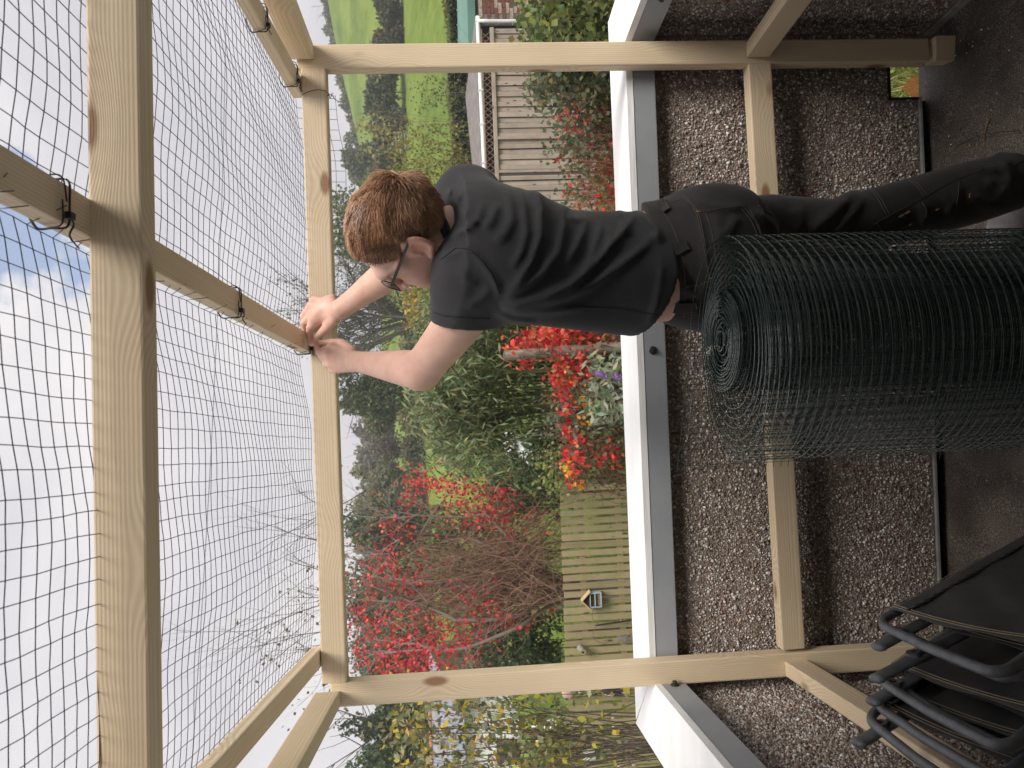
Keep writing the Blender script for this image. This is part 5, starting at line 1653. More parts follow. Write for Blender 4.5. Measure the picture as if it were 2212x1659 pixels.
def tree_px(name, label, y0, y1, xt, xb, Y, cols, nleaf=2500, lobes=9, leaf=None, group="trees beyond the gardens", aspect=.42, conic=False, gap=.55, bark=(.10, .085, .07), trunk_to=None, seed=None, cat="tree", sink=.3):
    r = np.random.default_rng(int(abs(y0 * 7 + xt * 3 + Y)) if seed is None else seed)
    ym = (y0 + y1) / 2
    base = at(xb, ym, Y); base[2] = min(base[2], float(terr(base[0], Y)) + .05) if trunk_to is None else trunk_to
    top = at(xt, ym, Y)
    Wd = abs(at(xb, y0, Y)[0] - at(xb, y1, Y)[0]) / 2
    low = at(xb, ym, Y)[2]; H = top[2] - low
    o = thing(name, label, cat, base, group)
    cen = np.array([top[0], Y, low + H * .52])
    lf = leaf or Wd * .10
    P, Cc = [], []
    cols = np.atleast_2d(np.array(cols, float))
    for k in range(lobes):
        if conic:
            t = (k + .5) / lobes; z = low + H * t; rad = Wd * (1.02 - t) * r.uniform(.75, 1.1) + .05 * Wd
            c = np.array([cen[0] + r.normal(0, Wd * .12), Y + r.normal(0, Wd * .15), z]); rr = np.array([rad, rad, H / lobes * .9])
        else:
            a = r.uniform(0, 2 * math.pi); q = r.uniform(.2, .72)
            c = cen + np.array([Wd * q * math.cos(a), Wd * q * math.sin(a), H * .30 * r.uniform(-1, 1.0)])
            f_ = r.uniform(.36, .56); rr = np.array([Wd * f_, Wd * f_, H * f_ * .62])
        n = int(nleaf / lobes)
        d = r.normal(size=(n, 3)); d /= np.linalg.norm(d, axis=1, keepdims=True)
        clump = np.sin(d @ (r.normal(size=3) * 6)) * .12
        rad = r.uniform(gap, 1.05, n) ** .6 + clump
        P.append(c + d * rr * rad[:, None])
        cb = 1.65 * cols[r.integers(0, len(cols))] * r.uniform(.82, 1.2)
        Cc.append(np.clip(cb * r.uniform(.7, 1.3, (n, 1)) * (1 + r.normal(0, .07, (n, 3))), .004, .8))
    P = np.concatenate(P); Cc = np.concatenate(Cc)
    hi = P[:, 2] > float(terr(base[0], Y)) - .2
    leaves("crown", P[hi], lf * r.uniform(.7, 1.4, hi.sum()), aspect, Cc[hi], o)
    tp = cen + np.array([0, 0, H * .25])
    pth, _ = branch_tree(base - np.array([0, 0, sink]), tp, max(.02 * (tp[2] - base[2]), .05), 2, .7, 4, seed=abs(int(ym)))
    tubes("trunk", pth, M_BARK, o, 5, C=np.array(bark))
    return o

DK = [(.066, .080, .044), (.085, .098, .052), (.105, .112, .062)]
OL = [(.095, .105, .048), (.125, .128, .058), (.150, .140, .066)]
# ridge wood above the upper field, right of the picture's upright centre
ORD = ['first', 'second', 'third', 'fourth', 'fifth', 'sixth', 'seventh', 'eighth', 'ninth', 'tenth', 'eleventh', 'twelfth', 'thirteenth', 'fourteenth', 'fifteenth', 'sixteenth', 'seventeenth', 'eighteenth', 'nineteenth', 'twentieth', 'twenty-first', 'twenty-second']
for i in range(22):
    y = 4 + i * 18 + rng.normal(0, 4); xt = 692 + y / 380 * 88 + rng.normal(0, 7)
    tree_px("ridge_tree", ORD[i] + " dark tree from the right in the row along the ridge above the upper field", y - 34, y + 34, xt, xt + 66, 130, DK if i % 3 else OL, 1100, 7, leaf=.62, group="row of trees on the ridge")
for i in range(18):
    y = 6 + i * 24 + rng.normal(0, 4); xt = (812 if y < 110 else 796) + rng.normal(0, 7) + y * .01
    tree_px("hedgerow_bush", ORD[i] + " bush from the right in the hedgerow between the two green fields", y - 32, y + 32, xt, xt + (52 if y < 110 else 66), 63 + rng.uniform(-1, 1), DK if y > 110 else [(.075, .060, .035), (.055, .060, .030)], 1500, 7, leaf=.26, group="hedgerow between the fields", cat="bush")
tree_px("field_tree", "round dark tree standing alone on the skyline left of the ridge wood", 312, 392, 748, 812, 95, DK, 2600, 9, leaf=.42, group=None)
tree_px("field_tree", "tall leafy tree showing behind the person's hair", 385, 560, 716, 850, 52, [(.075, .092, .040), (.105, .122, .052)], 5200, 12, leaf=.22, group=None)
tree_px("field_tree", "thin grey-green tree between the person's face and raised forearm", 545, 640, 736, 850, 50, [(.090, .098, .062), (.070, .075, .05)], 1500, 8, leaf=.16, group=None, gap=.2)
tree_px("field_tree", "dark green tree just left of the person's clenched hand", 790, 905, 728, 880, 46, [(.062, .082, .042), (.085, .104, .050)], 5200, 11, leaf=.21, group=None)
tree_px("field_tree", "olive green tree beyond the bamboo, left of the person's elbow", 845, 945, 772, 885, 57, OL, 3600, 9, leaf=.25, group=None)
tree_px("field_tree", "bare grey-brown tree on the skyline beyond the bamboo", 915, 1020, 786, 888, 60, [(.115, .105, .085), (.09, .075, .06)], 1700, 9, leaf=.2, group=None, gap=.25)
tree_px("field_tree", "dark tree beyond the field behind the red creeper's right edge", 1000, 1120, 792, 900, 62, DK, 3200, 9, leaf=.28, group=None)
tree_px("field_tree", "tall dark evergreen behind the right side of the creeper tree", 1085, 1215, 752, 930, 42, [(.050, .068, .036), (.066, .085, .044)], 5200, 12, leaf=.19, group=None)
tree_px("field_tree", "tall dark evergreen behind the middle of the creeper tree", 1190, 1345, 742, 940, 40, [(.052, .072, .038), (.072, .092, .046)], 5600, 12, leaf=.19, group=None)
tree_px("field_tree", "tall dark evergreen behind the left side of the creeper tree", 1320, 1500, 764, 950, 38, [(.052, .070, .036), (.076, .094, .044)], 5600, 12, leaf=.18, group=None)
tree_px("conifer", "dark conifer just left of the left post", 1512, 1606, 752, 960, 34, [(.045, .058, .034), (.060, .074, .040)], 5200, 14, leaf=.17, group=None)
tree_px("conifer", "broad dark conifer at the left edge of the garden", 1580, 1720, 762, 980, 33, [(.056, .082, .036), (.075, .100, .044)], 6200, 14, leaf=.17, group=None)
for i in range(19):
    y = 815 + i * 37 + rng.normal(0, 5); xt = 786 - 18 * math.sin((y - 830) / 130.) + rng.normal(0, 6)
    tree_px("hillside_tree", ORD[18 - i] + " tree from the left in the wood on the far hillside", y - 48, y + 48, xt, xt + 110, 102 + rng.uniform(-4, 4), [(.105, .095, .075), (.09, .085, .06)] if i % 2 else OL, 1500, 9, leaf=.6, group="wood on the far hillside")
# understorey between the trees at the foot of the wood
for i, (y, xt) in enumerate(((830, 855), (900, 862), (975, 868), (1060, 876), (1130, 880), (1210, 885), (1300, 890), (1390, 900), (1470, 905), (620, 868), (680, 866), (745, 862))):
    tree_px("thicket_bush", ORD[[9, 8, 7, 6, 5, 4, 3, 2, 1, 12, 11, 10][i] - 1] + " bush from the left in the thicket along the far field edge", y - 55, y + 55, xt, xt + 50, 56 if y > 800 else 57, OL if i % 2 else [(.09, .085, .045), (.06, .07, .03)], 1500, 7, leaf=.24, group="thicket along the field edge", cat="bush")
# hazy bare willow behind the raised hands
wt = thing("willow_tree", "large twiggy willow with sparse grey leaves behind the person's raised hands", "tree", at(905, 690, 45))
wb = at(905, 690, 45); wb[2] = float(terr(wb[0], 45)) - .2
pth = []; tp = []
for k in range(7):
    a_, b_ = branch_tree(wb + np.array([rng.normal(0, .5), rng.normal(0, .5), 0]), at(745 + rng.uniform(0, 40), 615 + k * 24, 45 + rng.normal(0, 1)), .16, 3, .45, 5, seed=60 + k)
    pth += a_; tp.append(b_)
tubes("trunk", pth, M_BARK, wt, 3, C=np.array([.12, .11, .09]))
tp = np.concatenate(tp); tp = tp[rng.integers(0, len(tp), 5200)] + rng.normal(0, .22, (5200, 3))
leaves("crown", tp, rng.uniform(.10, .24, len(tp)), .3, tint(len(tp), [(.115, .115, .075), (.085, .09, .055)]), wt)

# field fence and gate
ff = thing("field_fence", "wooden post and wire fence along the foot of the far field", "fence", at(885, 800, 55))
M_OLDWOOD = wood_mat("weathered_wood", (0.30, 0.26, 0.21), (0.16, 0.13, 0.10), (0.06, 0.045, 0.035), rough=.85)
tops = []
for k, y in enumerate(range(600, 1040, 28)):
    b_ = at(893, y, 55); b_[2] = float(terr(b_[0], 55)) - .2; t_ = b_ + np.array([rng.normal(0, .04), 0, 1.5]); tops.append(t_)
    timber("post", b_, t_, .11, .11, M_OLDWOOD, ff, up=(0, 1, 0), ch=0)
for h_ in (.25, .6): tubes("wire", [(np.array(tops) - np.array([0, 0, h_]), .012)], M_BOLT, ff, 3)
gt = thing("field_gate", "pale five-barred field gate between the hedgerow bushes", "gate", at(878, 305, 60))
g0, g1 = at(880, 322, 60), at(880, 286, 60)
gz_ = float(terr(g0[0], 60))
for k in range(5):
    timber("bar", np.array([g0[0], 60, gz_ + .15 + .24 * k]), np.array([g1[0], 60, gz_ + .15 + .24 * k]), .04, .07, M_ALU, gt, ch=0)
for x_ in (g0[0], (g0[0] + g1[0]) / 2, g1[0]):
    timber("upright", np.array([x_, 59.95, gz_ - .1]), np.array([x_, 59.95, gz_ + 1.3]), .06, .05, M_ALU, gt, up=(0, 1, 0), ch=0)

# ------------------------------------------------------------------ clipped hedge behind the fence
hg = thing("hedge", "long clipped dark hedge between the board fence and the green field", "hedge", at(1035, 250, 22))
hy = 22.0
hx0, hx1 = at(1000, 470, hy)[0], at(1000, -160, hy)[0]
n = 26000
P = np.zeros((n, 3)); q = rng.uniform(size=n)
topz = lambda x: np.interp(x, [hx0, hx1], [at(985, 430, hy)[2], at(968, 0, hy)[2]])
P[:, 0] = rng.uniform(hx0, hx1, n)
front = q < .68
P[:, 1] = np.where(front, hy + rng.normal(0, .06, n), hy + rng.uniform(0, 1.3, n))
P[:, 2] = np.where(front, terr(P[:, 0], hy) + rng.uniform(0, 1, n) * (topz(P[:, 0]) - terr(P[:, 0], hy)), topz(P[:, 0]) + rng.normal(0, .035, n))
P[:, 1] += .10 * np.sin(P[:, 0] * 3) + .08 * np.sin(P[:, 2] * 4 + P[:, 0]); P[:, 2] += .05 * np.sin(P[:, 0] * 2.2)
cH = tint(n, [(.035, .050, .022), (.050, .066, .030), (.026, .036, .016)], .35)
cH[~front] = tint((~front).sum(), [(.15, .15, .055), (.11, .12, .05)], .3)  # top leaves coloured lighter, as if lit from above
leaves("foliage", P, rng.uniform(.06, .13, n), .45, cH, hg)
obj("dark_core", box_me("dark_core", (hx0, hy + .12, -1.2), (hx1, hy + 1.1, float(topz(hx0)) - .12)), noise_mat("hedge_inside", (.008, .010, .005), (.02, .022, .012), 9, .95), hg)  # near-black box standing in for the shade inside the hedge
# ------------------------------------------------------------------ grey board fence, shed and brick wall (right)
FYR = 13.0
M_GREYBOARD = wood_mat("silvered_board", (0.44, 0.365, 0.315), (0.25, 0.20, 0.17), (0.08, 0.055, 0.045), rough=.85, ring=40)
M_WPVC = noise_mat("white_plastic", (.62, .62, .62), (.74, .74, .74), 6, .4)
M_ROOF = noise_mat("grey_roof_felt", (.13, .115, .11), (.20, .18, .17), 5, .9, .3, 30)
M_TEAL = noise_mat("green_roof_sheet", (.075, .17, .135), (.11, .22, .175), 1.2, .55, .05)
fz = lambda x, y: at(x, y, FYR)
bf = thing("board_fence", "weathered grey vertical board fence with trellis strip on top, right of the person", "fence", (fz(1200, 250)[0], FYR, GZ))
xL, xR = fz(1100, 470)[0], fz(1100, 62)[0]
ztopf = lambda x: np.interp(x, [xL, xR], [fz(1081, 470)[2], fz(1066, 62)[2]])
nb = int((xR - xL) / .094)
bm = box_me("board", (0, -.05, -.009), (2.05, .05, .009), .002)
for i in range(nb):
    x = xL + (i + .5) * (xR - xL) / nb
    dep = (i % 2) * .026 + rng.uniform(-.003, .003)
    M, L = frame_M((x, FYR - dep, GZ - .05), (x + rng.normal(0, .004), FYR - dep, float(ztopf(x))), up=(0, -1, 0))
    S = Matrix.Diagonal((L / 2.05, rng.uniform(.78, .93), 1, 1))
    obj("board", bm, M_GREYBOARD, bf, M @ S)
for yy in (150, 300, 372):
    x = fz(1100, yy)[0]
    timber("post", (x, FYR - .045, GZ), (x, FYR - .045, float(ztopf(x)) + .02), .05, .04, M_GREYBOARD, bf, up=(0, 1, 0), ch=.003)
timber("top_rail", (xL, FYR - .03, float(ztopf(xL)) + .035), (xR, FYR - .03, float(ztopf(xR)) + .035), .07, .07, M_GREYBOARD, bf)
M_LATH = wood_mat("trellis_lath", (0.26, 0.17, 0.12), (0.15, 0.095, 0.07), (0.06, 0.04, 0.03), rough=.85)
hT = .135
lm = None
for s in (1, -1):
    x = xL - .1
    while x < xR:
        z0 = float(ztopf(x)) + .075
        A = (x, FYR + .01 + s * .008, z0); B = (x + s * .11, FYR + .01 + s * .008, z0 + hT)
        if xL < min(A[0], B[0]) and max(A[0], B[0]) < xR:
            timber("trellis_lath", A, B, .010, .017, M_LATH, bf, up=(0, 1, 0), ch=0)
        x += .112
timber("trellis_cap", (xL, FYR + .01, float(ztopf(xL)) + .075 + hT + .01), (xR, FYR + .01, float(ztopf(xR)) + .075 + hT + .01), .035, .022, M_LATH, bf)

sh = thing("shed", "low shed with brown-grey hipped roof and white gutter behind the board fence", "shed", (fz(1100, 200)[0], 15, GZ))
ea, eb = at(1041, 372, 14.0), at(1026, 40, 14.0)
ap = at(1006, 205, 15.6)
bk1, bk2 = ea + np.array([.3, 3.4, .05]), eb + np.array([-.3, 3.4, .05])
pyd("roof", [ea, eb, ap, bk2, bk1, ap + np.array([0, .3, 0]), ea - np.array([0, 0, .06]), eb - np.array([0, 0, .06])],
    [(0, 1, 2), (1, 3, 5, 2), (3, 4, 5), (4, 0, 2, 5), (0, 6, 7, 1)], M_ROOF, sh)
obj("dark_gap_sheet", box_me("dark_gap_sheet", (xL, FYR + .03, GZ), (xR, FYR + .04, float(min(ztopf(xL), ztopf(xR))) - .03)), M_BLACK, bf)  # black sheet added behind the boards to darken their gaps
obj("wall", box_me("wall", (ea[0] + .08, 14.12, GZ), (eb[0] - .08, 17.0, float(min(ea[2], eb[2])) - .07)), noise_mat("dark_shed_wall", (.03, .025, .022), (.05, .04, .035), 4, .9), sh)
g = []
for t in np.linspace(0, 1, 12): g.append(ea * (1 - t) + eb * t + np.array([0, -.07, -.055]))
tubes("gutter", [(np.array(g), .048)], M_WPVC, sh, 8)
for t in (.05, .3, .52, .75, .97):
    p_ = ea * (1 - t) + eb * t + np.array([0, -.07, -.055])
    obj("gutter_bracket", box_me("gutter_bracket", p_ - np.array([.02, .055, .055]), p_ + np.array([.02, .055, .055]), .006), M_WPVC, sh)
dp = at(1040, 46, 13.75)
tubes("downpipe", [(smooth_path([eb + np.array([-.02, -.07, -.07]), np.array([dp[0], 13.75, dp[2] - .15]), np.array([dp[0] + .01, 13.75, GZ])], 12), .037)], M_WPVC, sh, 10)

bw = thing("brick_wall", "dark red brick wall with white mottling right of the white downpipe", "wall", (at(1100, 10, 13.9)[0], 13.9, GZ))
M_BRICK = noise_mat("red_brick", (.10, .038, .026), (.19, .075, .05), 16, .9, .4, 80)
M_BRICKW = noise_mat("limed_brick", (.22, .12, .10), (.45, .38, .35), 22, .9, .4, 80)
wx0, wx1 = at(1100, 40, 13.9)[0], at(1100, -60, 13.9)[0]
zt_ = at(1034, 20, 13.9)[2]
obj("mortar_bed", box_me("mortar_bed", (wx0, 13.912, GZ), (wx1, 14.05, zt_)), noise_mat("grey_mortar", (.12, .10, .09), (.2, .18, .16), 30, .95), bw)
brick_me = box_me("brick", (-.1035, 0, -.0315), (.1035, .09, .0315), .004); brick_me.materials.append(M_BRICK)
brick_w = brick_me.copy(); brick_w.materials.clear(); brick_w.materials.append(M_BRICKW)
z = zt_ - .04; row = 0
while z > at(1160, 20, 13.9)[2]:
    x = wx0 + .10 + (row % 2) * .108
    while x < wx1 - .08:
        w_ = rng.uniform() < (.12 + .35 * np.clip((zt_ - z) / 1.0, 0, 1))
        obj("brick", brick_w if w_ else brick_me, None, bw, Matrix.Translation(Vector((x, 13.9 + rng.uniform(-.003, .003), z))))
        x += .217
    z -= .075; row += 1

gs = thing("green_roof_shed", "outbuilding with pale green sheet roof at the right edge above the brick wall", "shed", at(1100, 20, 16.5))
pz = lambda x, y, Y=16.5: at(x, y, Y)
v0 = [pz(1034, 152), pz(1022, -120), pz(1000, -120, 17.6), pz(992, 20, 17.6), pz(999, 140, 17.2), pz(1013, 150, 16.6), pz(1012, -120, 16.52)]
pyd("roof", [pz(1013, 152), pz(1006, -140), pz(984, -140, 18.2), pz(990, 118, 18.2)], [(0, 1, 2, 3)], M_TEAL, gs)
pyd("fascia", [pz(1030, 153, 16.48), pz(1022, -140, 16.48), pz(1006, -140, 16.48), pz(1013, 153, 16.48)], [(0, 1, 2, 3)], M_TEAL, gs)
a_ = pz(1030, 150, 16.6); b_ = pz(1022, -140, 16.6)
obj("wall", box_me("wall", (a_[0] + .05, 16.6, GZ), (b_[0], 18.4, min(a_[2], b_[2]))), noise_mat("shed_boards", (.05, .045, .04), (.08, .07, .06), 4, .9), gs)
for k in range(9):
    t = k / 8
    A = pz(1013, 152 - 292 * t); B = pz(990 - 6 * t, 118 - 258 * t, 18.2)
    tubes("roof_rib", [(np.array([A, B]) + np.array([0, 0, .012]), .015)], M_TEAL, gs, 5)

# ------------------------------------------------------------------ slatted garden fence (left)
FYL = 8.8
sf = thing("slatted_fence", "mossy green fence of upright slats with narrow gaps, left half of the garden", "fence", (at(1290, 1300, FYL)[0], FYL, GZ))
M_MOSS = wood_mat("mossy_slat", (0.335, 0.275, 0.155), (0.21, 0.17, 0.095), (0.06, 0.05, 0.03), rough=.9, ring=30)
sx0, sx1 = at(1215, 1900, FYL)[0], at(1211, 1048, FYL)[0]
ztl = lambda x: np.interp(x, [at(1225, 1659, FYL)[0], sx1], [at(1228, 1659, FYL)[2], at(1210, 1048, FYL)[2]])
pitch = .1005
slat_me = box_me("slat", (0, -.0365, -.009), (1.35, .0365, .009), .003)
i = 0; x = sx1 - .05
while x > sx0:
    zt = float(ztl(x)) + rng.normal(0, .004)
    M, L = frame_M((x, FYL, GZ), (x + rng.normal(0, .003), FYL, zt), up=(0, -1, 0))
    obj("slat", slat_me, M_MOSS, sf, M @ Matrix.Diagonal((L / 1.35, rng.uniform(.92, 1.05), 1, 1)) @ Matrix.Translation(Vector((0, 0, rng.uniform(-.003, .003)))))
    x -= pitch; i += 1
for vx in (1264, 1346):
    A = at(vx, 1300, FYL); 
    timber("rail", (sx0, FYL + .035, A[2]), (sx1 - .02, FYL + .035, A[2] + .01), .045, .07, M_MOSS, sf)
for xx in np.arange(sx1 - .08, sx0, -1.8):
    timber("post", (xx, FYL + .1, GZ), (xx, FYL + .1, float(ztl(xx)) - .03), .08, .08, M_MOSS, sf, up=(0, 1, 0))

fy = FYL - .03
def fp(x, y, d=0.0): return at(x, y, fy - d)
# insect house
ih = thing("insect_house", "small gabled insect house with pale blue frame hung on the slatted fence", "insect house", fp(1298, 1292))
M_IHB = noise_mat("pale_blue_paint", (.26, .36, .42), (.36, .45, .50), 14, .7)
M_IHR = noise_mat("pine_roof", (.45, .32, .17), (.55, .40, .23), 20, .7)
M_CANE = noise_mat("cane_filling", (.16, .10, .06), (.38, .26, .16), 70, .9, .8, 120)
c0 = fp(1298, 1308); c1 = fp(1298, 1276); w_ = abs(c1[0] - c0[0]); zb = c0[2]; xm = (c0[0] + c1[0]) / 2
zt_ = fp(1272, 1292)[2]; za = fp(1256, 1292)[2]
def bx(name, lo, hi, mat, par, ch=.002): return obj(name, box_me(name, lo, hi, ch), mat, par)
bx("back", (xm - w_ / 2, fy, zb), (xm + w_ / 2, fy + .012, zt_), M_CANE, ih)
bx("base", (xm - w_ / 2, fy - .075, zb), (xm + w_ / 2, fy - .001, zb + .012), M_IHB, ih)
bx("side", (xm - w_ / 2, fy - .075, zb + .013), (xm - w_ / 2 + .012, fy - .001, zt_), M_IHB, ih); bx("side", (xm + w_ / 2 - .012, fy - .075, zb + .013), (xm + w_ / 2, fy - .001, zt_), M_IHB, ih)
bx("shelf", (xm - w_ / 2 + .013, fy - .07, zb + (zt_ - zb) * .5), (xm + w_ / 2 - .013, fy - .002, zb + (zt_ - zb) * .5 + .012), M_IHB, ih)
bx("ceiling", (xm - w_ / 2 + .013, fy - .07, zt_ - .012), (xm + w_ / 2 - .013, fy - .002, zt_ - .001), M_IHB, ih)
canes = []
for zz in np.arange(zb + (zt_ - zb) * .56, zt_ - .018, .014):
    for xx in np.arange(xm - w_ / 2 + .022, xm + w_ / 2 - .018, .014): canes.append((np.array([[xx, fy - .06, zz], [xx, fy - .005, zz]]), .0062))
for zz in np.arange(zt_ + .006, za - .02, .013):
    hw = w_ * .5 * (za - zz) / (za - zt_) - .015
    for xx in np.arange(xm - hw, xm + hw, .013): canes.append((np.array([[xx, fy - .06, zz], [xx, fy - .005, zz]]), .0058))
for xx in np.arange(xm - w_ / 2 + .03, xm + w_ / 2 - .02, .022): canes.append((np.array([[xx, fy - .05, zb + .014], [xx, fy - .03, zb + (zt_ - zb) * .48]]), .009))
tag(tubes("cane_filling", canes, M_CANE, ih, 6), kind="stuff")
for s in (1, -1):
    timber("roof_board", (xm + s * .002, fy - .042, za + .006), (xm + s * (w_ / 2 + .022), fy - .042, zt_ - .008), .10, .012, M_IHR, ih, ch=.002)
# hanging-basket hook
hk = thing("garden_hook", "black pole with two curled rusty hooks standing against the slatted fence", "garden hook", fp(1385, 1340, .05))
tubes("pole", [(np.array([fp(1294, 1350, .05), fp(1420, 1332, .05)]), .011)], M_BOLT, hk, 8)
tubes("finial", [(np.array([fp(1284, 1351, .05), fp(1296, 1350, .05)]), [.003, .014])], M_BOLT, hk, 8)
M_RUSTY = noise_mat("rusty_iron", (.09, .05, .03), (.17, .10, .06), 40, .8)
tubes("hook_arm", [(smooth_path([fp(1293, 1348, .06), fp(1284, 1342, .06), fp(1279, 1332, .06), fp(1282, 1318, .06), fp(1292, 1309, .06), fp(1302, 1307, .06), fp(1304, 1311, .06), fp(1300, 1313, .06)], 40), .0038)], M_RUSTY, hk, 6)
tubes("hook_arm", [(smooth_path([fp(1293, 1352, .06), fp(1284, 1358, .06), fp(1281, 1370, .06), fp(1286, 1382, .06), fp(1298, 1388, .06), fp(1307, 1391, .06), fp(1309, 1385, .06), fp(1304, 1383, .06)], 40), .0038)], M_RUSTY, hk, 6)
tubes("lower_arm", [(smooth_path([fp(1382, 1337, .06), fp(1368, 1345, .06), fp(1360, 1360, .06), fp(1362, 1372, .06)], 24), .0036)], M_RUSTY, hk, 6)
# wind chime
wc = thing("wind_chime", "hanging chime of small grey plates beside the hook on the slatted fence", "wind chime", fp(1350, 1380, .04))
tubes("cord", [(np.array([fp(1308, 1388, .05), fp(1332, 1386, .05), fp(1370, 1382, .05)]), .0012)], M_RUSTY, wc, 4)
M_CHIME = noise_mat("grey_plate", (.10, .10, .11), (.22, .22, .25), 30, .5)
for vx, yy, s in ((1335, 1381, 1.0), (1339, 1378, .8), (1350, 1380, .7), (1354, 1377, .6), (1365, 1378, 1.0)):
    p_ = fp(vx, yy, .05); bx("plate", p_ - np.array([.045 * s, .004, .012]), p_ + np.array([.045 * s, .004, .012]), M_CHIME, wc, .003)
# tin
tn = thing("tin_can", "small weathered tin can fixed on its side near the top of the slatted fence", "tin", fp(1256, 1403))
ct = fp(1256, 1403, .05); axd = np.array([-.35, -.9, -.2]); axd /= np.linalg.norm(axd)
M_TIN = noise_mat("weathered_tin", (.14, .14, .12), (.30, .30, .27), 20, .5); M_CORK = noise_mat("cork", (.50, .36, .22), (.62, .48, .32), 60, .9)
tubes("can", [(np.array([ct - axd * .045, ct + axd * .045]), .042)], M_TIN, tn, 16)
tubes("rim", [(np.array([ct + axd * .043, ct + axd * .052]), .045)], M_TIN, tn, 16)
Mq = Matrix.Translation(Vector(ct + axd * .053)) @ Vector(axd).to_track_quat('Z', 'Y').to_matrix().to_4x4()
for nm, r0, r1, mt in (("ring", .018, .042, M_CORK), ("hole", 0.0, .018, M_BLACK)):
    Vv = [(r * math.cos(t), r * math.sin(t), .0) for r in (r0 + 1e-4, r1) for t in np.linspace(0, 2 * math.pi, 20, endpoint=False)]
    pyd(nm, Vv, [(i, 20 + i, 20 + (i + 1) % 20, (i + 1) % 20) for i in range(20)], mt, tn, Mq)
# patterned hanging ornament
def pattern_mat():
    m, nt, b, out = new_mat("black_and_cream_pattern")
    L = nt.links.new
    tc = N(nt, 'ShaderNodeTexCoord')
    v = N(nt, 'ShaderNodeTexVoronoi'); v.inputs['Scale'].default_value = 17; v.feature = 'F1'; v.distance = 'MANHATTAN'
    L(tc.outputs['Object'], v.inputs['Vector'])
    r = ramp(nt, [(0.0, (.015, .015, .02)), (.45, (.02, .022, .035)), (.5, (.48, .36, .26)), (.8, (.55, .44, .34)), (.82, (.03, .05, .10))])
    r.color_ramp.interpolation = 'CONSTANT'
    sp = N(nt, 'ShaderNodeSeparateColor'); L(v.outputs['Color'], sp.inputs['Color'])
    L(sp.outputs['Red'], r.inputs['Fac']); L(r.outputs['Color'], b.inputs['Base Color']); b.inputs['Roughness'].default_value = .6
    return m
to = thing("painted_ornament", "tall narrow black and cream patterned ornament hung on the fence behind the left post", "ornament", fp(1355, 1500))
tA, tB = fp(1222, 1489, .03), fp(1352, 1494, .03)
segs = []
for k, t in enumerate(np.linspace(0, 1, 26)):
    p_ = tA * (1 - t) + tB * t + np.array([.012 * math.sin(t * 14), 0, 0]); segs.append((p_, .062 - .014 * abs(math.sin(t * 13)) - (.02 if t > .9 else 0)))
tubes("carved_body", [(np.array([q[0] for q in segs]), np.array([q[1] for q in segs]))], pattern_mat(), to, 12)
hdp = fp(1228, 1497, .06)
uv_sphere("carved_head", hdp, .075, noise_mat("pink_clay", (.35, .22, .18), (.5, .36, .30), 30, .8, .6, 60), to, sy=.6, sz=1.1)
# white plaque
pq = thing("wall_plaque", "small square white mottled plaque on the slatted fence at the far left", "plaque", fp(1270, 1628))
p0, p1 = fp(1287, 1641), fp(1253, 1617)
bx("tile", (p0[0], fy - .02, p0[2]), (p1[0], fy - .001, p1[2]), noise_mat("white_plaque", (.30, .30, .29), (.62, .61, .58), 26, .7, .4, 60), pq)
bx("frame_edge", (p0[0] - .012, fy - .016, p1[2] - .005), (p1[0] + .012, fy - .002, p1[2] + .018), M_MOSS, pq)

# ------------------------------------------------------------------ beyond the slatted fence
bn = thing("bungalow", "white-walled bungalow with terracotta ridge tiles half hidden behind the left shrub", "house", at(1110, 1580, 26))
M_WALLW = noise_mat("white_render", (.55, .56, .58), (.68, .69, .70), 3, .9)
hA, hB = at(1006, 1680, 26), at(1000, 1556, 26)
zr_ = at(931, 1560, 29)[2]
bx("wall", (hA[0] - 4, 26, GZ), (hB[0], 33, hB[2]), M_WALLW, bn, 0)
pyd("roof", [(hA[0] - 4.3, 25.7, hB[2] - .05), (hB[0] + .3, 25.7, hB[2] - .05), (hB[0] + 1.6, 29, zr_), (hA[0] - 4.3, 29, zr_), (hB[0] + .3, 33, hB[2]), (hA[0] - 4.3, 33, hB[2])], [(0, 1, 2, 3), (3, 2, 4, 5), (1, 4, 2)], noise_mat("slate_roof", (.16, .17, .20), (.26, .27, .31), 2, .8), bn)
rt_ = at(930, 1486, 29)
M_TERR = noise_mat("terracotta", (.42, .17, .09), (.55, .25, .14), 8, .8)
xx = rt_[0]; 
ridge_me = box_me("ridge_tile", (-.15, -.12, -.06), (.15, .12, .07), .04)
while xx > hA[0] - 3:
    obj("ridge_tile", ridge_me, M_TERR, bn, Matrix.Translation(Vector((xx, 29, zr_ + .03)))); xx -= .31
for wxx in (hB[0] - 1.2, hB[0] - 3.0):
    w = bx("window", (wxx - .45, 25.94, GZ + .9), (wxx + .45, 25.99, GZ + 2.0), M_WPVC, bn, .01)
    for s in (-1, 1): bx("pane", (wxx - .21 + s * .215, 25.925, GZ + .96), (wxx + .21 + s * .215, 25.939, GZ + 1.94), noise_mat("window_glass", (.03, .035, .04), (.05, .055, .06), 2, .1), w, 0)

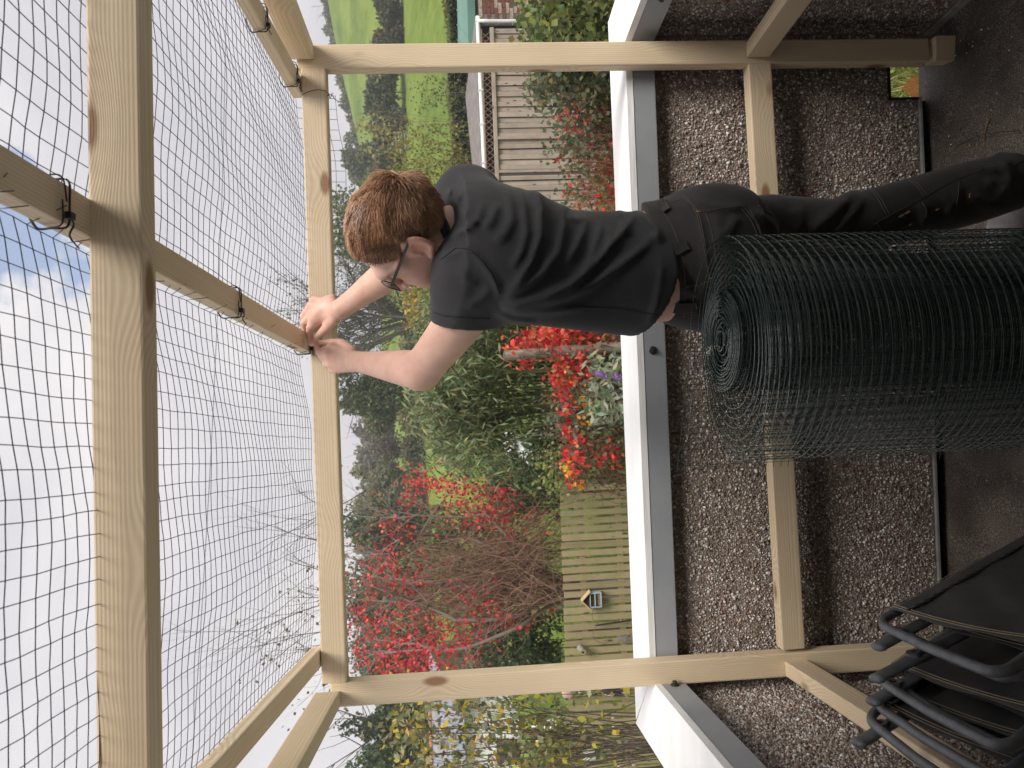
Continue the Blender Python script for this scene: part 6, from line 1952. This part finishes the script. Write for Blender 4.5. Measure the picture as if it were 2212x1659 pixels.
ld = thing("ladder", "white metal ladder lying propped on the lawn left of the left post", "ladder", at(1212, 1570, 11.5))
LA, LB = at(1214, 1548, 11.0), at(1150, 1570, 12.0); LA2, LB2 = at(1216, 1562, 10.9), at(1160, 1602, 11.8)
tubes("rail", [(np.array([LA, LB]), .022)], M_WPVC, ld, 8); tubes("rail", [(np.array([LA2, LB2]), .022)], M_WPVC, ld, 8)
for t in np.linspace(.02, .98, 6): tubes("rung", [(np.array([LA * (1 - t) + LB * t, LA2 * (1 - t) + LB2 * t]), .017)], M_WPVC, ld, 8)
pv = thing("paving_slabs", "pinkish paving slabs on the lawn beyond the slatted fence", "paving", at(1195, 1610, 12.0))
for k in range(6):
    c = at(1195 - (k // 3) * 16, 1590 + (k % 3) * 26, 12.0 + (k // 3) * 1.2); c[2] = GZ + .03
    bx("slab", c - np.array([.19, .3, .03]), c + np.array([.19, .3, .01]), noise_mat("pink_stone", (.42, .30, .24), (.55, .42, .35), 6, .9), pv, .01)

gh = thing("greenhouse", "small white gabled greenhouse on the lawn seen past the bamboo", "greenhouse", at(1195, 985, 20))
gA, gB = at(1196, 1008, 20), at(1196, 962, 20)
gw = gB[0] - gA[0]; ge = at(1150, 985, 20)[2]; gp = at(1128, 985, 20)[2]; gm = (gA[0] + gB[0]) / 2; gz0 = gA[2] - .05
M_GLASSW = noise_mat("misted_pane", (.50, .53, .55), (.66, .69, .70), 3, .15)
for yb in (20.0, 21.4):
    fr = []
    for xx in np.linspace(gA[0], gB[0], 5):
        zt = ge + (gp - ge) * (1 - abs(xx - gm) / (gw / 2)); fr.append((np.array([[xx, yb, gz0], [xx, yb, zt]]), .018))
    fr += [(np.array([[gA[0], yb, ge], [gm, yb, gp], [gB[0], yb, ge]]), .02), (np.array([[gA[0], yb, ge], [gB[0], yb, ge]]), .018), (np.array([[gA[0], yb, gz0 + .3], [gB[0], yb, gz0 + .3]]), .014)]
    tubes("frame", fr, M_WPVC, gh, 5)
for a_, b_ in (((gA[0], ge), (gm, gp)), ((gm, gp), (gB[0], ge))):
    pyd("roof_pane", [(a_[0], 20.0, a_[1] + .02), (a_[0], 21.4, a_[1] + .02), (b_[0], 21.4, b_[1] + .02), (b_[0], 20.0, b_[1] + .02)], [(0, 1, 2, 3)], M_GLASSW, gh)
for xx in (gA[0], gB[0]): pyd("side_pane", [(xx, 20.0, gz0), (xx, 21.4, gz0), (xx, 21.4, ge), (xx, 20.0, ge)], [(0, 1, 2, 3)], M_GLASSW, gh)
bx("back_pane", (gA[0], 21.38, gz0), (gB[0], 21.4, ge), M_GLASSW, gh, 0)
wt_ = thing("white_shelter", "white sheeted garden shelter seen through the leaves beside the greenhouse", "shelter", at(1190, 960, 23))
q0, q1 = at(1172, 990, 23), at(1172, 940, 23)
bx("side_sheet", (q0[0], 23, GZ), (q1[0], 25, at(1110, 960, 23)[2]), M_GLASSW, wt_, .02)
pyd("roof_sheet", [(q0[0] - .1, 22.9, at(1110, 960, 23)[2]), (q1[0] + .1, 22.9, at(1110, 960, 23)[2]), (q1[0] + .1, 24, at(1090, 960, 23)[2]), (q0[0] - .1, 24, at(1090, 960, 23)[2]), (q1[0] + .1, 25.1, at(1110, 960, 23)[2]), (q0[0] - .1, 25.1, at(1110, 960, 23)[2])], [(0, 1, 2, 3), (3, 2, 4, 5)], M_WPVC, wt_)
# ------------------------------------------------------------------ garden plants
def cloud_px(n, y0, y1, x0, x1, Y0, Y1, rnd=rng):
    """Random points inside the block of garden seen between columns x0..x1 and rows y0..y1, Y0..Y1 deep."""
    ys = rnd.uniform(Y0, Y1, n)
    return np.array([at(x, y, Y) for x, y, Y in zip(rnd.uniform(x0, x1, n), rnd.uniform(y0, y1, n), ys)])
def stems(paths_, name, parent, colr, sides=4):
    return tubes(name, paths_, M_BARK, parent, sides, C=np.array(colr))
def wander(A, B, k=7, jit=.05, rnd=rng):
    t = np.linspace(0, 1, k)[:, None]
    L = np.linalg.norm(np.array(B) - np.array(A))
    p = np.array(A) * (1 - t) + np.array(B) * t
    p[1:-1] += rnd.normal(0, jit * L, (k - 2, 3))
    return smooth_path(p, 3 * k)

# --- bamboo
bmb = thing("bamboo", "large dense clump of bamboo with narrow drooping grey-green leaves", "bamboo", at(1330, 820, 9.2))
culm, LP, LD = [], [], []
for k in range(150):
    y_t = 575 + 430 * rng.beta(1.4, 1.4); topx = 898 + 150 * rng.uniform() ** 1.3 + 60 * abs((y_t - 800) / 230) ** 2
    Y = rng.uniform(8.2, 9.6)
    A = at(1330, 800 + (y_t - 800) * .55, Y); A[2] = GZ
    B = at(topx, y_t, Y + rng.normal(0, .3))
    mid_ = A * .35 + B * .65 + np.array([(A[0] - B[0]) * .35, 0, .25])
    pth_ = smooth_path([A, mid_, B, B + np.array([(B[0] - A[0]) * .25 + rng.normal(0, .1), rng.normal(0, .1), -.22])], 30)
    culm.append((pth_, np.linspace(.009, .002, len(pth_))))
    m = len(pth_)
    for q in range(150):
        i = int(m * (0.22 + .78 * rng.beta(1.6, 1.0))) - 1
        p_ = pth_[i] + rng.normal(0, .10, 3)
        LP.append(p_); LD.append(np.array([rng.normal(0, .75), rng.normal(-.2, .5), -.75 + rng.normal(0, .35)]))
stems(culm, "culm", bmb, (.10, .11, .04), 4)
LP = np.array(LP); LD = np.array(LD)
leaves("leaf_mass", LP, rng.uniform(.075, .15, len(LP)), .10, tint(len(LP), [(.115, .140, .072), (.150, .175, .088), (.090, .112, .060), (.20, .22, .10)], .3), bmb, dirs=LD)

# --- tree smothered in red creeper
ct_ = thing("creeper_tree", "bare-branched tree overgrown with scarlet creeper behind the slatted fence", "tree", at(1330, 1250, 10.4))
base = at(1330, 1265, 10.4); base[2] = GZ
pth, tips = [], []
limb = [((1215, 1255), (1010, 1160), .05), ((1215, 1265), (960, 1260), .055), ((1212, 1285), (985, 1340), .05), ((1215, 1245), (1050, 1110), .035), ((1215, 1300), (1010, 1400), .04), ((1212, 1270), (1020, 1300), .04), ((1215, 1275), (940, 1400), .045)]
for k, ((ax_, ay_), (bx_, by_), r0) in enumerate(limb):
    A = at(ax_, ay_, 10.3 + rng.normal(0, .15)); A0 = A.copy(); A0[2] = GZ
    B = at(bx_, by_, 10.3 + rng.normal(0, .35))
    tr = smooth_path([A0, A, (A + B) / 2 + rng.normal(0, .06, 3), B], 24)
    pth.append((tr, np.linspace(r0, r0 * .6, len(tr))))
    a_, b_ = branch_tree(B, at(780 + rng.uniform(-20, 50), by_ + rng.normal(0, 45), 10.3 + rng.normal(0, .4)), r0 * .55, 3, .55, 4, .10, seed=200 + k)
    pth += a_; tips.append(b_)
stems(pth, "trunk", ct_, (.24, .215, .19), 5)
# tall bare shoots that rise above the top rail
sh_ = []
for (x0, y0, x1, y1) in ((760, 1290, 430, 1330), (780, 1340, 520, 1430), (770, 1180, 585, 1165), (800, 1250, 610, 1220), (790, 1380, 640, 1420), (760, 1120, 600, 1080), (790, 1060, 560, 1195)):
    a_, b_ = branch_tree(at(x0, y0, 10.3), at(x1, y1, 10.2), .009, 2, .5, 4, .10, seed=int(x0 + y1), up=.1)
    sh_ += a_
stems(sh_, "bare_shoots", ct_, (.16, .145, .13), 4)
vine = []
for k in range(420):
    A = at(1215 + rng.uniform(-60, 20), rng.choice([1120, 1190, 1255, 1270, 1290]) + rng.normal(0, 22), 10.0 + rng.normal(0, .25))
    B = at(rng.uniform(830, 1120), np.clip(rng.normal(1250, 85), 1080, 1440), 10.1 + rng.normal(0, .4))
    vine.append((wander(A, B, 6, .07), .0042))
stems(vine, "vine_stems", ct_, (.26, .155, .11), 3)
RED = [(.46, .036, .050), (.52, .055, .062), (.38, .024, .038), (.54, .10, .065), (.46, .050, .080)]
tall = np.concatenate(tips)
P = []
for (x, y, sx, sy, n) in ((905, 1045, 18, 16, 60), (960, 1045, 45, 10, 230), (1000, 1062, 48, 14, 260), (1045, 1095, 36, 26, 220), (1075, 1110, 30, 22, 120), (1010, 1120, 40, 22, 120), (875, 1085, 10, 20, 45), (835, 1125, 12, 12, 40),
                          (862, 1160, 22, 20, 100), (825, 1210, 20, 25, 110), (850, 1235, 35, 25, 150), (900, 1250, 40, 22, 110), (800, 1265, 22, 25, 90), (785, 1330, 22, 26, 120), (830, 1345, 30, 26, 130), (880, 1300, 22, 22, 100),
                          (870, 1395, 36, 34, 260), (920, 1430, 50, 26, 340), (955, 1400, 40, 30, 260), (1000, 1375, 34, 24, 190), (840, 1440, 30, 18, 160), (1035, 1320, 22, 28, 110), (1060, 1290, 18, 20, 70), (1100, 1335, 20, 14, 60), (1130, 1352, 12, 10, 30),
                          (1190, 1322, 5, 6, 10), (1000, 1290, 20, 20, 60), (1080, 1180, 25, 15, 40), (1150, 1160, 20, 8, 22), (1160, 1105, 14, 8, 18), (790, 1400, 18, 25, 100), (905, 1010, 22, 8, 26), (940, 1340, 25, 20, 90), (1090, 1060, 14, 7, 26)):
    for q in range(int(n * .95)): P.append(at(x + rng.normal(0, sx), y + rng.normal(0, sy), 10.0 + rng.normal(0, .35)))
P = np.array(P)
leaves("creeper_leaves", P, rng.uniform(.030, .066, len(P)), .42, tint(len(P), RED, .25, .06), ct_, droop=.9)
pg = tall[rng.integers(0, len(tall), 900)] + rng.normal(0, .15, (900, 3))
leaves("sparse_leaves", pg, rng.uniform(.04, .08, 900), .4, tint(900, [(.10, .11, .05), (.13, .11, .05)]), ct_)
# evergreen shrubs behind it, on the lawn
def shrub(name, label, y0, y1, x0, x1, Y0, Y1, n, size, aspect, cols, stemcol=(.09, .07, .05), ns=14, group=None, droop=.2, cat="shrub", base_x=None, leafname="leaf_mass"):
    c = at(x1, (y0 + y1) / 2, (Y0 + Y1) / 2)
    o = thing(name, label, cat, (c[0], c[1], max(min(c[2], float(terr(c[0], c[1])) + .02), float(terr(c[0], c[1])))), group)
    st_, pts = [], []
    for k in range(max(4, int(ns * .7))):
        Y = rng.uniform(Y0, Y1)
        B = at(rng.uniform(x0, x0 * .6 + x1 * .4), rng.uniform(y0, y1), Y)
        A = at(x1, (y0 + y1) / 2 + (rng.uniform(y0, y1) - (y0 + y1) / 2) * .5, Y); A[2] = float(terr(A[0], A[1])) - .02
        a_, b_ = branch_tree(A, B, .010 + .004 * rng.uniform(), 2, .45, 4, .08, seed=int(rng.integers(1e6)))
        st_ += a_; pts.append(b_)
    pts = np.concatenate(pts)
    keep_ = []
    for p__, r__ in st_:
        uu, vv = px_of(p__)
        if uu.min() > x0 - 12 and vv.min() > y0 - 25 and vv.max() < y1 + 25: keep_.append((p__, np.asarray(r__) * .8))
    stems(keep_ or st_[:3], "stem", o, [q * 1.5 for q in stemcol], 3)
    u, v = px_of(pts)
    ok = (u > x0 - 15) & (u < x1 + 20) & (v > y0 - 15) & (v < y1 + 15)
    if ok.sum() > 20: pts = pts[ok]
    a = rng.integers(0, len(pts), int(n * .6)); P1 = pts[a] + rng.normal(0, .06, (len(a), 3))
    P2 = cloud_px(n - len(a), y0, y1, x0, x1, Y0, Y1)
    cl = np.sin(P2 @ np.array([5.1, 3.3, 6.2])) + np.sin(P2 @ np.array([-3.2, 4.1, 7.7]))
    P2 = P2[cl > -.6]
    P = np.concatenate([P1, P2])
    leaves(leafname, P, size * rng.uniform(.7, 1.35, len(P)), aspect, tint(len(P), cols, .3), o, droop=droop)
    return o
shrub("evergreen_shrub", "dark glossy evergreen shrub behind the lower left of the creeper tree", 1330, 1460, 1020, 1190, 11.5, 12.5, 3800, .075, .42, [(.050, .070, .036), (.070, .092, .048), (.10, .12, .07)])
shrub("evergreen_shrub", "dark leafy shrub between the creeper tree and the small greenhouse", 1000, 1110, 1060, 1215, 12.2, 13.4, 3600, .075, .40, [(.042, .060, .030), (.060, .082, .040), (.090, .105, .06)])
shrub("evergreen_shrub", "olive shrub behind the trunk of the creeper tree", 1110, 1330, 930, 1120, 12.5, 13.6, 4200, .085, .40, [(.095, .100, .050), (.12, .12, .06), (.075, .082, .042)])
shrub("evergreen_shrub", "dark shrub under the bamboo's left edge by the lawn", 900, 985, 1150, 1220, 10.5, 11.3, 1500, .065, .4, [(.050, .070, .030), (.075, .095, .04)])
shrub("evergreen_shrub", "bright green shrub peeping between the bamboo and the person's shirt", 690, 720, 1080, 1200, 9.8, 10.4, 1100, .06, .45, [(.10, .14, .03), (.14, .17, .04)])

# --- left: pale-leaved willow shrub close to the balcony
shrub("sallow_shrub", "tall thin-stemmed shrub with pale olive and yellow leaves left of the left post", 1490, 1740, 850, 1230, 5.2, 6.4, 2500, .060, .30, [(.16, .165, .085), (.12, .13, .06), (.19, .175, .095), (.34, .25, .035)], (.085, .065, .05), 34)
shrub("sallow_shrub", "lower leafy shoots of the sallow in front of the slatted fence", 1500, 1720, 1080, 1330, 5.0, 6.0, 260, .060, .34, [(.16, .18, .09), (.13, .14, .06), (.32, .26, .04)], (.085, .065, .05), 6)

# --- right of the person: yellowing sapling, and young tree
shrub("yellowing_sapling", "thin sapling with small yellow-green leaves in front of the hedge, right of the hair", 268, 455, 850, 1000, 18.5, 20, 3000, .075, .40, [(.20, .19, .055), (.16, .17, .05), (.26, .21, .05), (.11, .12, .045)], (.10, .085, .06), 16)
shrub("yellowing_sapling", "small wispy sapling in front of the bright field right of the yellowing one", 178, 235, 898, 985, 18.8, 19.6, 320, .07, .4, [(.12, .13, .06), (.10, .11, .05)], (.11, .10, .08), 6)
shrub("yellowing_sapling", "tall pale-leaved shoot rising above the yellowing sapling beside the hair", 262, 330, 780, 860, 18.6, 19.2, 330, .095, .42, [(.22, .20, .09), (.17, .16, .07)], (.12, .10, .08), 5)
shrub("yellowing_sapling", "yellow-flecked shrub under the raised right forearm", 592, 690, 885, 950, 18, 20, 1900, .09, .4, [(.17, .17, .055), (.12, .135, .045), (.42, .24, .03)], (.10, .085, .06), 10)

# --- old post with scarlet creeper, and the tangle beside it
op = thing("garden_post", "old round grey garden post wound with scarlet creeper left of the shirt hem", "post", at(1335, 752, 6.5))
pA, pB = at(1400, 746, 6.5), at(1089, 768, 6.5)
tubes("shaft", [(np.array([pA * (1 - t) + pB * t + rng.normal(0, .003, 3) for t in np.linspace(0, 1, 14)]), np.linspace(.052, .044, 14))], noise_mat("lichened_wood", (.17, .14, .11), (.32, .28, .23), 18, .9, .6, 60, stretch=(4, 4, .5)), op, 14)
pyd("top_cut", [pB + .044 * np.array([math.cos(t), math.sin(t), 0]) + np.array([0, 0, .002]) for t in np.linspace(0, 2 * math.pi, 14, endpoint=False)], [tuple(range(14))], M_OLDWOOD, op)

def red_patch(spec, Y, sy=.25, size=(.045, .085)):
    P = []
    for (x, y, sx, sy_, n) in spec:
        for q in range(n): P.append(at(x + rng.normal(0, sx), y + rng.normal(0, sy_), Y + rng.normal(0, sy)))
    return np.array(P)
RED2 = [(.46, .040, .034), (.40, .026, .034), (.48, .085, .050), (.36, .022, .028), (.46, .15, .08)]
sc = thing("scarlet_creeper", "bright scarlet creeper spilling over the tangled hedge left of the shirt hem", "creeper", at(1340, 850, 6.8))
vin = []
for k in range(320):
    y = rng.uniform(690, 1050); A = at(1360 + rng.uniform(0, 40), y + rng.normal(0, 30), rng.uniform(6.4, 7.3)); A[2] = max(A[2], GZ)
    B = at(rng.uniform(1180, 1310) + 12 * math.sin(y * .04), y + rng.normal(0, 35), rng.uniform(6.4, 7.3))
    vin.append((wander(A, B, 6, .10), .0026))
for k in range(26):
    vin.append((wander(pA * .3 + pB * .7 + rng.normal(0, .05, 3), pB + rng.normal(0, .06, 3) - np.array([0, 0, .2]), 6, .16), .003))
stems(vin, "stem", sc, (.16, .085, .05), 3)
P = red_patch([(1195, 722, 34, 20, 420), (1240, 715, 30, 14, 200), (1160, 745, 22, 14, 120), (1110, 765, 12, 10, 45), (1130, 745, 18, 8, 60), (1215, 790, 14, 12, 90), (1225, 765, 30, 8, 120), (1260, 775, 22, 16, 90), (1212, 820, 14, 14, 110), (1235, 800, 12, 10, 60), (1265, 812, 18, 14, 110),
               (1214, 850, 10, 12, 60), (1225, 880, 8, 10, 50), (1222, 930, 8, 8, 40), (1240, 955, 10, 10, 60), (1225, 985, 10, 10, 50), (1250, 1000, 12, 12, 60), (1235, 1030, 10, 12, 60), (1300, 985, 16, 10, 50), (1320, 965, 8, 8, 24), (1330, 1000, 8, 8, 20), (1290, 740, 30, 12, 90), (1130, 790, 14, 7, 26)], 6.75)
leaves("leaf_mass", P, rng.uniform(.035, .075, len(P)), .36, tint(len(P), RED2, .25, .06), sc, droop=.7)
P = red_patch([(1255, 855, 14, 10, 30), (1268, 872, 8, 8, 26), (1262, 905, 8, 8, 16), (1230, 1020, 8, 10, 20), (1245, 1045, 8, 6, 14), (1240, 815, 10, 10, 16)], 6.7)
leaves("yellow_leaves", P, rng.uniform(.04, .07, len(P)), .42, tint(len(P), [(.58, .33, .035), (.60, .24, .04)], .2, .05), sc, droop=.6)
shrub("hedge_tangle", "low tangle of dull green leaves and brown stems under the scarlet creeper", 695, 1050, 1235, 1370, 6.5, 7.4, 3400, .045, .42, [(.085, .095, .055), (.065, .075, .042), (.12, .105, .06), (.10, .12, .07)], (.13, .075, .05), 26)
shrub("grey_leaved_shrub", "sprig of small round grey leaves rising out of the scarlet creeper", 860, 930, 1188, 1260, 6.8, 7.1, 420, .03, .75, [(.14, .16, .115), (.11, .125, .09)], (.12, .09, .07), 6)
shrub("yellow_green_shrub", "light yellow-green shrub between the slatted fence and the bamboo", 985, 1052, 1175, 1260, 7.2, 7.8, 650, .05, .34, [(.21, .22, .07), (.16, .18, .06), (.12, .14, .05)], (.11, .09, .06), 8)
bd = shrub("buddleia", "silvery-leaved buddleia with two purple flower spikes behind the coping", 768, 900, 1262, 1368, 5.8, 6.4, 700, .085, .17, [(.19, .22, .155), (.14, .18, .105), (.24, .27, .20)], (.14, .12, .09), 12, droop=.5)
M_PURPLE = noise_mat("purple_flower", (.22, .08, .36), (.34, .16, .50), 60, .8, .8, 200)
for (x, y, L) in ((1297, 808, 22), (1336, 814, 13)):
    A, B = at(x - L / 2, y - 3, 5.85), at(x + L / 2, y + 4, 5.85)
    pts = np.array([A * (1 - t) + B * t for t in np.linspace(0, 1, 8)])
    fs = tubes("flower_spike", [(pts, [.004, .014, .017, .018, .017, .014, .010, .003])], M_PURPLE, bd, 8)
    Pf = pts[rng.integers(0, 8, 140)] + rng.normal(0, .010, (140, 3)); leaves("florets", Pf, .012, .5, tint(140, [(.26, .10, .42), (.36, .18, .52)]), fs)

# --- right: climbers in front of the board fence
shrub("ivy_climber", "dense leafy climber at the right edge above the white coping", -60, 95, 1150, 1345, 5.6, 6.6, 5200, .055, .52, [(.085, .110, .040), (.14, .165, .05), (.065, .085, .035), (.20, .21, .065)], (.10, .08, .06), 22)
shrub("ivy_climber", "grey-green ragged climber right of the right post in front of the board fence", 85, 215, 1160, 1345, 5.8, 6.8, 4200, .050, .46, [(.090, .105, .062), (.13, .145, .09), (.075, .088, .05), (.17, .15, .06)], (.12, .09, .07), 20)
shrub("ivy_climber", "sparse climber with dull leaves and reddish stems left of the right post", 205, 330, 1200, 1350, 6.0, 7.0, 1900, .045, .46, [(.085, .10, .062), (.12, .13, .08), (.11, .085, .05)], (.16, .08, .055), 22)
shrub("ivy_climber", "twiggy reddish climber between the board fence and the person's back", 320, 470, 1222, 1350, 6.0, 7.0, 1000, .040, .42, [(.10, .11, .05), (.14, .11, .06), (.085, .095, .05)], (.20, .085, .06), 34)
P = red_patch([(1318, 405, 8, 8, 34), (1330, 385, 7, 10, 28), (1300, 372, 5, 5, 16), (1315, 345, 6, 6, 14), (1328, 300, 6, 10, 18), (1230, 255, 14, 20, 36), (1215, 325, 6, 20, 12), (1265, 290, 18, 30, 18), (1300, 240, 16, 18, 16), (1280, 420, 24, 20, 20), (1310, 440, 16, 10, 20), (1250, 400, 14, 20, 10)], 6.2)
rc = thing("scarlet_creeper", "scattered scarlet creeper leaves between the right post and the person's back", "creeper", at(1345, 350, 6.2))
leaves("leaf_mass", P, rng.uniform(.028, .06, len(P)), .40, tint(len(P), RED2, .25, .06), rc, droop=.6)
vin = [(wander(at(1360, y, 6.2 + rng.normal(0, .2)), at(rng.uniform(1225, 1320), y + rng.normal(0, 40), 6.2 + rng.normal(0, .2)), 6, .10), .0022) for y in rng.uniform(220, 470, 120)]
stems(vin, "stem", rc, (.24, .09, .06), 3)

# --- overhead cable across the sky
cb = thing("overhead_cable", "thin overhead cable crossing the sky above the roof mesh", "cable", at(470, 900, 14))
tubes("wire", [(smooth_path([at(492, -150, 16), at(480, 400, 15), at(462, 850, 14), at(440, 1250, 13), at(405, 1800, 12)], 40), .006)], M_BOLT, cb, 4)

# --- rough grass outside the drain notch, and the broken brick
gp = []
n = 9000
P = np.column_stack([rng.uniform(.55, 1.75, n), rng.uniform(2.52, 3.9, n), np.zeros(n)]); P[:, 2] = terr(P[:, 0], P[:, 1])
D_ = np.column_stack([rng.normal(0, .5, n), rng.normal(-.1, .5, n), rng.uniform(.25, 1, n)])
V, F, C = leaf_arrays(P, rng.uniform(.06, .17, n), .035, tint(n, [(.20, .24, .07), (.25, .27, .09), (.32, .30, .13), (.15, .19, .06)], .3), dirs=D_)  # blade colours lightened to make up for the parapet's shadow
tag(obj("rough_grass", mesh_np("rough_grass", V, F, C), M_LEAF), "rough grass growing outside the drain notch of the parapet", "grass", kind="stuff")
br = thing("broken_brick", "orange broken brick lying outside the drain notch by the right post", "brick", at(1985, 178, 2.50))
bc = at(1975, 178, 2.52); hb = at(1958, 170, 2.52)
M_OB = noise_mat("orange_brick", (.42, .17, .04), (.60, .27, .07), 60, .9, .6, 160)
w0, w1 = at(1960, 198, 2.52)[0], at(1960, 163, 2.52)[0]
pyd("lump", [(w0, 2.49, -.34), (w1, 2.49, -.34), (w1, 2.58, -.34), (w0, 2.58, -.34), (w0, 2.49, hb[2] - .045), (w1 - .004, 2.49, hb[2] - .05), (w1, 2.58, hb[2] - .06), (w0, 2.58, hb[2] - .06), ((w0 + w1) / 2 + .012, 2.50, hb[2]), ((w0 + w1) / 2, 2.57, hb[2] - .012)],
    [(0, 3, 2, 1), (0, 1, 5, 8, 4), (1, 2, 6, 5), (2, 3, 7, 9, 6), (3, 0, 4, 7), (4, 8, 9, 7), (5, 6, 9, 8)], M_OB, br)
# ------------------------------------------------------------------ damp air over the valley
M_HAZE = bpy.data.materials.new("haze"); M_HAZE.use_nodes = True
hn = M_HAZE.node_tree; hn.nodes.clear()
ho = hn.nodes.new('ShaderNodeOutputMaterial'); hv = hn.nodes.new('ShaderNodeVolumePrincipled')
hv.inputs['Color'].default_value = (.86, .88, .92, 1); hv.inputs['Density'].default_value = 0.0016; hv.inputs['Anisotropy'].default_value = 0.2
hn.links.new(hv.outputs['Volume'], ho.inputs['Volume'])
tag(obj("haze", box_me("haze", (-640, -6, -3.0), (640, 720, 46)), M_HAZE), kind="stuff")
